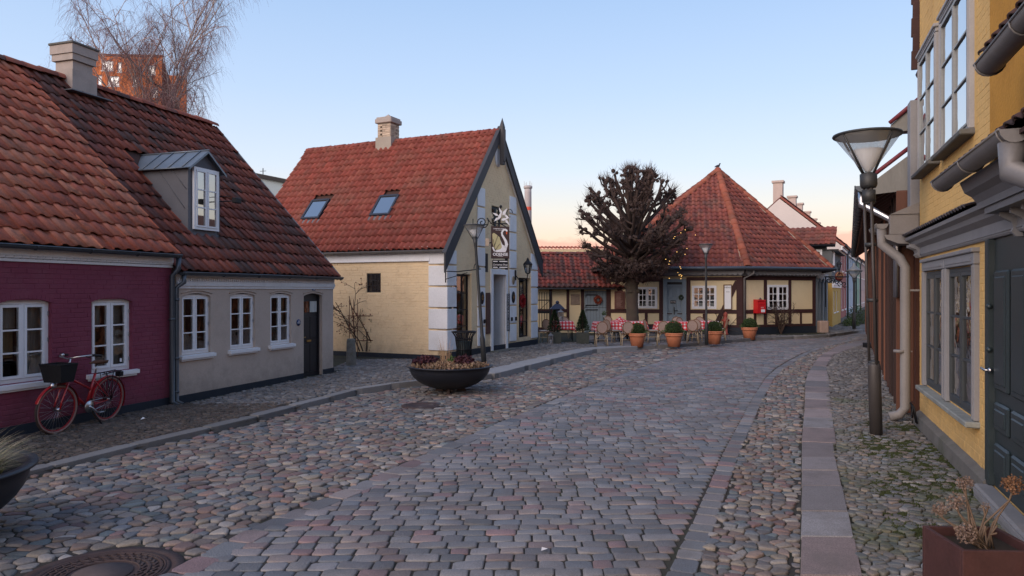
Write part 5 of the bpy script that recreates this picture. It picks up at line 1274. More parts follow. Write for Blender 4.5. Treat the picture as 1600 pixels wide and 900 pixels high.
for i in range(4): a = i * math.pi / 2 + .4; mb.tube([(.06 * math.cos(a), .06 * math.sin(a), 0), (.12 * math.cos(a), .12 * math.sin(a), .22)], .008, 4)
mb.build('cage', M_iron, lt_); mb = MB(); mb.lathe([(.065, 0), (.125, .22)], 8, cap=False); mb.build('glass', M_glassl, lt_)
# pigeon on the apex
pg = thing('pigeon', 'small dark pigeon perched on the tip of the eight-sided roof', 'bird', APEX + Vector((0, 0, .10)), R(20))
mb = MB(); bodyp = [(-.20, 0, .07), (-.12, 0, .10), (0, 0, .13), (.08, 0, .16), (.11, 0, .22), (.13, 0, .27), (.16, 0, .275), (.20, 0, .265)]
mb.tube(bodyp, [.015, .045, .075, .06, .038, .036, .028, .006], 10); mb.tube([(-.02, .03, .08), (-.01, .03, 0)], .008, 4); mb.tube([(-.02, -.03, .08), (-.01, -.03, 0)], .008, 4)
mb.build('body', mat('pigeon_feather', c_(.05, .055, .07), .7, .2), pg)

# ---- low cafe wing with gate and green-blue plank door
cf = thing('cafe_wing', 'low half-timbered building with dark red tiles and a blue-grey plank door beside the gabled shop', 'building')
C0, C1 = Vector((.9, 34.9)), Vector((4.75, 34.9)); FC = Fac(C0, C1); uc = FC.u; ZC = 2.22
dC = (uc(913), uc(956), .12, 2.12)
wc = wall_mesh(FC.L, ZC, [dC], m=FC.m); wcf = wc.build('wall', M_creamh, cf)
timber_frame(wcf, [(uc(858), uc(862.5), .3, 2.2), (uc(885), uc(889.5), .3, 2.2), (uc(907.5), uc(912.5), .3, 2.2), (uc(956) , uc(960), .1, 2.2)], [(0, uc(858), 1.08, 1.24), (uc(862.5), uc(885), 1.08, 1.24), (0, uc(907), .22, .36)], m=FC.m)
mb = MB(); n_ = 9; a, b, c, d = dC
for i in range(n_): x0_ = a + (b - a) * i / n_; mb.bevbox(x0_ + .004, x0_ + (b - a) / n_ - .004, .0, .04, c, d, .006, FC.m)
dr = mb.build('door', M_greyblue, cf)
mb = MB()
for z_ in (1.92, 1.42, 1.20): mb.box(a + .06, a + .65, -.015, .0, z_ - .025, z_ + .025, FC.m); mb.box(a + .06, a + .09, -.018, .0, z_ - .12, z_ + .02, FC.m)
mb.build('hinge', M_iron, dr); mb = MB(); mb.box(a, b, -.006, .0, 1.30, 1.315, FC.m); mb.box(b - .13, b - .09, -.03, .0, 1.05, 1.32, FC.m); mb.build('handle', M_iron, dr)
mb = MB(); mb.box(a - .1, b + .1, .06, .1, 0, 2.2, FC.m); mb.build('backing', M_room, cf)
mb = MB(); x_ = uc(891.5); mb.bevbox(x_, uc(906), -.03, -.001, 1.45, 1.95, .01, FC.m); mb.build('stone_plaque', mat('sandstone', c_(.25, .19, .15), .9, .2, 8, bump=.4), cf)
gutter(cf, 0, FC.L + .15, -.38, ZC + .02, .06, M_zinc, m=FC.m)
RC = 3.95; hc = 2.4; ac = math.atan2(RC - ZC, hc + .3); Mc = FC.m @ T(-.4, -.30, ZC + .04) @ RX(ac); Lc = (hc + .3) / math.cos(ac)
mb = MB(); mb.box(0, FC.L + 1.2, 0, Lc, -.05, -.004, Mc); rc = mb.build('roof', M_under, cf)
tile_roof(rc, Mc, [(0, 0), (FC.L + 1.0, 0), (FC.L + 1.0, Lc), (0, Lc)], MT_k, .24, .33, seed=41, h=.06)
ridge_tiles(rc, FC.m @ Vector((-.4, hc, RC + .08)), FC.m @ Vector((FC.L + .7, hc, RC + .08)), MT_k, .12)
mb = MB(); mb.box(0, FC.L, hc, hc + .2, 0, RC, FC.m); mb.build('rear_wall', M_under, cf)
gt = thing('iron_gate', 'black barred iron gate between the gabled shop and the cafe wing', 'gate', (1.28, 34.3, .1))
mb = MB()
for i in range(5): mb.box(i * .12, i * .12 + .03, -.015, .015, .2, 1.95)
mb.box(.52, .58, -.03, .03, 0, 2.0); mb.box(-.1, .55, -.02, .02, 1.55, 1.6); mb.box(-.1, .55, -.02, .02, .95, 1.05); mb.tube([(-.1, 0, 1.0), (.5, 0, 1.55)], .015, 4); mb.build('bars', M_iron, gt)
# wreaths (hang on the doors: things of their own)
def wreath(p, rz, rr, th, col, label, nm):
    o = thing(nm, label, 'wreath', p, rz); m = MB(); r = random.Random(4)
    m.lathe([(rr + th * .7 * math.cos(t / 6 * 2 * math.pi), th * .7 * math.sin(t / 6 * 2 * math.pi)) for t in range(7)], 16, RX(R(90)), cap=False)
    for k in range(150):
        a = r.random() * 2 * math.pi; b_ = r.random() * 2 * math.pi; q = rr + th * math.cos(b_); c0 = Vector((q * math.cos(a), -abs(th * math.sin(b_)), q * math.sin(a)))
        d_ = Vector((r.gauss(0, 1), r.gauss(0, 1), r.gauss(0, 1))).normalized() * th * .9; e_ = d_.cross(Vector((0, 1, .2))).normalized() * th * .35
        m.add([c0 - d_, c0 + e_, c0 + d_, c0 - e_], [(0, 1, 2, 3)])
    m.build('twigs', col, o); return o
wreath(FC.m @ Vector((uc(934), -.06, 1.68)), 0, .145, .055, mat('berry_wreath', c_(.20, .045, .025), .8, .3, 20), 'red-brown berry wreath hanging on the blue-grey plank door', 'door_wreath')
wreath(F1.m @ Vector((u1(1064.5), -.04, 1.80)), F1.ang, .085, .04, mat('green_wreath', c_(.035, .05, .03), .8, .3, 20), 'small dark green wreath hanging on the panelled door of the corner house', 'door_wreath')
wreath(FG.m @ Vector(((wR[0] + wR[1]) / 2 - .05, .07, 1.75)), FG.ang, .17, .06, M_redw, 'dark red wreath hanging inside the right shop window', 'window_wreath')
# red post box
pb = thing('post_box', 'bright red post box mounted on the half-timbered wall right of the downpipe', 'post box', m=F2.m @ T(u2(1182.5), -.035, 1.08))
M_red = mat('post_red', c_(.55, .015, .02), .4, .05, 3, spec=.5)
mb = MB(); mb.prism([(0, 0), (-.30, 0), (-.30, .52), (-.22, .60), (0, .64)], -.23, .23, axis='x'); mb.bevbox(-.245, .245, -.32, 0, .56, .62, .02); mb.bevbox(-.16, .16, -.315, -.29, .42, .46, .006); body = mb.build('body', M_red, pb)
mb = MB(); mb.box(-.04, .18, -.306, -.30, .05, .18); mb.build('label_card', M_white, body); text(body, 'lettering', 'POST', .07, T(.02, -.304, .26), M_white)
mb = MB(); mb.tube([(.02, -.1, .64), (.08, -.1, .70), (.14, -.1, .64)], .03, 6); mb.build('lock_bracket', M_zincl, pb)
# red hydrant-like standpipe
hy = thing('standpipe', 'squat red standpipe post beside the cafe tables at the half-timbered wall', 'hydrant', F1.m @ Vector((u1(1133), -.55, .12)))
mb = MB(); M_rust = mat('standpipe_red', c_(.33, .07, .05), .6, .12, 4)
mb.lathe([(.13, 0), (.13, .06), (.095, .08), (.09, .55), (.13, .60), (.13, .70), (.09, .72), (.085, .86), (.10, .88), (.09, .95), (.04, 1.02), (.001, 1.05)], 14); mb.tube([(-.17, 0, .65), (.17, 0, .65)], .045, 8); mb.build('barrel', M_rust, hy)
# ================================================================ RIGHT: yellow limewashed house
YA = Vector((6.4, 11.35)); yd = Vector((-.386, -1)).normalized(); YL = 11.2
FY = Fac(YA, YA + yd * YL); uy = FY.u; ZT = 7.6
yh = thing('limewashed_house', 'tall yellow limewashed house with grey cornices and a dark green door, at the right edge', 'house', m=FY.m)
lw = [(uy(1449), uy(1479), .72, 2.38), (uy(1485), uy(1527), .72, 2.38)]
upw = [(uy(1441.5), uy(1467.5), 3.92, 5.62), (uy(1476), uy(1521), 3.92, 5.62)]
dY = (uy(1552), uy(1552) + 1.35, .17, 2.62)
xo = uy(1553)
wy = wall_mesh(YL, ZT, lw + upw + [dY], th=.3)
wy.box(-.002, 0.28, .3, 5, -.1, ZT)
wally = wy.build('wall', M_ochre, yh)
brick_wall(wally, xo - .02, 2.45, M_ochre, [(a - .14, b + .14, c - .12, d + .15) for a, b, c, d in lw] + [(dY[0] - .05, 99, 0, 9)], proud=.003, z0=.2, bw=.235, bh=.0775)
brick_wall(wally, xo - .02, ZT - 3.1, M_ochre, [(a - .14, b + .14, c - .12, d + .15) for a, b, c, d in upw], proud=.002, z0=3.05, bw=.235, bh=.0775, seed=8)
mb = MB(); mb.box(xo, YL, -.035, -.001, 3.2, ZT); mb.build('ochre_wall', M_ochre2, yh)
# foot of the wall: mossy stone ledge and grey bevelled kerb by the door
mb = MB(); mb.prism([(-.10, .0), (-.001, .0), (-.001, .24), (-.085, .19)], 0.02, dY[0] - .02, axis='x'); mb.build('wall_foot', M_stoneplinth, yh)
mb = MB(); mb.bevbox(dY[0] - .01, YL, -.17, -.001, .02, .17, .02); mb.build('door_step', mat('grey_step', c_(.20, .20, .21), .8, .15, 4, bump=.4), yh)
mb = MB(); mb.box(dY[0] + .05, YL, -.185, -.172, .10, .14); mb.build('step_edge', M_greytrim, yh)
# windows with moulded grey surrounds
def surround(w, z_, top=.14, side=.10, mt_=M_greytrim, sill_mt=M_stoneplinth, sp=.14):
    a, b, c, d = w; mb = MB()
    mb.bevbox(a - side, a, -.055, .03, c - .02, d + .01, .008); mb.bevbox(b, b + side, -.055, .03, c - .02, d + .01, .008)
    mb.bevbox(a - side - .012, b + side + .012, -.058, .03, d + .012, d + top, .008); mb.bevbox(a - side - .035, b + side + .035, -.085, .03, d + top, d + top + .05, .01)
    mb.box(a - side + .03, a - .03, -.066, -.05, c, d); mb.box(b + .03, b + side - .03, -.066, -.05, c, d); mb.box(a, b, -.066, -.05, d + .05, d + .08)
    mb.build('window_surround', mt_, yh)
    mb = MB(); mb.bevbox(a - side - .03, b + side + .03, -sp, .03, c - .09, c - .025, .012); mb.build('sill', sill_mt, yh)
M_sash = mat('sash_dark_grey', c_(.050, .058, .065), .5, .1); M_sashl = mat('sash_grey', c_(.30, .315, .32), .55, .1)
M_silll = mat('worn_sill', c_(.24, .25, .235), .8, .3, 5, bump=.4)
for w in lw:
    surround(w, 0, sill_mt=M_silll); window(yh, *w, rows=3, cols=2, y=-.01, mf=M_sash, fr=.05, cs=.05, bar=.026, gl=glass('window_glass_lower', (.42, .46, .48), .16, wav=.3), curtain=[('curtain', .05, .95, .02, .4, M_curtain)])
for w in upw:
    surround(w, 0, sp=.15, side=.05, top=.07, mt_=mat('pale_grey_trim', c_(.32, .32, .335), .6, .1)); window(yh, *w, rows=3, cols=2, y=-.045, mf=M_sashl, fr=.035, cs=.032, bar=.022, gl=M_glassb)
# main cornice
zc0 = 2.62; xs0 = -.04
mb = MB()
mb.prism([(-.03, zc0), (-.045, zc0 + .02), (-.05, zc0 + .14), (-.12, zc0 + .19), (-.14, zc0 + .24), (-.20, zc0 + .27), (-.21, zc0 + .31), (-.001, zc0 + .36), (-.001, zc0)], xs0, YL, axis='x')
mb.box(xs0, YL, -.055, -.03, zc0 + .035, zc0 + .05); mb.build('cornice', M_greytrim, yh)
ctile = tile_proto(.16, .24, .03, lift=.02); ins = []
n = int(dY[0] / .15)
for i in range(n): ins.append((0, T(xs0 + .09 + i * .152, -.235, zc0 + .325) @ RX(R(18)) ))
pieces(yh, 'cornice_tile', ins, [ctile], mat('cornice_slate', None, .7, .2, pal=[c_(.06, .05, .055), c_(.09, .07, .07), c_(.05, .05, .06)]), 60)
def corbel(x, z1, h=.24, dp=.14, w=.055, mt_=M_greytrim):
    mb = MB(); prof = [(-.001, z1), (-dp, z1), (-dp, z1 - .04), (-dp * .75, z1 - h * .3), (-dp * .5, z1 - h * .42), (-dp * .42, z1 - h * .65), (-dp * .5, z1 - h * .8), (-dp * .3, z1 - h), (-.001, z1 - h)]
    mb.prism(prof[::-1], x - w / 2, x + w / 2, axis='x'); mb.build('corbel', mt_, yh)
for i in range(3): corbel(.06 + i * .13, zc0 + .20, .20, .19, .06)
# boxed eave end and hopper gutter at the far corner
mb = MB(); mb.bevbox(-.18, -.02, -.42, -.004, 3.00, 3.32, .01); mb.prism([(-.42, 3.32), (-.004, 3.32), (-.004, 3.50)], -.20, .0, axis='x')
mb.prism([(-.50, 3.0), (-.46, 2.93), (-.30, 2.86), (-.05, 2.84), (-.05, 3.0)], -.6, -.02, axis='x'); mb.build('boxed_eave', M_gutter, yh)
gutter(yh, -1.2, -.06, -.52, 3.18, .085, M_gutter)
pipe(yh, [(-.14, -.52, 3.10), (-.14, -.52, 2.86), (-.05, -.27, 2.62), (-.02, -.20, 2.48), (-.02, -.20, .26), (-.02, -.28, .14), (-.02, -.42, .10)], .075, M_gutter, joints=(1.15,))
mb = MB(); mb.box(-.03, .02, -.2, 0, 2.1, 2.13); mb.build('pipe_clip', M_zincl, yh)
MT_cd = mat('sooty_tile', None, .8, .2, pal=[c_(.06, .03, .028), c_(.08, .04, .035), c_(.045, .03, .03), c_(.10, .045, .04)])
# canopy over the door: tiles, gutter, moulded cornice and corbels
cy0 = uy(1475, .45) ; cx0 = cy0 - .1; cx1 = uy(1592, .45)
mb = MB(); mb.prism([(-.36, 3.02), (-.30, 2.98), (-.26, 2.92), (-.26, 2.86), (-.001, 2.86), (-.001, 3.30), (-.40, 3.12)], cx0 + .55, YL, axis='x'); mb.prism([(-.24, 2.865), (-.24, 2.80), (-.001, 2.80), (-.001, 2.86)], cx0 + .75, YL, axis='x')
mb.build('canopy_cornice', mat('canopy_paint', c_(.15, .15, .165), .6, .1), yh)
for i in range(6): corbel(cx0 + .95 + i * .33, 2.80, .22, .17, .05)
gutter(yh, cx0 + .1, cx1, -.47, 3.20, .095, M_zincl)
pipe(yh, [(cx1 - .08, -.47, 3.12), (cx1 - .08, -.47, 2.92), (cx1 + .5, -.12, 2.6), (cx1 + .5, -.12, .2)], .085, M_zincl)
ins = [(0, T(cx0 + .25 + i * .21, -.46, 3.21) @ RX(R(30))) for i in range(int((YL - cx0) / .21))]
mb = MB(); mb.prism([(-.45, 3.19), (0, 3.47), (0, 3.44), (-.45, 3.16)], cx0 + .15, YL, axis='x'); mb.build('canopy_roof', M_under, yh)
pieces(yh, 'canopy_tile', ins, [tile_proto(.21, .50, .04)], MT_cd, 60)
g2 = uy(1556, .35); gutter(yh, g2 - .0, g2 + 4, -.40, 3.93, .10, M_zincl)
mb = MB(); mb.prism([(-.42, 3.97), (0, 4.35), (0, 4.30), (-.42, 3.92)], g2, YL, axis='x'); mb.build('upper_canopy_roof', M_under, yh)
pieces(yh, 'upper_canopy_tile', [(0, T(g2 + .1 + i * .21, -.43, 3.97) @ RX(R(40))) for i in range(int((YL - g2) / .21))], [tile_proto(.21, .50, .04)], MT_cd, 60)
# door
a, b, c, d = dY
mb = MB(); mb.bevbox(a - .07, a + .06, -.06, .1, c, d, .01); mb.bevbox(b - .06, b + .07, -.06, .1, c, d, .01); mb.build('door_frame', M_greendoor, yh)
mb = MB(); mb.box(a + .06, b - .06, .0, .06, c, d)
for xa, xb in ((a + .14, a + .62), (a + .72, b - .14)):
    for za, zb_ in ((c + .12, .62), (.74, 1.02), (1.14, 2.30)): mb.bevbox(xa, xb, -.03, .01, za, zb_, .02); mb.bevbox(xa + .06, xb - .06, -.042, -.02, za + .06, zb_ - .06, .012)
dr = mb.build('door', M_greendoor, yh)
mb = MB(); mb.tube([(a + .11, -.04, 1.32), (a + .11, -.10, 1.32), (a - .01, -.10, 1.33)], .014, 8); mb.ball((a + .11, -.05, 1.32), .025); mb.build('handle', M_steel, dr)
for z_ in (1.62, 2.05): mb = MB(); mb.ball((a + .07, -.05, z_ - .1), .028); mb.build('knob', M_greendoor, dr)
# verge tiles and purlin stub at the far top corner
ins = [(0, T(-.13, -.10 + .02 * (i % 2), 5.62 + i * .26) @ RY(R(-84)) ) for i in range(8)]
vb = MB(); vb.bevbox(0, .30, 0, .25, 0, .05, .01); pieces(yh, 'verge_tile', ins, [vb], mat('verge_dark', c_(.06, .03, .03), .8, .2), 20)
mb = MB(); mb.tube([(-.30, .05, 5.58), (.1, .05, 5.58)], .07, 8); mb.build('purlin', mat('purlin_brown', c_(.10, .055, .05), .8, .2), yh)
# boot scraper ring at the wall foot
bs = thing('boot_scraper', 'small black iron ring and bracket at the foot of the yellow wall by the downpipe', 'boot scraper', m=FY.m @ T(.42, -.13, .22))
mb = MB(); mb.tube([(.0, .02, -.12), (.0, -.02, .12), (.03, -.06, .18), (.08, -.02, .12), (.08, .02, -.12)], .014, 6); mb.tube([(.04 + .06 * math.cos(t * .7), -.04, .05 + .09 * math.sin(t * .7)) for t in range(9)], .012, 6, closed=True); mb.build('ring', M_iron, bs)

# ================================================================ timber fin building beyond it
TB = Vector((1.076 + .466 * 11.7, 11.7)); TA = Vector((1.076 + .466 * 36, 36)); FT = Fac(TA, TB); ut = FT.u
th_ = thing('timber_building', 'brown timber fin building with zinc gutters beyond the yellow house', 'building', m=FT.m)
M_fin = mat('brown_larch', None, .7, .15, 3, bump=.4, stretch=(1, 1, .3), pal=[c_(.14, .058, .036), c_(.035, .018, .015), c_(.19, .08, .048), c_(.05, .024, .02), c_(.16, .066, .038), c_(.03, .016, .014)])  # brown wood; near-black entries paint in the shade of the gaps between fins
M_larchd = mat('brown_board_dark', c_(.10, .040, .026), .8, .2, stretch=(1, 1, .2))
TL = FT.L; mb = MB(); mb.box(0, TL, .0, .2, 0, 3.9); mb.box(TL - .2, TL, .2, 5, 0, 4.0); mb.box(0, TL, -.05, 0, 0, .28); mb.build('wall', M_larchd, th_)
fb = MB(); fb.bevbox(-.05, .05, -.26, 0, 0, 1, .008)
nf = int(TL / .8); pieces(th_, 'fin', [(0, T(TL - .35 - i * .8, 0, .08 + .03 * (i % 3)) @ SCL(1, 1, 3.7)) for i in range(nf)], [fb], M_fin, 300)
sl_ = MB(); sl_.bevbox(0, .53, -.05, -.02, 0, .09, .006)
pieces(th_, 'board', [(0, T(TL - .35 - (i + 1) * .62 + .045, -.0, .35 + j * .34)) for i in range(6) for j in range(10)], [sl_], M_fin, 80)
ez = 3.86; mb = MB(); mb.prism([(-.72, ez - .06), (3.2, ez + 2.6), (3.2, ez + 2.7), (-.72, ez + .05)], -.5, TL - .55, axis='x'); mb.build('roof', M_larchd, th_)
rb_ = MB(); rb_.prism([(-.70, -.12), (.3, .55), (.3, .65), (-.70, -.02)], -.04, .04, axis='x')
pieces(th_, 'rafter', [(0, T(TL - .6 - i * .8, 0, ez + .0)) for i in range(nf)], [rb_], M_larchd, 100)
gutter(th_, -.5, TL - .5, -.78, ez + .06, .10, M_zinc)
pipe(th_, [(TL - .62, -.78, ez), (TL - .62, -.78, ez - .25), (TL - .25, -.25, ez - .62), (TL - .25, -.25, 2.0)], .06, M_steel)
# near verge: pale boards with a red capping, grey upright, second red verge above
mb = MB(); mb.prism([(-.60, ez - .10), (.05, ez - .05), (.05, ez + .62), (-.60, ez + .12)], TL - .54, TL - .50, axis='x')
mb.build('gable_board', mat('weathered_board', c_(.22, .215, .20), .85, .15, 3, stretch=(1, 1, .3)), th_)
for (y0_, z0_, y1_, z1_) in ((-.74, ez + .12, .10, ez + .78), (-.35, ez + 1.10, .15, ez + 1.52)):
    mb = MB(); mb.tube([(TL - .50, y0_, z0_), (TL - .50, y1_, z1_)], .04, 6); mb.build('verge_cap', mat('oxblood', c_(.16, .03, .04), .6, .1), th_)
mb = MB(); mb.prism([(-.33, ez + .95), (.1, ez + .95), (.1, ez + 1.45), (-.33, ez + 1.07)], TL - .8, TL - .52, axis='x'); mb.build('upper_gable', MATS['weathered_board'], th_)
gp = thing('grey_upright', 'tall grey rendered fin wall between the timber building and the yellow house', 'wall', m=FY.m @ T(-.20, -.0, 0))
mb = MB(); mb.bevbox(-.12, .16, -.13, 3, 2.9, 5.12, .01); mb.build('upright', M_greytrim, gp)
# black box at the foot of the fins
bx_ = G(1352, 543, .04); bb = thing('cable_box', 'low black box on the right pavement by the timber fins', 'box', bx_ + Vector((.6, 0, 0)), .3); mb = MB(); mb.bevbox(-.6, .6, -.3, .3, 0, .18, .02); mb.build('box', M_iron, bb)
# ================================================================ BACKGROUND
# right-hand row behind the corner house
RA = Vector((17.9, 40.4)); rd = Vector((.53, 1)).normalized(); FR = Fac(RA, RA + rd * 70); ur = FR.u
def pastel(n, col): return mat(n, c_(*col), .85, .05, 1)
def row_house(u0, u1, zt, col, label, floors=2, roofh=3.2, depth=7.4, doors=True, mf=M_white, wcol=None, base=None, nm='row_house', cat='house', gable=False, hd=True):
    o = thing(nm, label, cat, m=FR.m); L = u1 - u0; mb = MB(); holes = []
    nb = max(1, int(L / 2.6)); wcs = []
    for f in range(floors):
        for i in range(nb):
            x = u0 + L * (i + .5) / nb; z0_ = (.9 + f * 2.55); z1_ = z0_ + 1.35
            if z1_ < zt - .15: holes.append((x - .55, x + .55, z0_, z1_))
    w = wall_mesh(L, zt, holes, x0=u0, th=.25); w.box(u0, u0 + .25, .25, depth, 0, zt); w.box(u1 - .25, u1, .25, depth, 0, zt)
    w.prism([(0, zt), (depth, zt), (depth / 2, zt + roofh)], u0 + .01, u0 + .2, axis='x')
    w.build('wall', col, o)
    for h in holes: window(o, *h, rows=3, cols=2, y=.05, mf=mf, fr=.08, cs=.05, bar=.04, sill=True, sillp=(.08, .06, .08))
    mb = MB(); mb.box(u0, u1, -.10, -.001, zt - .3, zt - .02); mb.box(u0, u1, -.18, -.1, zt - .12, zt - .02); mb.build('eave_moulding', M_white, o)
    mb = MB(); mb.box(u0, u1, -.03, -.001, 0, .35); mb.build('plinth', base or M_stoneplinth, o)
    a = math.atan2(roofh, depth / 2); Mx = T(u0, -.2, zt - .1) @ RX(a); Ls_ = (depth / 2 + .2) / math.cos(a)
    mb = MB(); mb.box(-.08, L, 0, Ls_, 0, .12, Mx); mb.prism([(depth, zt), (depth / 2, zt + roofh), (depth / 2, zt + roofh + .1), (depth + .1, zt)], u0, u1, axis='x')
    rf_ = mb.build('roof', MT_c, o)
    if u0 < 24: tile_roof(rf_, Mx @ T(0, 0, .12), [(-.1, 0), (L, 0), (L, Ls_), (-.1, Ls_)], MT_c, .26, .36, limit=0, h=.06)
    mb = MB(); mb.tube([(u0, -.26, zt), (u1, -.26, zt)], .06, 6); mb.tube([(u1 - .2, -.26, zt), (u1 - .2, -.1, zt - .4), (u1 - .2, -.1, .2)], .06, 6); mb.build('gutter', M_zinc, o)
    return o
uR = [ur(1313.5), ur(1322.5), ur(1336), ur(1343), ur(1351), ur(1359)]
M_whg = mat('pinkish_white_plaster', c_(.62, .55, .52), .9, .03, 1)
rh = row_house(uR[0], uR[1], 5.06, pastel('brick_pink', (.36, .13, .12)), 'pink-red house with white eaves at the near end of the far row')
mb = MB(); mb.add([(uR[0] - .03, 0, 0), (uR[0] - .03, 7.4, 0), (uR[0] - .03, 7.4, 5.06), (uR[0] - .03, 3.7, 8.26), (uR[0] - .03, 0, 5.06)], [(0, 4, 3, 2, 1)]); mb.build('gable_wall', M_whg, rh)
row_house(uR[1], uR[2], 5.0, pastel('pale_blue', (.42, .50, .60)), 'pale blue house in the far row behind the street lamp')
row_house(uR[2], uR[3], 5.1, pastel('pale_green', (.33, .48, .38)), 'pale green house in the far row right of the pale blue one', mf=mat('green_frames', c_(.10, .16, .10), .6))
row_house(uR[3], uR[4], 5.2, pastel('pale_pink', (.60, .43, .40)), 'pale pink house in the far row right of the green one')
row_house(uR[4], uR[5] + 30, 5.3, pastel('cream_far', (.62, .55, .42)), 'cream house at the far end of the street')
# ridge chimneys
for k, (px, w, h, uu) in enumerate(((1214.5, .60, 1.3, uR[0] + .8), (1238, .55, .95, None), (1249, .5, .9, None), (1261, .5, .8, None), (1271.5, .45, .7, None), (1277.5, .4, .65, None))):
    ra_ = FR.m @ Vector((0, 3.7, 0)); r_x = (px - 800) / FPX; u_ = (r_x * ra_.y - ra_.x) / (FR.d.x - r_x * FR.d.y) if uu is None else uu
    mb = MB(); z0_ = 8.0; yy = 3.7 if uu is None else 3.9
    zz = 8.26 + h; mb.box(u_ - w / 2, u_ + w / 2, yy - w / 2, yy + w / 2, z0_, zz - .12); mb.box(u_ - w / 2 - .08, u_ + w / 2 + .08, yy - w / 2 - .08, yy + w / 2 + .08, zz - .14, zz); mb.build('chimney', mat('chimney_far', c_(.50, .40, .36), .9, .08), rh)
# grey house with tiled dormer roof, yellow ground floor
gy = thing('grey_upstairs_house', 'grey upper floor over a yellow ground floor, small tiled roof, just behind the corner house', 'house', m=FR.m)
M_dgrey = mat('dark_grey_render', c_(.12, .125, .13), .9, .08, 1.5); M_yel = pastel('mustard', (.55, .35, .10))
u_e = uR[0] - .05; zt2 = 4.75
w = wall_mesh(u_e, 2.55, [(1.0, 2.0, .9, 2.1), (3.2, 4.2, .9, 2.1)], th=.25); w.build('ground_floor_wall', M_yel, gy)
for a in (1.0, 3.2): window(gy, a, a + 1, .9, 2.1, rows=3, cols=2, y=.05, sill=True)
mb = MB(); mb.box(0, u_e, .02, .3, 2.55, zt2 - .35); mb.box(0, .25, .3, 3.0, 0, zt2); mb.box(0, u_e, 2.8, 3.0, 0, zt2); mb.build('upper_wall', M_dgrey, gy)
mb = MB(); mb.box(-.02, u_e, -.12, .02, 2.45, 2.62); mb.box(-.02, u_e, -.06, .02, 2.3, 2.45); mb.build('string_course', M_white, gy)
mb = MB(); mb.box(.5, 1.6, -.02, .02, 3.2, 4.45); mb.build('white_window', M_white, gy)
mend = RZ(R(-90))   # end wall faces the camera: x runs leftwards->right across the end
me_ = T(0, 3.0, 0) @ RZ(R(-90))
window(gy, 2.03, 2.47, 4.03, 4.45, rows=1, cols=1, m=me_ , y=-.03, fr=.09, cs=.02, room=False, gl=M_glass)
mb = MB(); mb.box(2.08, 2.42, .0, .01, 4.08, 4.40, me_); mb.build('dark_pane_back', M_room, gy)
mr_ = me_ @ T(-.55, -.35, zt2 - .05) @ RX(R(42)); mb = MB(); mb.box(0, 3.72, 0, 1.55, -.12, 0, mr_); rg = mb.build('roof', M_under, gy)
tile_roof(rg, mr_, [(0, 0), (3.72, 0), (3.72, 1.5), (0, 1.5)], MT_c, .27, .33, limit=120, h=.06)
mb = MB(); mb.box(0, u_e, -.3, 3.0, zt2 - .40, zt2 - .3); mb.box(0, 3.72, -.1, -.02, -.10, 0.02, mr_); mb.build('eave_board', M_iron, gy)
# cream wall behind the lime tree, with tiled coping
cw_ = thing('cream_rear_building', 'plain cream wall with a tile coping showing behind the cafe wing', 'building', (0, 50, 0))
mb = MB(); mb.box(1.8, 9.5, 0, 4, 0, 5.0); mb.build('wall', M_creamh, cw_)
tp_ = tile_proto(.26, .5, .06); pieces(cw_, 'coping_tile', [(0, T(1.9 + i * .26, -.1, 5.0) @ RX(R(20))) for i in range(29)], [tp_], MT_hip, 60)
# low roof behind at left of it
# blue-grey hall behind the houses on the left
hl = thing('grey_hall', 'pale blue-grey hall with a dark sloping roof edge showing between the two red roofs', 'building', (0, 0, 0))
pa, pb = P(380, 268, 46), P(450, 281, 46); mb = MB(); mb.prism([(-22, 0), (pb.x + 1, 0), (pb.x + 1, pb.z - .4), (pa.x - 4, pa.z + .6), (-22, pa.z + .6)], 46, 56); mb.build('wall', mat('hall_cladding', c_(.33, .40, .44), .7, .05), hl)
mb = MB(); mb.prism([(pb.x + 1.3, pb.z - .5), (pb.x + 1.3, pb.z - .25), (pa.x - 4, pa.z + .85), (pa.x - 4, pa.z + .6)], 45.8, 56); mb.build('roof_edge', M_iron, hl)
mb = MB(); pm = P(411, 270, 47); mb.tube([pm - Vector((0, 0, .5)), pm + Vector((0, 0, .3))], .03, 5); mb.tube([pm + Vector((-.2, 0, .1)), pm + Vector((.2, 0, .12))], .02, 4); mb.build('aerial', M_iron, hl)
# brick tower block
tb_ = thing('brick_tower', 'orange brick apartment tower with white-framed windows behind the left chimney and birch', 'building', P(150, 455, 92) - Vector((0, 0, EYE)), R(4))
tb_z = EYE + (455 - 87) / FPX * 92; Lt = 8.8; kx = 92 / FPX
def tw_(px): return (px - 150) * kx
wins = [(158, 176, 94, 110), (182, 189, 96, 112), (167, 185, 118, 134), (152, 159, 117, 133), (168, 175, 140, 150), (181, 188, 142, 153), (228, 240, 100, 115), (205, 213, 118, 134), (232, 244, 138, 150)]
holes = [(tw_(a), tw_(b), EYE + (455 - d) * kx, EYE + (455 - c) * kx) for a, b, c, d in wins]
w = wall_mesh(tw_(250) + 1.5, tb_z, holes, x0=-1.5, th=.4); w.box(-1.5, tw_(250), 8, 8.4, 0, tb_z); w.build('wall', mat('tower_brick', c_(.66, .20, .065), .9, .12, 2.0, fine=.2, bscale=12, dirt=c_(.48, .13, .045), dirt_amt=.5, dirt_scale=.4, stretch=(1, 1, 2)), tb_)  # sunset glow on the tower is put into this brick colour
mb = MB(); x_ = tw_(250); mb.add([(x_, 0, 0), (x_ + 1.0, 2, 0), (x_ + 1.0, 2, tb_z - 4.5), (x_, 0, tb_z)], [(0, 1, 2, 3)]); mb.build('side_wall', mat('tower_brick_side', c_(.22, .08, .05), .9, .1), tb_)  # same brick in a darker copy, side shade painted into the colour
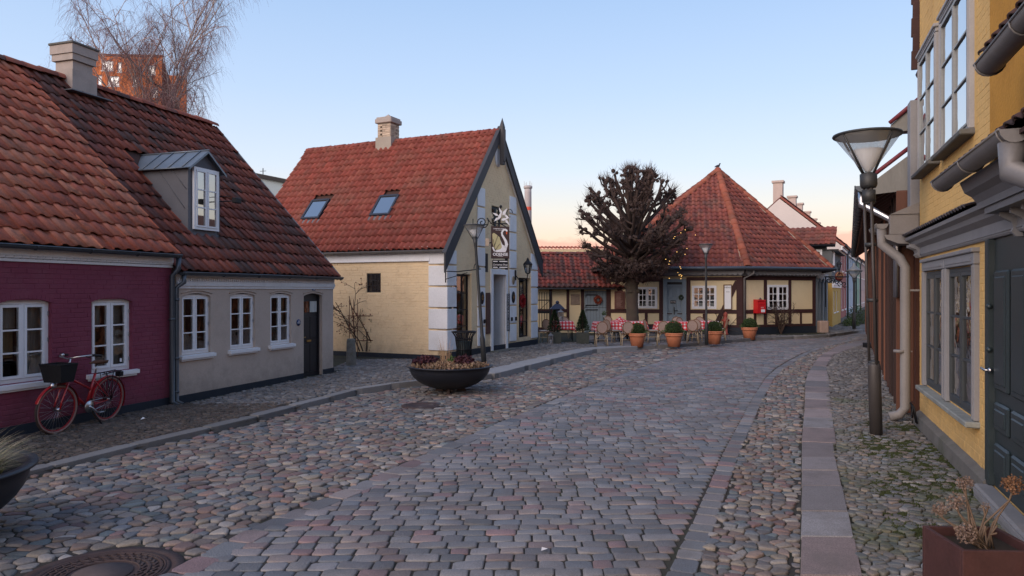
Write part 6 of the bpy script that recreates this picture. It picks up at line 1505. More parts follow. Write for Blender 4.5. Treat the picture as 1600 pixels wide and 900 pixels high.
mb = MB(); mb.box(-1.6, tw_(250) + .05, -.1, .3, tb_z, tb_z + .25); mb.build('parapet', MATS['tower_brick_side'], tb_)
for h in holes:
    window(tb_, h[0] + .02, h[1] - .02, h[2] + .02, h[3] - .02, rows=1, cols=2 if h[1] - h[0] > 1 else 1, y=.12, fr=.10, cs=.05, gl=glass('tower_glass', (.4, .45, .5), .45), roomd=.5)
    mb = MB(); mb.box(h[0] - .05, h[1] + .05, -.03, .0, h[2] - .10, h[2] + .02); mb.build('sill', M_white, tb_)
# tall industrial chimney
ic = thing('industrial_chimney', 'tall pale industrial chimney with a red band far behind the gabled shop', 'chimney', P(825, 455, 250) - Vector((0, 0, EYE)))
ztp = EYE + 165 * 250 / FPX; mb = MB(); mb.lathe([(1.45, 0), (1.2, ztp - 2.5), (1.2, ztp - 1)], 20); mb.build('shaft', mat('pale_concrete', c_(.42, .38, .38), .85, .06), ic)
mb = MB(); mb.lathe([(1.25, ztp - 8.6), (1.25, ztp - 7.4)], 20, cap=False); mb.build('red_band', mat('band_red', c_(.65, .10, .06), .6), ic)
mb = MB(); mb.lathe([(1.2, ztp - 1.2), (1.5, ztp - .9), (1.5, ztp - .2), (1.0, ztp)], 20)
for k in range(6): a = k * 1.05; mb.tube([(1.3 * math.cos(a), 1.3 * math.sin(a), ztp), (1.3 * math.cos(a), 1.3 * math.sin(a), ztp + 1 + .5 * (k % 2))], .08, 4)
mb.build('crown', MATS['pale_concrete'], ic)
# ================================================================ TREES AND PLANTS
M_bark = mat('lime_bark', c_(.085, .062, .050), .95, .2, 4, bump=.8, bscale=25, dirt=c_(.07, .08, .05), dirt_amt=.4)
M_limb = mat('lime_limb', c_(.062, .042, .037), .95, .25, 4, bump=.5)
M_twig = mat('lime_twig', c_(.075, .045, .040), .9, .3, 6)
lt2 = thing('pollarded_lime_tree', 'bare pollarded lime tree with a round knobbly crown in front of the corner house', 'tree', (5.2, 31.3, .1))
r = random.Random(12)
mb = MB(); tp = [(0, 0, 0), (.02, 0, .6), (.0, 0, 1.4), (-.02, 0, 2.2), (.03, 0, 3.0), (.02, 0, 4.2), (0, 0, 5.3), (.05, 0, 6.3)]
mb.tube(tp, [.36, .28, .25, .27, .24, .18, .13, .08], 14)
for k in range(26): a = r.random() * 6.28; z = r.uniform(1.9, 3.6); mb.ball((.26 * math.cos(a), .26 * math.sin(a), z), r.uniform(.06, .12), 7, 5)
mb.build('trunk', M_bark, lt2)
twv, twf = [], []
def twig(p, d, L, w=.010):
    d = d.normalized(); e = d.orthogonal().normalized(); f = d.cross(e); q = p + d * L * .6 + Vector((r.gauss(0, .05), r.gauss(0, .05), 0)) * L + Vector((0, 0, .04 * L)); t = q + (d + Vector((0, 0, .35))).normalized() * L * .5
    b = len(twv)
    for pt, ww in ((p, w), (q, w * .7)):
        for k in range(3): a = k * 2.094; twv.append(pt + (e * math.cos(a) + f * math.sin(a)) * ww)
    twv.append(t)
    for k in range(3): k2 = (k + 1) % 3; twf.extend([(b + k, b + k2, b + 3 + k2), (b + k, b + 3 + k2, b + 3 + k), (b + 3 + k, b + 3 + k2, b + 6)])
CEN = Vector((0, 0, 4.85)); RADX = 2.45
def knuckle(mb, p, d, rad, nt=11, tl=.38):
    for _ in range(3):
        o_ = Vector((r.gauss(0, 1), r.gauss(0, 1), r.gauss(0, .8))) * rad * .7; mb.ball(p + o_, rad * r.uniform(.6, 1.0), 6, 4, sz=r.uniform(.8, 1.2))
    for _ in range(nt):
        v = (d * 1.0 + Vector((r.gauss(0, .7), r.gauss(0, .7), r.gauss(.15, .7)))); twig(p + v.normalized() * rad * .5, v, tl * r.uniform(.4, 1.1), .009)
nl = 0
for lev, (z0, n, elev) in enumerate(((2.5, 13, -4), (2.75, 14, 6), (3.1, 15, 17), (3.5, 15, 28), (3.9, 13, 38), (4.4, 12, 48), (4.9, 10, 60), (5.5, 7, 74))):
    for i in range(n):
        az = 2 * math.pi * (i + r.uniform(-.3, .3)) / n + lev * .7; el = R(elev + r.gauss(0, 6))
        st = Vector((.1 * math.cos(az), .1 * math.sin(az), z0 + r.uniform(-.15, .15)))
        d = Vector((math.cos(az) * math.cos(el), math.sin(az) * math.cos(el), math.sin(el)))
        # distance to the crown surface
        dens = 1.25 if d.x > .2 and d.z < .5 else 1.0
        Rr = RADX * r.uniform(.97, 1.02) * (1.06 if dens > 1 else 1)
        oc = st - CEN; b_ = oc.dot(d); L = -b_ + math.sqrt(max(.1, b_ * b_ - oc.length_squared + Rr * Rr))
        mb = MB(); pts = [st]; p = st.copy(); dv = d.copy(); ns = 6
        for s in range(ns):
            dv = (dv + Vector((r.gauss(0, .10), r.gauss(0, .10), r.gauss(.03, .10)))).normalized(); p = p + dv * L / ns; pts.append(p.copy())
        for q_ in range(len(pts)):
            if (pts[q_] - CEN).length > RADX: pts[q_] = CEN + (pts[q_] - CEN).normalized() * RADX
        w0 = .075 + .02 * (lev > 1); mb.tube(pts, [w0 * (1 - .5 * k / ns) for k in range(ns + 1)], 6)
        knuckle(mb, pts[-1], dv, .10, 14, .42)
        for s in range(3, ns):
            for _ in range(r.choice((1, 2, 2)) if dens == 1 else 3):
                bd = (dv + Vector((r.gauss(0, .75), r.gauss(0, .75), r.gauss(.15, .55)))).normalized(); q = pts[s] + bd * r.uniform(.25, .62)
                if (q - CEN).length > RADX * 1.02: q = CEN + (q - CEN).normalized() * RADX
                mid = (pts[s] + q) / 2 + Vector((r.gauss(0, .04), r.gauss(0, .04), -.03)); mb.tube([pts[s], mid, q], [.042, .036, .032], 5, cap=False); knuckle(mb, q, bd, r.uniform(.05, .085), 7 if dens == 1 else 10, .34)
        mb.build('limb', M_limb, lt2)
o = link('twigs', np_mesh('twigs', np.array([tuple(v) for v in twv]), np.array(twf), M_twig), lt2); o['kind'] = 'stuff'
# little fairy lights strung on the right side of the lime
mb = MB(); fl = thing('fairy_lights', 'string of tiny warm lights wound through the right side of the lime tree', 'string lights', (5.2, 31.3, .1))
M_fairy = mat('warm_bulb', c_(.9, .6, .2), .5, emit=(c_(1, .55, .15), 1.2))
for k in range(20):
    px = r.gauss(1066, 6) if k > 4 else r.uniform(1040, 1056); py = r.uniform(338, 436); p = P(px, py, 29.2) - Vector((5.2, 31.3, .1)); mb.ball(p, .013, 5, 4)
bl = mb.build('bulb', M_fairy, fl); bl['kind'] = 'stuff'

# birch
M_bb = mat('birch_bark', c_(.48, .42, .40), .85, .3, 6, bump=.3, dirt=c_(.06, .05, .05), dirt_amt=.8, dirt_scale=5); M_bt = mat('birch_twig', c_(.24, .13, .125), .9, .3, 4); M_bl = mat('birch_limb', c_(.38, .29, .27), .9, .3, 4)
def birch(loc, Hh, seed, label, lean=0.0, spread=1.0, dens=1.0, squeeze=.63):
    global twv, twf, r
    o = thing('birch_tree', label, 'tree', loc); r = random.Random(seed); twv, twf = [], []
    tr = MB(); tr.tube([(0, 0, 0), (.1, 0, Hh * .25), (.25 + lean, 0, Hh * .45)], [.30, .24, .17], 10); tr.build('trunk', M_bb, o)
    def hang(p, d, L):
        n = 5; w = .0075; b = len(twv); pts = [p]; v = d.normalized()
        for k in range(n): v = (v + Vector((r.gauss(0, .12), r.gauss(0, .12), -.30))).normalized(); pts.append(pts[-1] + v * L / n)
        for i, pt in enumerate(pts):
            ww = w * (1 - .6 * i / n)
            for a in (0, 2.094, 4.189): twv.append(pt + Vector((math.cos(a), math.sin(a), 0)) * ww)
        for i in range(n):
            for k in range(3): k2 = (k + 1) % 3; a0 = b + i * 3; twf.extend([(a0 + k, a0 + k2, a0 + 3 + k2), (a0 + k, a0 + 3 + k2, a0 + 3 + k)])
    o.matrix_world = Matrix.Translation(loc) @ SCL(squeeze, squeeze, 1)
    def grow(mb, p, d, L, w, depth):
        n = 6; pts = [p.copy()]; v = d.normalized()
        for k in range(n):
            v = (v + Vector((r.gauss(0, .09), r.gauss(0, .09), r.gauss(0, .05) + (.06 if depth < 2 else -.02)))).normalized(); pts.append(pts[-1] + v * L / n)
        mb.tube(pts, [w * (1 - .65 * k / n) for k in range(n + 1)], 6 if depth < 2 else 4, cap=False)
        if depth < 3:
            nb = (9, 6, 4)[depth]
            for k in range(nb):
                s = 1 + (n - 1) * (k + r.random()) / nb; i = min(n - 1, int(s)); q = pts[i].lerp(pts[i + 1], s - i)
                sd = (v + Vector((r.gauss(0, .8), r.gauss(0, .8), r.gauss(.1, .35))) * spread).normalized()
                grow(mb, q, sd, L * r.uniform(.36, .58), w * (.5 - .04 * k / nb), depth + 1)
        if depth >= 1:
            for k in range(int((6 if depth == 1 else 7) * dens)):
                s = n * r.uniform(.25, 1); i = min(n - 1, int(s)); q = pts[i].lerp(pts[i + 1], s - i)
                hang(q, v + Vector((r.gauss(0, .8), r.gauss(0, .8), r.gauss(.1, .4))), r.uniform(.5, 1.5))
    top = Vector((.25 + lean, 0, Hh * .45))
    for k, (az, el, L) in enumerate(((0.2, 82, .56), (1.9, 68, .46), (3.4, 66, .42), (4.6, 70, .42), (5.9, 62, .42), (2.9, 50, .28), (0.1, 50, .30))):
        mb = MB(); d = Vector((math.cos(az) * math.cos(R(el)), math.sin(az) * math.cos(R(el)), math.sin(R(el))))
        grow(mb, top - Vector((0, 0, .25 * k)), d, Hh * L, .10, 0); mb.build('limb', M_bl if k else M_bb, o)
    q = link('twigs', np_mesh('twigs', np.array([tuple(v) for v in twv]), np.array(twf), M_bt), o); q['kind'] = 'stuff'
    return o
birch((-15.7, 31.5, 0), 15.0, 3, 'tall bare birch with drooping twigs rising behind the left houses')
birch((-22.9, 37, 0), 10.6, 5, 'smaller bare birch half hidden behind the big grey chimney', dens=.8, squeeze=.45)

# climbing rose on the cream wall, stone bollard, tie rods
rose = thing('climbing_rose', 'leafless climbing rose with rosehips against the cream side wall', 'plant', G(551, 566, .1) + Vector((-.05, 1.9, .0)))
r = random.Random(9); mb = MB(); M_rose = mat('rose_stem', c_(.07, .045, .035), .9, .2); M_hip2 = mat('rosehip', c_(.18, .05, .04), .7)
hips = MB()
def rg(p, d, L, w, dep):
    pts = [p.copy()]; v = d.normalized(); n = 5
    for k in range(n): v = (v + Vector((r.gauss(0, .16), r.gauss(0, .05), r.gauss(0, .12) - .02))).normalized(); pts.append(pts[-1] + v * L / n)
    mb.tube(pts, [w * (1 - .5 * k / n) for k in range(n + 1)], 5, cap=False)
    if dep < 3:
        for k in range((4, 4, 3)[dep]): i = r.randrange(1, n); rg(pts[i], v + Vector((r.gauss(0, .9), r.gauss(0, .15), r.gauss(.1, .5))), L * r.uniform(.3, .55), w * .55, dep + 1)
    if dep > 1 and r.random() < .6: hips.ball(pts[-1], .020, 5, 4)
for k, (dx, dz) in enumerate(((-.55, 1.1), (-.25, 1.3), (.1, 1.4), (.45, 1.2), (.8, .9), (-.8, .9))): rg(Vector((.1 * k - .15, 0, .15)), Vector((dx * .6, 0, dz)), 1.75, .022, 0)
mb.build('stem', M_rose, rose); hips.build('rosehip', M_hip2, rose)['kind'] = 'stuff'
mb = MB()
for x in (-.35, -.22, -.1): mb.tube([(x, -.1, 0), (x, -.1, 1.75)], .010, 5)
for z in (.5, 1.25): mb.tube([(-.4, -.1, z), (.35, -.05, z)], .012, 5)
tr_ = thing('plant_support', 'thin rusty rods tied as a support in front of the climbing rose', 'trellis', G(551, 566, .1) + Vector((-.1, 1.7, .0))); mb.build('rods', mat('rust_rod', c_(.12, .05, .035), .9), tr_)
bo_ = thing('stone_bollard', 'rough grey granite bollard standing before the climbing rose', 'bollard', G(548.5, 571, .1), .3); mb = MB()
prof = []; rr2 = random.Random(2); V_ = []; F_ = []; seg = 10
for i, (z, s) in enumerate(((0, .155), (.2, .15), (.42, .145), (.62, .14), (.70, .125), (.72, .10))):
    for k in range(seg):
        a = 2 * math.pi * k / seg; q = s * (1 + rr2.gauss(0, .035)); cx_ = max(-.82, min(.82, math.cos(a) * 1.1)); sy_ = max(-.82, min(.82, math.sin(a) * 1.1)); V_.append((q * cx_, q * sy_, z))
for i in range(5):
    for k in range(seg): k2 = (k + 1) % seg; F_.append((i * seg + k, i * seg + k2, (i + 1) * seg + k2, (i + 1) * seg + k))
F_.append(tuple(5 * seg + k for k in range(seg))); mb.add(V_, F_); mb.build('stone', mat('rough_granite', c_(.20, .19, .17), .95, .25, 9, bump=1, bscale=30, dirt=c_(.12, .12, .08), dirt_amt=.6, dirt_scale=6), bo_)
# climber at the corner house
cl = thing('wall_climber', 'bare thorny climber growing up the half-timbered wall under the right window', 'plant', m=F2.m @ T(u2(1215), -.22, .08))
mb = MB(); hips = MB(); r = random.Random(19)
for dx, dz in ((-.5, 1.0), (-.1, 1.3), (.2, 1.2), (.6, 1.0), (-.2, .9), (.9, 1.1)): rg(Vector((0, 0, 0)), Vector((dx * .7, 0, dz)), 1.35, .028, 0)
mb.build('stem', M_rose, cl)
c2 = thing('wall_climber', 'thin bare climber on the half-timbered wall behind the red standpipe', 'plant', m=F1.m @ T(u1(1128), -.12, .2))
mb = MB(); hips = MB()
for dx, dz in ((-.7, .8), (.8, .7), (.3, 1.2), (-.3, 1.1)): rg(Vector((0, 0, 0)), Vector((dx, 0, dz)), 1.1, .016, 1)
mb.build('stem', M_rose, c2)
# ================================================================ STREET FURNITURE
M_bowl = mat('black_bowl_steel', c_(.014, .016, .024), .45, .15, 2, spec=.5)
M_soil = mat('soil', c_(.03, .022, .016), .98, .3, 6)
def foliage_tuft(parent, name, mt_, n, fn, seed=1, stuff=True):
    """n leaf quads from fn(r) -> (point, direction, length, width)"""
    r = random.Random(seed); V, Fq = [], []
    for _ in range(n):
        p, d, L, w = fn(r); d = d.normalized(); e = d.cross(Vector((r.gauss(0, 1), r.gauss(0, 1), r.gauss(0, 1)))).normalized() * w
        b = len(V); V += [p, p + d * L * .5 + e, p + d * L, p + d * L * .5 - e]; Fq += [(b, b + 1, b + 2), (b, b + 2, b + 3)]
    o = link(name, np_mesh(name, np.array([tuple(v) for v in V]), np.array(Fq), mt_), parent)
    if stuff: o['kind'] = 'stuff'
    return o
def blades(parent, name, mt_, n, rad, h, seed, bend=.5, cx=0, cy=0, z0=0, w=.004, upright=.0):
    r = random.Random(seed); V, Fq = [], []
    for _ in range(n):
        a = r.random() * 6.283; q = rad * math.sqrt(r.random()); p = Vector((cx + q * math.cos(a), cy + q * math.sin(a), z0)); L = h * r.uniform(.5, 1.1)
        d = Vector((math.cos(a) * bend * r.random(), math.sin(a) * bend * r.random(), 1)).normalized(); s = Vector((-math.sin(a + r.gauss(0, .5)), math.cos(a), 0)) * w
        pts = [p]; v = d.copy(); 
        for k in range(4): v = (v + Vector((math.cos(a) * .16 * bend * (1 - upright), math.sin(a) * .16 * bend * (1 - upright), -.10 * bend))).normalized(); pts.append(pts[-1] + v * L / 4)
        b = len(V)
        for k, pt in enumerate(pts): ww = s * (1 - k / 4.4); V += [pt - ww, pt + ww]
        for k in range(4): c = b + 2 * k; Fq += [(c, c + 1, c + 3), (c, c + 3, c + 2)]
    o = link(name, np_mesh(name, np.array([tuple(v) for v in V]), np.array(Fq), mt_), parent); o['kind'] = 'stuff'; return o
def bowl(name, label, loc, R_, rim_z, feet=True):
    o = thing(name, label, 'planter', loc); mb = MB(); dp = rim_z - .05
    prof = [(.15, .055)] + [(R_ * .94 * math.sin(t * math.pi / 2 / 10), rim_z - dp * math.cos(t * math.pi / 2 / 10)) for t in range(3, 11)] + [(R_, rim_z + .0), (R_, rim_z + .022), (R_ * .90, rim_z + .02), (R_ * .88, rim_z - .05)]
    mb.lathe(prof, 48, cap=True); mb.build('bowl', M_bowl, o)
    mb = MB(); mb.lathe([(R_ * .9, rim_z - .045), (R_ * .5, rim_z - .0), (.001, rim_z + .03)], 32, cap=False); mb.build('soil', M_soil, o)
    if feet:
        for a in (.4, 2.6, 4.7): 
            mb = MB(); mb.prism([(-.13, 0), (.07, 0), (.02, .13), (-.07, .13)], -.03, .03, RZ(a) @ T(.28, 0, 0)); mb.build('foot', mat('rust_foot', c_(.06, .04, .035), .8, .2), o)
    return o
pc = G(702, 613, 0); bw = bowl('bowl_planter', 'large black steel bowl planter with purple and dry plants in front of the gabled shop', pc + Vector((0, .12, 0)), .90, .53)
M_heu = mat('purple_leaves', None, .7, .2, pal=[c_(.055, .014, .024), c_(.04, .012, .022), c_(.085, .024, .030)]); M_dry = mat('dry_plant', None, .9, .2, pal=[c_(.26, .16, .10), c_(.20, .12, .085), c_(.32, .23, .15), c_(.15, .10, .06)])
M_grn = mat('green_leaves', None, .8, .2, pal=[c_(.05, .09, .03), c_(.08, .12, .04), c_(.04, .07, .03)])
def clump(cx, cy, rx, ry, rz, z0):
    def f(r):
        a = r.random() * 6.283; b = math.acos(r.random()); q = r.random() ** .35
        p = Vector((cx + rx * q * math.sin(b) * math.cos(a), cy + ry * q * math.sin(b) * math.sin(a), z0 + rz * q * math.cos(b)))
        return p, Vector((r.gauss(0, 1), r.gauss(0, 1), r.gauss(.4, .6))), r.uniform(.04, .09), r.uniform(.012, .03)
    return f
foliage_tuft(bw, 'purple_plant', M_heu, 1500, clump(-.50, 0, .28, .35, .15, .57), 1); foliage_tuft(bw, 'purple_plant', M_heu, 1300, clump(.30, -.1, .24, .3, .17, .57), 2)
foliage_tuft(bw, 'dry_ground_cover', M_dry, 3500, clump(0, -.1, .80, .70, .07, .55), 3); foliage_tuft(bw, 'green_shoots', M_grn, 250, clump(.05, .1, .12, .2, .14, .57), 4)
blades(bw, 'tall_dry_grass', mat('straw', c_(.42, .27, .16), .9, .2), 60, .09, .62, 5, bend=.25, cx=-.10, cy=.05, z0=.55, w=.004)
bl2 = bowl('bowl_planter', 'black bowl planter with long pale grass cut off by the left picture edge', Vector((-4.97, 5.9, .0)), .93, .60, feet=False)
M_gr = mat('pale_grass', None, .9, .2, pal=[c_(.30, .27, .18), c_(.22, .22, .12), c_(.38, .33, .24), c_(.12, .15, .07), c_(.26, .20, .15)])
blades(bl2, 'grass', M_gr, 1300, .42, .46, 6, bend=1.3, cx=.25, z0=.58, w=.0035); foliage_tuft(bl2, 'ground_cover', mat('mossy_cover', None, .9, .2, pal=[c_(.06, .06, .02), c_(.09, .07, .03), c_(.04, .05, .02)]), 2500, clump(.0, 0, .72, .7, .09, .56), 7)
# litter bin of vertical bars
lbp = G(723, 571, .1); lb = thing('litter_bin', 'black openwork iron litter bin standing behind the big bowl planter', 'litter bin', lbp + Vector((0, .5, 0))); mb = MB()
k_ = .0175; R1, R0, hb = .33, .20, .88
for i in range(22):
    a = 2 * math.pi * i / 22; c, s = math.cos(a), math.sin(a); mb.tube([(R0 * c, R0 * s, .05), (R0 * 1.02 * c, R0 * 1.02 * s, .45), (.24 * c, .24 * s, .74), (R1 * c, R1 * s, hb)], .012, 5)
for rr, z in ((R0, .06), (R0 * 1.02, .4), (.225, .68), (R1, hb)): mb.tube([(rr * math.cos(t * .2618), rr * math.sin(t * .2618), z) for t in range(24)], .014 if z < hb else .022, 6, closed=True)
mb.build('cage', M_iron, lb); mb = MB(); mb.lathe([(.17, .05), (.18, .62)], 16); mb.build('liner', mat('bin_liner', c_(.02, .03, .03), .5), lb)

# ---- street lamps
M_pole = mat('lamp_pole_brown', c_(.062, .056, .056), .5, .1, 3, metal=.2); M_poled = mat('lamp_pole_dark', c_(.05, .052, .055), .5, .1, metal=.4)
M_cone = bpy.data.materials.new('lamp_cone_frosted'); M_cone.use_nodes = True; _t = M_cone.node_tree; _t.nodes.remove(_t.nodes['Principled BSDF'])
_tr = N(_t, 'ShaderNodeBsdfTransparent', Color=(.95, .96, .97, 1)); _df = N(_t, 'ShaderNodeBsdfDiffuse', Color=(.75, .77, .78, 1)); _tl = N(_t, 'ShaderNodeBsdfTranslucent', Color=(.85, .87, .88, 1)); _gl = N(_t, 'ShaderNodeBsdfGlossy', Roughness=.15)
_m1 = N(_t, 'ShaderNodeMixShader', Fac=.6); _m2 = N(_t, 'ShaderNodeMixShader', Fac=.38); _m3 = N(_t, 'ShaderNodeMixShader', Fac=.10)
_t.links.new(_df.outputs[0], _m1.inputs[1]); _t.links.new(_tl.outputs[0], _m1.inputs[2]); _t.links.new(_tr.outputs[0], _m2.inputs[1]); _t.links.new(_m1.outputs[0], _m2.inputs[2]); _t.links.new(_m2.outputs[0], _m3.inputs[1]); _t.links.new(_gl.outputs[0], _m3.inputs[2]); _t.links.new(_m3.outputs[0], _t.nodes['Material Output'].inputs[0])
def cone_lamp(label, base, h, rim, ch, lean=(0, 0), triple=False, group=None, pr=.045, lid=False):
    o = thing('street_lamp', label, 'street lamp', base, group=group)
    sh = Matrix(((1, 0, lean[0] / h, 0), (0, 1, lean[1] / h, 0), (0, 0, 1, 0), (0, 0, 0, 1))); z1 = h - ch
    mb = MB()
    if triple:
        mb.lathe([(.086, 0), (.086, .98), (.075, 1.02)], 16, sh); mb.build('base_tube', M_pole, o)
        for i in range(3):
            a = 2 * math.pi * i / 3 + .5; mb = MB(); mb.tube([sh @ Vector((.062 * math.cos(a), .062 * math.sin(a), .95)), sh @ Vector((.062 * math.cos(a), .062 * math.sin(a), z1 - .18))], .020, 8); mb.build('rod', M_pole, o)
        mb = MB()
        for z in (1.0, 1.9, 2.7, z1 - .45): mb.lathe([(.075, z), (.075, z + .05)], 12, sh)
        mb.lathe([(.10, z1 - .42), (.10, z1 - .25)], 6, sh); mb.lathe([(.095, z1 - .22), (.115, z1 - .18), (.115, z1 - .02), (.07, z1)], 12, sh); mb.build('collar', M_poled, o)
    else:
        mb.lathe([(pr * 1.5, 0), (pr * 1.5, .75), (pr, .85), (pr * .82, z1 - .3), (pr * 1.1, z1 - .2), (pr * 1.6, z1)], 12, sh); mb.build('pole', M_poled, o)
    # inverted glass cone with ribs and a rim
    mb = MB(); mb.lathe([(.055, z1), (rim * .97, h - .02)], 32, sh, cap=False); mb.build('glass_cone', M_cone, o)
    mb = MB()
    for i in range(4):
        a = i * math.pi / 2 + .35; mb.tube([sh @ Vector((.07 * math.cos(a), .07 * math.sin(a), z1 - .05)), sh @ Vector((rim * math.cos(a), rim * math.sin(a), h))], .016 if triple else .010, 5)
    mb.tube([sh @ Vector((rim * math.cos(t * .19635), rim * math.sin(t * .19635), h)) for t in range(32)], .020 if triple else .012, 6, closed=True)
    mb.build('rib', M_poled, o)
    mb = MB()
    if lid: mb.lathe([(rim, h), (rim * .6, h + .10), (.08, h + .28), (.05, h + .4), (.001, h + .42)], 24, sh)
    else: mb.lathe([(rim * .985, h - .01), (rim * .9, h + .02), (.001, h + .035)], 32, sh)
    mb.build('reflector_cap', mat('lamp_cap', c_(.22, .22, .215), .5, .1, metal=.3), o)
    mb = MB(); mb.lathe([(.04, z1 + .02), (rim * .55, z1 + ch * .58), (rim * .5, z1 + ch * .60), (.03, z1 + ch * .5)], 24, sh, cap=False); mb.tube([sh @ Vector((0, 0, z1)), sh @ Vector((0, 0, z1 + ch * .55))], .022, 6); mb.build('lamp_holder', M_white, o)
    return o
b1 = G(1369, 678, .045); cone_lamp('tall street lamp on three rods with a wide glass cone, on the right pavement', b1, 4.30, .445, .54, lean=(-.13, 0), triple=True)
b2 = G(757, 575, .1); cone_lamp('leaning street lamp with a glass cone just behind the litter bin', b2, (EYE - .1) + (455 - 352) / FPX * b2.y, .27, .30, lean=(-.27, 0), group='small cone street lamps')
b3 = G(1104, 539, .1); cone_lamp('slim upright street lamp between the cafe terracotta pots', b3, (EYE - .1) + (455 - 382) / FPX * b3.y, .26, .32, lean=(-.03, 0), group='small cone street lamps')
b4 = G(1334.5, 514, .12); cone_lamp('far street lamp with a dark lid in front of the pale blue house', b4, (EYE - .1) + (455 - 424) / FPX * b4.y, .42, .36, lid=True, pr=.06)

# ---- manholes
M_cast = mat('cast_iron_rust', c_(.065, .042, .040), .7, .2, 4, metal=.3, bump=.6, dirt=c_(.10, .085, .08), dirt_amt=.5, dirt_scale=3)
def manhole(label, loc, R_):
    o = thing('manhole_cover', label, 'manhole cover', loc); mb = MB(); mb.lathe([(R_ + .10, -.03), (R_ + .10, .004), (R_ + .02, .008), (R_ + .01, -.004), (R_, -.004), (R_, .006), (R_ * .96, .010), (R_ * .94, .002), (.001, .002)], 48, cap=False); mb.build('cover', M_cast, o)
    if R_ > .3:
        c = mat('cover_concrete', c_(.085, .065, .065), .9, .2, 5); mb = MB(); mb.lathe([(R_ * .45, .003), (R_ * .45, .010), (.001, .011)], 32); mb.build('centre_disc', c, o)
        lug = MB(); lug.bevbox(-.030, .030, -.011, .011, 0, .010, .003)
        ins = []
        for q, (rr, n) in enumerate(((.60, 26), (.69, 30), (.78, 34), (.87, 38))):
            for i in range(n): a = 2 * math.pi * (i + .5 * (q % 2)) / n; ins.append((0, RZ(a) @ T(R_ * rr, 0, .002) @ RZ(R(90 if q % 2 else 60))))
        pieces(o, 'raised_stud', ins, [lug], M_cast, 128)
        for rr in (.55, .93): mb = MB(); mb.tube([(R_ * rr * math.cos(t * .157), R_ * rr * math.sin(t * .157), .004) for t in range(40)], .009, 5, closed=True); mb.build('ring', M_cast, o)
    return o
manhole('large ornate round manhole cover in the cobbles at the lower left', (-3.05, 5.38, -.004), .46)
pm_ = G(658, 634, 0); manhole('small plain rusty cover in the cobbles before the bowl planter', pm_ + Vector((0, 0, .006)), .26)

# ---- rusty square planter with dried hydrangea
M_corten = mat('corten', c_(.058, .024, .023), .7, .2, 6, bump=.2, fine=.12, dirt=c_(.06, .03, .03), dirt_amt=.4)
sp_ = thing('square_planter', 'rust-brown square steel planter with dried hydrangea at the lower right corner', 'planter', (3.12, 4.82, .045), R(-3))
mb = MB(); w_, h_ = .25, .41
for (a, b, c, d) in ((-w_, w_, -w_, -w_ + .03), (-w_, w_, w_ - .03, w_), (-w_, -w_ + .03, -w_ + .03, w_ - .03), (w_ - .03, w_, -w_ + .03, w_ - .03)): mb.bevbox(a, b, c, d, 0, h_, .003)
mb.build('box', M_corten, sp_); mb = MB(); mb.box(-w_ + .03, w_ - .03, -w_ + .03, w_ - .03, .3, .35); mb.build('soil', M_soil, sp_)
M_stem = mat('hydrangea_stem', c_(.13, .09, .065), .9, .2); M_hyd = mat('dried_flower', None, .9, .2, pal=[c_(.17, .12, .10), c_(.22, .155, .125), c_(.13, .09, .075)]); M_hyd2 = mat('orange_dried_flower', None, .9, .2, pal=[c_(.20, .10, .05), c_(.15, .075, .045), c_(.24, .13, .07)])
heads = [((-.14, -.08, .46), M_hyd, .065), ((-.10, .1, .62), M_hyd, .06), ((-.02, .14, .74), M_hyd, .055), ((-.2, .12, .56), M_hyd, .05), ((.24, .05, .76), M_hyd2, .07), ((.08, .08, .60), M_hyd, .03)]
mb = MB(); r = random.Random(3)
for (hx, hy, hz_), m_, rr in heads:
    for _ in range(2): mb.tube([(r.gauss(.02, .02), r.gauss(0, .02), .33), (hx * .35 + r.gauss(0, .02), hy * .4, .33 + (hz_ - .33) * .4), (hx * .9, hy * .9, .33 + (hz_ - .33) * .75), (hx + r.gauss(0, .02), hy, hz_)], .0065, 5)
for k in range(9): a = r.random() * 6.28; mb.tube([(r.gauss(.02, .03), r.gauss(0, .03), .33), (.06 * math.cos(a), .06 * math.sin(a), .45), (.10 * math.cos(a), .10 * math.sin(a), .45 + r.random() * .12)], .006, 5)
mb.build('stem', M_stem, sp_)
for (c_x, c_y, c_z), m_, rr in heads:
    def f(r, c=Vector((c_x, c_y, c_z)), rr=rr):
        v = Vector((r.gauss(0, 1), r.gauss(0, 1), r.gauss(0, .8))).normalized(); return c + v * rr * r.random() ** .4, Vector((r.gauss(0, 1), r.gauss(0, 1), r.gauss(0, 1))), rr * .25, rr * .12
    foliage_tuft(sp_, 'flower_head', m_, int(4200 * rr), f, int(c_z * 100), stuff=False)

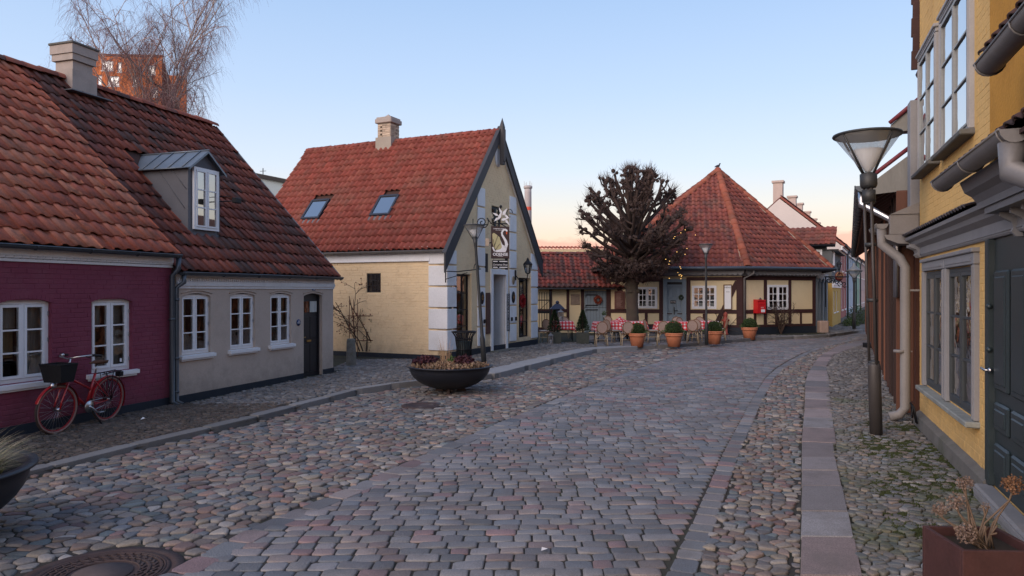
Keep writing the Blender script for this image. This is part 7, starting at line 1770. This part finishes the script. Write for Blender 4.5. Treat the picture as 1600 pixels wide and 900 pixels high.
# ---- bicycle
M_bred = mat('bike_red', c_(.38, .008, .012), .35, .04, spec=.6, coat=.4); M_tyre = mat('tyre', c_(.05, .035, .03), .85, .1); M_tw = mat('tyre_wall', c_(.26, .15, .13), .8, .1)
fb_, rb2 = Vector((-6.56, 10.40, .05)), Vector((-6.40, 11.42, .06)); fwd = (fb_ - rb2).normalized(); WB = (fb_ - rb2).length
bk = thing('bicycle', 'red city bicycle with a black front basket leaning by the plum wall', 'bicycle', (rb2.x, rb2.y, .055), math.atan2(fwd.y, fwd.x))
lean_b = RX(R(-3)); RW = .345
def wheel(parent, cx, steer=0.0):
    W = lean_b @ T(cx, 0, RW) @ RZ(steer); w = MB()
    w.tube([W @ Vector((RW * math.cos(t * math.pi / 20), 0, RW * math.sin(t * math.pi / 20))) for t in range(40)], .017, 8, closed=True); o = w.build('wheel', M_tyre, parent)
    w = MB(); w.tube([W @ Vector((( RW - .014) * math.cos(t * math.pi / 20), 0, (RW - .014) * math.sin(t * math.pi / 20))) for t in range(40)], .0195, 8, closed=True); w.build('tyre_wall', M_tw, o)
    w = MB(); w.tube([W @ Vector(((RW - .038) * math.cos(t * math.pi / 20), 0, (RW - .038) * math.sin(t * math.pi / 20))) for t in range(40)], .011, 6, closed=True); w.build('rim', mat('rim_red', c_(.28, .012, .016), .4), o)
    w = MB()
    for i in range(28): a = i * 2 * math.pi / 28; s = 1 if i % 2 else -1; w.tube([W @ Vector((.03 * math.cos(a + .9 * s), .03 * s, .03 * math.sin(a + .9 * s))), W @ Vector(((RW - .04) * math.cos(a), 0, (RW - .04) * math.sin(a)))], .0018, 3)
    w.build('spoke', M_steel, o); w = MB(); w.tube([W @ Vector((0, -.05, 0)), W @ Vector((0, .05, 0))], .028, 10); w.build('hub', M_steel, o)
    # mudguard
    w = MB(); a0_, a1_ = (math.radians(10), math.radians(205)) if cx < .2 else (math.radians(20), math.radians(180)); vs = []; n = 18
    for i in range(n + 1):
        a = a0_ + (a1_ - a0_) * i / n
        for yy, rr in ((-.028, RW + .022), (0, RW + .034), (.028, RW + .022)): vs.append(W @ Vector((rr * math.cos(a), yy, rr * math.sin(a))))
    w.add(vs, [(3 * i + j, 3 * i + j + 1, 3 * i + j + 4, 3 * i + j + 3) for i in range(n) for j in (0, 1)], None, 0, True)
    w.build('mudguard', M_bred if cx < .2 else M_bred, o); return W
wheel(bk, 0); st_a = R(-5); wheel(bk, WB, st_a)
V = lambda x, y, z: lean_b @ Vector((x, y, z))
bb_ = V(.46, 0, .30); seat_t = V(.30, 0, .78); head_t = V(.86, 0, .90); head_b = V(.91, 0, .70); ax_r = V(0, 0, RW)
mb = MB(); mb.tube([bb_, seat_t], .019, 8); mb.tube([head_b, V(.70, 0, .50), bb_], .022, 8); mb.tube([V(.885, 0, .80), V(.38, 0, .55)], .017, 8); mb.tube([head_t, head_b], .023, 8)
for s in (-.045, .045): mb.tube([ax_r + Vector((0, s, 0)), bb_ + Vector((0, s * .7, 0))], .010, 6); mb.tube([ax_r + Vector((0, s, 0)), V(.33, 0, .68) + Vector((0, s * .4, 0))], .009, 6)
mb.build('frame', M_bred, bk)
Wf = lean_b @ T(WB, 0, RW) @ RZ(st_a); mb = MB()
crown = Wf @ Vector((-.14, 0, .40))
for s in (-.05, .05): mb.tube([Wf @ Vector((0, s, 0)), Wf @ Vector((-.03, s, .12)), Wf @ Vector((-.13, s, .38)), crown, head_b], .013, 6)
mb.build('fork', M_bred, bk)
hb_ = V(.82, 0, 1.06); mb = MB(); mb.tube([head_t, hb_], .014, 8); cs_, sn_ = math.cos(st_a), math.sin(st_a)
def HB(x, y, z): return hb_ + Vector((x * cs_ - y * sn_, x * sn_ + y * cs_, z))
mb.tube([HB(-.22, -.30, .03), HB(-.10, -.28, .045), HB(.03, -.16, .03), HB(.05, 0, 0), HB(.03, .16, .03), HB(-.10, .28, .045), HB(-.22, .30, .03)], .012, 8); mb.ball(HB(.02, -.12, .05), .028); mb.build('handlebar', M_steel, bk)
for s in (-1, 1): mb = MB(); mb.tube([HB(-.10, s * .28, .045), HB(-.25, s * .305, .025)], .019, 8); mb.tube([HB(-.03, s * .25, .03), HB(-.12, s * .25, .0)], .008, 5); mb.build('grip', M_iron, bk)
mb = MB(); c0 = HB(.20, 0, -.16); bx = RZ(st_a); bv = []
for z, sx, sy in ((-.26, .11, .15), (.0, .15, .19)):
    for a, b in ((-1, -1), (1, -1), (1, 1), (-1, 1)): bv.append(c0 + (bx @ Vector((a * sx, b * sy, z + .10))))
mb.add(bv, [(0, 1, 5, 4), (1, 2, 6, 5), (2, 3, 7, 6), (3, 0, 4, 7), (0, 3, 2, 1)]); bv2 = [c0 + (v - c0) * .95 for v in bv]; mb.add(bv2, [(0, 4, 5, 1), (1, 5, 6, 2), (2, 6, 7, 3), (3, 7, 4, 0)])
bo2 = mb.build('basket', mat('basket_black', c_(.012, .012, .014), .9, .3, 60), bk); mb = MB(); mb.tube([bv[4], bv[5], bv[6], bv[7]], .008, 5, closed=True); mb.build('basket_rim', M_iron, bo2)
mb = MB(); mb.ball(HB(.30, 0, -.36), .05, 10, 7); mb.build('headlight', M_steel, bk)
mb = MB(); mb.tube([seat_t, V(.27, 0, .93)], .013, 8); mb.build('seat_post', M_steel, bk)
mb = MB(); sp2 = V(.27, 0, .96)
mb.add([sp2 + Vector(v) for v in ((-.14, -.09, .015), (-.14, .09, .015), (-.05, .09, .02), (-.05, -.09, .02), (.05, .035, .012), (.05, -.035, .012), (.15, .02, .0), (.15, -.02, .0), (-.14, -.07, -.03), (-.14, .07, -.03), (-.05, .07, -.03), (-.05, -.07, -.03), (.15, .012, -.02), (.15, -.012, -.02))],
       [(0, 3, 2, 1), (3, 5, 4, 2), (5, 7, 6, 4), (0, 1, 9, 8), (1, 2, 10, 9), (2, 4, 6, 12, 10), (0, 8, 11, 3), (3, 11, 13, 7, 5), (6, 7, 13, 12), (8, 9, 10, 11), (11, 10, 12, 13)], None, 0, True); mb.build('saddle', mat('saddle_leather', c_(.10, .045, .025), .5), bk)
mb = MB()
for s in (-.06, .06): mb.tube([V(.22, s, .76), V(-.22, s, .78)], .007, 5); mb.tube([V(-.02, s, .77), V(0, s, RW)], .007, 5); mb.tube([V(.12, s, .77), V(0.01, s, RW)], .006, 5); mb.tube([V(-.2, s, .77), V(-.0, s, RW)], .006, 5)
for x in (-.2, -.08, .04, .16): mb.tube([V(x, -.06, .775), V(x, .06, .775)], .006, 5)
mb.build('luggage_rack', M_iron, bk); mb = MB(); mb.bevbox(-.28, -.20, -.05, .05, .68, .76, .01, lean_b); mb.build('rear_light', M_iron, bk)
mb = MB(); mb.lathe([(.085, -.012), (.09, 0), (.085, .012)], 20, lean_b @ T(.46, .05, .30) @ RX(R(90))); mb.tube([V(.46, -.06, .30), V(.46, .08, .30)], .018, 8); mb.tube([V(.46, .08, .30), V(.32, .09, .20)], .011, 6); mb.tube([V(.46, -.08, .30), V(.60, -.09, .40)], .011, 6)
mb.bevbox(.26, .36, .08, .16, .19, .21, .004, lean_b); mb.bevbox(.56, .66, -.17, -.09, .39, .41, .004, lean_b); mb.tube([V(.46, .055, .385), V(.0, .055, RW + .045)], .005, 4); mb.tube([V(.46, .055, .215), V(.0, .055, RW - .045)], .005, 4); mb.build('crank_and_chain', M_steel, bk)
mb = MB(); mb.tube([V(.40, .03, .28), V(.34, .20, -.0)], .010, 6); mb.tube([V(.34, .20, 0.0), V(.27, .22, .01)], .010, 6); mb.build('kickstand', M_iron, bk)

# ---- cafe furniture
M_rattan = mat('rattan', c_(.19, .105, .06), .7, .15, 8); M_rattl = mat('rattan_pale', c_(.42, .33, .22), .7, .2, 12); M_weave = mat('woven_seat', c_(.34, .25, .22), .85, .15, 40, fine=.25, bscale=120); M_cush = mat('seat_cushion', c_(.40, .36, .32), .9, .1)
def make_chair(label):
    o = thing('bistro_chair', label, 'chair', group='wicker bistro chairs on the cafe terrace')
    mb = MB(); pts = [(.19 * math.sin(t) * (1 if abs(math.sin(t)) > .0 else 1), .20 + .03 - .05 * math.cos(t) * 0, .68 - .21 * math.cos(t)) for t in [2 * math.pi * k / 20 for k in range(20)]]
    mb.tube([(x, y + (z - .45) * .18, z) for x, y, z in pts], .018, 6, closed=True)
    mb.tube([(-.17, .20, .45), (-.19, .235, .58)], .018, 6); mb.tube([(.17, .20, .45), (.19, .235, .58)], .018, 6); mb.build('back_frame', M_rattan, o)
    mb = MB(); mb.add([(x * .93, y + (z - .45) * .18, .68 + (z - .68) * .93) for x, y, z in pts], [tuple(range(20))]); mb.add([(x * .93, y + (z - .45) * .18 + .008, .68 + (z - .68) * .93) for x, y, z in pts], [tuple(range(19, -1, -1))]); mb.build('backrest', M_weave, o)
    mb = MB(); mb.bevbox(-.21, .21, -.21, .21, .42, .455, .015); mb.build('seat', M_rattan, o)
    mb = MB(); mb.bevbox(-.19, .19, -.19, .17, .456, .49, .014); mb.build('cushion', M_cush, o)
    for sx in (-1, 1):
        for sy in (-1, 1): mb = MB(); mb.tube([(.18 * sx, .18 * sy, .43), (.215 * sx, .23 * sy, 0)], .017, 6); mb.build('leg', M_rattl, o)
    mb = MB()
    for sx in (-1, 1):
        mb.tube([(.195 * sx, -.2, .22), (.195 * sx, .2, .22)], .010, 5); mb.tube([(.16 * sx, -.21, .42), (.20 * sx, -.21, .30)], .012, 5); mb.tube([(.08 * sx, .21, .42), (.20 * sx, .22, .28)], .012, 5); mb.tube([(.08 * sx, -.21, .42), (.20 * sx, -.22, .28)], .012, 5)
    mb.tube([(-.2, 0, .22), (.2, 0, .22)], .010, 5); mb.build('brace', M_rattl, o); return o
proto_chair = None
def kids(o): return [c for c in bpy.data.objects if c.parent == o]
def dup(root, loc, rz, label, sc=1.0):
    c = root.copy(); COL.objects.link(c); c.matrix_world = Matrix.Translation(loc) @ RZ(rz); WM[c.name] = c.matrix_world.copy(); c['label'] = label
    for ch in kids(root):
        d = ch.copy(); COL.objects.link(d); d.parent = c; d.matrix_basis = ch.matrix_basis.copy(); WM[d.name] = WM[c.name] @ d.matrix_basis
        for g_ in kids(ch): e = g_.copy(); COL.objects.link(e); e.parent = d; e.matrix_basis = g_.matrix_basis.copy()
    return c
# local -y is where the sitter's knees point; rz=0 shows the back? camera sees +y side last, so rz=180 turns the back to us
chairs = [(939.5, 540.5, 180, 'wicker chair seen from behind at the left front of the first chequered table'), (958, 535, 120, 'wicker chair half hidden between the first two chequered tables'), (980, 540.5, 178, 'wicker chair seen from behind between the lime trunk and first pot'),
          (1019, 535, 95, 'wicker chair seen side-on left of the long chequered table'), (1036, 539, 172, 'wicker chair seen from behind just left of the second terracotta pot'), (1060, 528, 5, 'wicker chair facing us behind the long chequered table, by the panelled door'),
          (1069, 530, 30, 'wicker chair turned aside behind the long table, right of the door'), (1083, 536, 160, 'wicker chair seen from behind right of the second terracotta pot'), (1093, 534, 140, 'wicker chair angled beside the slim lamp post'), (1096, 528, 0, 'wicker chair facing us behind the table at the slim lamp post'),
          (1124, 532, -100, 'wicker chair side-on behind the third terracotta pot, near the standpipe'), (992.5, 527, 0, 'wicker chair facing us behind the table at the lime trunk'), (859, 534, 150, 'wicker chair at the table beside the iron gate'), (849, 536, 100, 'wicker chair close to the corner of the gabled shop'),
          (881, 528, -10, 'wicker chair facing us behind the lantern table'), (951, 526, 0, 'wicker chair facing us in front of the plank door')]
for i, (px, py, rz, lab) in enumerate(chairs):
    p = G(px, py, .115)
    if i == 0:
        proto_chair = make_chair(lab); proto_chair.matrix_world = Matrix.Translation(p) @ RZ(R(rz)); WM[proto_chair.name] = proto_chair.matrix_world.copy()
    else: dup(proto_chair, p, R(rz), lab)
# gingham cloth
mg = bpy.data.materials.new('gingham'); mg.use_nodes = True; t_ = mg.node_tree; L_ = t_.links; b_ = t_.nodes['Principled BSDF']; b_.inputs['Roughness'].default_value = .9
tco = N(t_, 'ShaderNodeTexCoord'); sx_n = N(t_, 'ShaderNodeSeparateXYZ'); L_.new(tco.outputs['UV'], sx_n.inputs[0]); hs2 = []
for ax in ('X', 'Y'):
    a = N(t_, 'ShaderNodeMath', _operation='MULTIPLY'); L_.new(sx_n.outputs[ax], a.inputs[0]); a.inputs[1].default_value = 7.5
    f = N(t_, 'ShaderNodeMath', _operation='FRACT'); L_.new(a.outputs[0], f.inputs[0]); g_ = N(t_, 'ShaderNodeMath', _operation='GREATER_THAN'); L_.new(f.outputs[0], g_.inputs[0]); g_.inputs[1].default_value = .5; hs2.append(g_)
ad = N(t_, 'ShaderNodeMath', _operation='ADD'); L_.new(hs2[0].outputs[0], ad.inputs[0]); L_.new(hs2[1].outputs[0], ad.inputs[1]); hv = N(t_, 'ShaderNodeMath', _operation='MULTIPLY'); L_.new(ad.outputs[0], hv.inputs[0]); hv.inputs[1].default_value = .5
rpg = N(t_, 'ShaderNodeValToRGB'); rpg.color_ramp.elements[0].color = (.62, .58, .58, 1); rpg.color_ramp.elements[1].color = (.50, .012, .02, 1); e_ = rpg.color_ramp.elements.new(.5); e_.color = (.58, .10, .11, 1); L_.new(hv.outputs[0], rpg.inputs[0]); L_.new(rpg.outputs[0], b_.inputs['Base Color'])
def cloth(label, loc, rz, sx, sy, top=.76, drop=.34, hump=0.0):
    n = 28; V, Fq, UV = [], [], []
    hx, hy = sx / 2, sy / 2; rr = random.Random(int(loc[0] * 100))
    ph = [rr.uniform(0, 6) for _ in range(4)]
    for j in range(n + 1):
        for i in range(n + 1):
            u = (i / n - .5) * (sx + 2 * drop); v = (j / n - .5) * (sy + 2 * drop); ex = max(0, abs(u) - hx); ey = max(0, abs(v) - hy)
            x = math.copysign(min(abs(u), hx), u); y = math.copysign(min(abs(v), hy), v); z = 0
            dn = math.hypot(ex, ey) if ex and ey else ex + ey; z = -dn * .96
            fl = .16 + .05 * math.sin(u * 17 + ph[0]) + .05 * math.sin(v * 19 + ph[1])
            x += math.copysign(ex * fl + (.03 * math.sin(v * 13 + ph[2]) if ex else 0) * min(1, ex * 6), u); y += math.copysign(ey * fl + (.03 * math.sin(u * 14 + ph[3]) if ey else 0) * min(1, ey * 6), v)
            if hump: z += hump * math.exp(-((x / (sx * .28)) ** 2 + (y / (sy * .3)) ** 2))
            V.append((x, y, top + .012 + z)); UV.append((u, v))
    for j in range(n):
        for i in range(n): a = j * (n + 1) + i; Fq.append((a, a + 1, a + n + 2, a + n + 1))
    Fq = np.array(Fq); me = np_mesh('tablecloth', np.array(V), Fq, mg, smooth=True); uvl = me.uv_layers.new(name='UVMap'); uvl.data.foreach_set('uv', np.array([UV[k] for k in Fq.ravel()], np.float32).ravel())
    o = bpy.data.objects.new('tablecloth', me); COL.objects.link(o); o.matrix_world = Matrix.Translation(loc) @ RZ(rz); WM[o.name] = o.matrix_world.copy()
    tag(o, label, 'tablecloth', 'red and white gingham tablecloths'); return o
def table(label, loc, rz, sx, sy, top=.76):
    o = thing('cafe_table', label, 'table', loc, rz, group='cafe tables under gingham cloths'); mb = MB(); mb.bevbox(-sx / 2 + .01, sx / 2 - .01, -sy / 2 + .01, sy / 2 - .01, top - .03, top, .008); mb.build('tabletop', M_darkwood, o)
    for a in (-1, 1):
        for b in (-1, 1): mb = MB(); mb.tube([(a * (sx / 2 - .06), b * (sy / 2 - .06), top - .03), (a * (sx / 2 - .05), b * (sy / 2 - .05), 0)], .018, 6); mb.build('leg', M_iron, o)
for px, py, rz, sx, sy, hump, lab in ((948, 533, 6, .95, .80, 0, 'first from the left of the front row, holding a glass vase'), (969, 530, 20, .55, .55, .16, 'humped over something just left of the lime trunk'), (994, 532, 0, .75, .7, 0, 'right of the lime trunk behind the first pot'),
                                (1050, 532.5, -4, 1.30, .80, 0, 'the longest one, in front of the panelled door'), (1100, 531, 8, .95, .75, 0, 'behind the slim lamp post'), (879, 531.5, 0, .85, .75, 0, 'with a white lantern, by the iron gate')):
    p = G(px, py, .115); table('cafe table under the gingham cloth ' + lab.split(',')[0], p, R(rz), sx, sy); cloth('red gingham tablecloth ' + lab, p, R(rz), sx, sy, hump=hump)
vs_ = G(942, 533, .115) + Vector((.05, 0, .775)); vo = thing('flower_vase', 'clear glass vase with sprigs standing on the leftmost front table', 'vase', vs_); mb = MB(); mb.lathe([(.04, 0), (.035, .1), (.04, .2), (.05, .24)], 12, cap=False); mb.build('glass', glass('vase_glass', (.7, .75, .75), .35), vo)
foliage_tuft(vo, 'sprig', M_grn, 60, lambda r: (Vector((r.gauss(0, .05), 0, .24 + abs(r.gauss(0, .07)))), Vector((r.gauss(0, 1), r.gauss(0, .3), 1)), .09, .012), 3, stuff=False)
def lantern(label, loc, h, w, col, roof):
    o = thing('candle_lantern', label, 'lantern', loc); mb = MB()
    for a in (-1, 1):
        for b in (-1, 1): mb.bevbox(a * w - .012, a * w + .012, b * w - .012, b * w + .012, .02, h * .78, .003)
    mb.bevbox(-w - .02, w + .02, -w - .02, w + .02, 0, .03, .004); mb.bevbox(-w - .02, w + .02, -w - .02, w + .02, h * .78, h * .81, .004)
    mb.add([(-w - .03, -w - .03, h * .81), (w + .03, -w - .03, h * .81), (w + .03, w + .03, h * .81), (-w - .03, w + .03, h * .81), (-.03, -.03, h * .96), (.03, -.03, h * .96), (.03, .03, h * .96), (-.03, .03, h * .96)], [(0, 1, 5, 4), (1, 2, 6, 5), (2, 3, 7, 6), (3, 0, 4, 7), (4, 5, 6, 7)])
    mb.ball((0, 0, h), .03); mb.build('housing', col, o)
    mb = MB(); mb.box(-w + .005, w - .005, -w + .003, -w + .005, .03, h * .78); mb.box(-w + .005, w - .005, w - .005, w - .003, .03, h * .78); mb.build('pane', M_glassl, o); mb = MB(); mb.lathe([(.04, .03), (.04, h * .4), (.001, h * .42)], 10); mb.build('candle', M_white, o)
tp2 = G(879, 531.5, .115) + Vector((-.08, -.1, .775)); lantern('white candle lantern standing on the gingham table by the gate', tp2, .46, .10, M_zincl, 1)
dl = thing('post_lantern', 'large dark navy post lantern behind the table by the iron gate', 'lantern', G(871, 527, .115)); M_navy = mat('navy', c_(.03, .04, .075), .5); mb = MB()
mb.bevbox(-.2, .2, -.15, .15, .85, 1.22, .01); mb.add([(-.32, -.25, 1.22), (.32, -.25, 1.22), (.32, .25, 1.22), (-.32, .25, 1.22), (-.10, -.08, 1.44), (.10, -.08, 1.44), (.10, .08, 1.44), (-.10, .08, 1.44)], [(0, 3, 2, 1), (0, 1, 5, 4), (1, 2, 6, 5), (2, 3, 7, 6), (3, 0, 4, 7), (4, 5, 6, 7)]); mb.ball((0, 0, 1.50), .08); mb.tube([(0, 0, 0), (0, 0, .9)], .05, 8); mb.build('housing', M_navy, dl)
lantern('small clear lantern on the ground left of the first boxed conifer', G(860.5, 537.5, .11), .40, .075, M_zincl, 1)
# terracotta pots with box balls
M_terra = mat('terracotta', c_(.46, .165, .085), .85, .1, 4, dirt=c_(.50, .26, .17), dirt_amt=.4, dirt_scale=5); M_box = mat('boxwood', None, .8, .2, pal=[c_(.035, .065, .018), c_(.05, .085, .025), c_(.025, .05, .015), c_(.07, .10, .03)])
def pot(label, px, py, d, h, sq=1.0, seed=1):
    p = G(px, py, .06 if px > 1140 else .09); o = thing('terracotta_pot', label, 'plant pot', p, group='terracotta pots with clipped box along the cafe kerb'); rt = d / 2
    mb = MB(); mb.lathe([(rt * .66, 0), (rt * .90, h * .74), (rt * .90, h * .76), (rt, h * .77), (rt * 1.02, h * .86), (rt * .98, h * .87), (rt * 1.02, h * .89), (rt * 1.03, h), (rt * .9, h), (rt * .86, h * .85)], 28); mb.build('pot', M_terra, o)
    mb = MB(); mb.lathe([(rt * .88, h * .93), (.001, h * .95)], 16, cap=False); mb.build('soil', M_soil, o)
    br = rt * .93 * sq; c = Vector((0, 0, h + br * .45))
    mb = MB(); mb.ball(c, br * .82, 12, 8, sz=.85); mb.build('shrub_core', mat('box_core', c_(.015, .025, .01), .95), o)
    def f(r):
        v = Vector((r.gauss(0, 1), r.gauss(0, 1), r.gauss(0, 1))).normalized(); k = 1 + .07 * math.sin(v.x * 6 + seed) * math.cos(v.z * 5 + seed)
        return c + Vector((v.x, v.y, v.z * .85)) * br * k * r.uniform(.84, 1.0), (v + Vector((r.gauss(0, .7), r.gauss(0, .7), r.gauss(.2, .7)))), .035, .012
    foliage_tuft(o, 'box_leaves', M_box, 2600, f, seed)
    def f2(r): a = r.choice([-1, 1]) * r.uniform(.5, 1.25); return Vector((a * rt, r.gauss(0, .1), h + r.uniform(-.02, .08))), Vector((a, r.gauss(0, .5), .3)), .07, .016
    foliage_tuft(o, 'side_sprigs', M_grn, 90, f2, seed + 9)
pot('leftmost of the four terracotta pots, its box bush loose and low', 995.5, 542, .62, .50, .95, 1); pot('second terracotta pot from the left with a full round box ball', 1053, 541.5, .64, .50, 1.1, 2)
pot('third terracotta pot, right beside the slim lamp post', 1116, 537.5, .62, .50, .98, 3); pot('rightmost terracotta pot, standing apart below the red post box', 1171, 530.5, .66, .52, .95, 4)
# conifers in square boxes
M_conb = mat('planter_box_grey', c_(.06, .065, .055), .85, .2, 5); M_con = mat('conifer', None, .85, .2, pal=[c_(.02, .04, .018), c_(.03, .055, .022), c_(.015, .03, .015)])
for i, (px, py, lab) in enumerate(((867, 537, 'small dark conifer in a square grey box beside the gate table'), (911.5, 537.5, 'small dark conifer in a square grey box in front of the plank door'))):
    p = G(px, py, .11) + Vector((0, .25, 0)); o = thing('conifer_planter', lab, 'potted tree', p, R(4 - 8 * i), group='boxed conifers on the cafe terrace'); mb = MB(); mb.bevbox(-.24, .24, -.22, .22, 0, .42, .015); mb.build('box', M_conb, o)
    mb = MB(); mb.tube([(0, 0, .4), (0, 0, 1.25)], [.03, .008], 6); mb.build('trunk', M_rose, o)
    def f(r): t = r.random() ** .8; q = (.26 * (1 - t) + .015) * math.sqrt(r.random()); a = r.random() * 6.28; return Vector((q * math.cos(a), q * math.sin(a), .42 + t * .85)), Vector((math.cos(a), math.sin(a), .5)), .09 * (1.1 - t * .6), .012
    foliage_tuft(o, 'needles', M_con, 2200, f, 50 + i)
# bushes far down the street
fbush = thing('street_shrub', 'dark bushy shrub against the far pastel houses beside the street', 'shrub', Vector((21.2, 44.5, .1)))
foliage_tuft(fbush, 'leaves', M_box, 1500, clump(0, 0, .7, .7, 1.2, 0), 77)
fb2 = thing('street_shrub', 'low dark plant at the foot of the far street lamp', 'shrub', Vector((19.3, 41.2, .1))); foliage_tuft(fb2, 'leaves', M_grn, 900, clump(0, 0, .5, .4, .5, 0), 78)
# small litter on the cobbles
lt_p = G(850, 859, .012); sc_ = thing('paper_scrap', 'tiny white scrap of paper lying on the setts near the bottom centre', 'litter', lt_p, .4); mb = MB(); mb.add([(-.03, -.01, .0), (.02, -.02, .012), (.04, .015, .0), (-.01, .02, .018)], [(0, 1, 2, 3)]); mb.build('scrap', M_white, sc_)
lt_p = G(224, 655, .075); sc_ = thing('paper_scrap', 'small white scrap lying on the left pavement by the bicycle', 'litter', lt_p, .4); mb = MB(); mb.add([(-.04, -.02, .0), (.03, -.02, .02), (.05, .02, .0), (-.01, .03, .03)], [(0, 1, 2, 3)]); mb.build('scrap', M_white, sc_)
# moss in the joints of the right pavement
r = random.Random(33); V, Fq = [], []
for _ in range(20000):
    y = r.uniform(6.0, 11.5); x = xat(KO, y) + .35 + (WALLX(y) - xat(KO, y) - .5) * r.random()
    if mnoise.noise(Vector((x * 1.3, y * .8, 4))) + .35 * mnoise.noise(Vector((x * 7, y * 7, 1))) < -.25 + .10 * abs(y - 8.6): continue
    for _k in range(4):
        p = Vector((x + r.gauss(0, .035), y + r.gauss(0, .03), r.uniform(.020, .040))); s = r.uniform(.007, .018); a = r.random() * 6.28; b = len(V)
        V += [p + Vector((s * math.cos(a), s * math.sin(a), -.01)), p + Vector((s * math.cos(a + 2.1), s * math.sin(a + 2.1), -.01)), p + Vector((s * math.cos(a + 4.2), s * math.sin(a + 4.2), -.01)), p + Vector((0, 0, .008))]; Fq += [(b, b + 1, b + 3), (b + 1, b + 2, b + 3), (b + 2, b, b + 3)]
mo = link('moss', np_mesh('moss', np.array([tuple(v) for v in V]), np.array(Fq), mat('moss_green', None, .95, .3, 3, pal=[c_(.034, .046, .014), c_(.045, .055, .018), c_(.024, .034, .010)])))
tag(mo, 'olive green moss growing between the cobbles by the lamp foot on the right pavement', 'moss', kind='stuff')
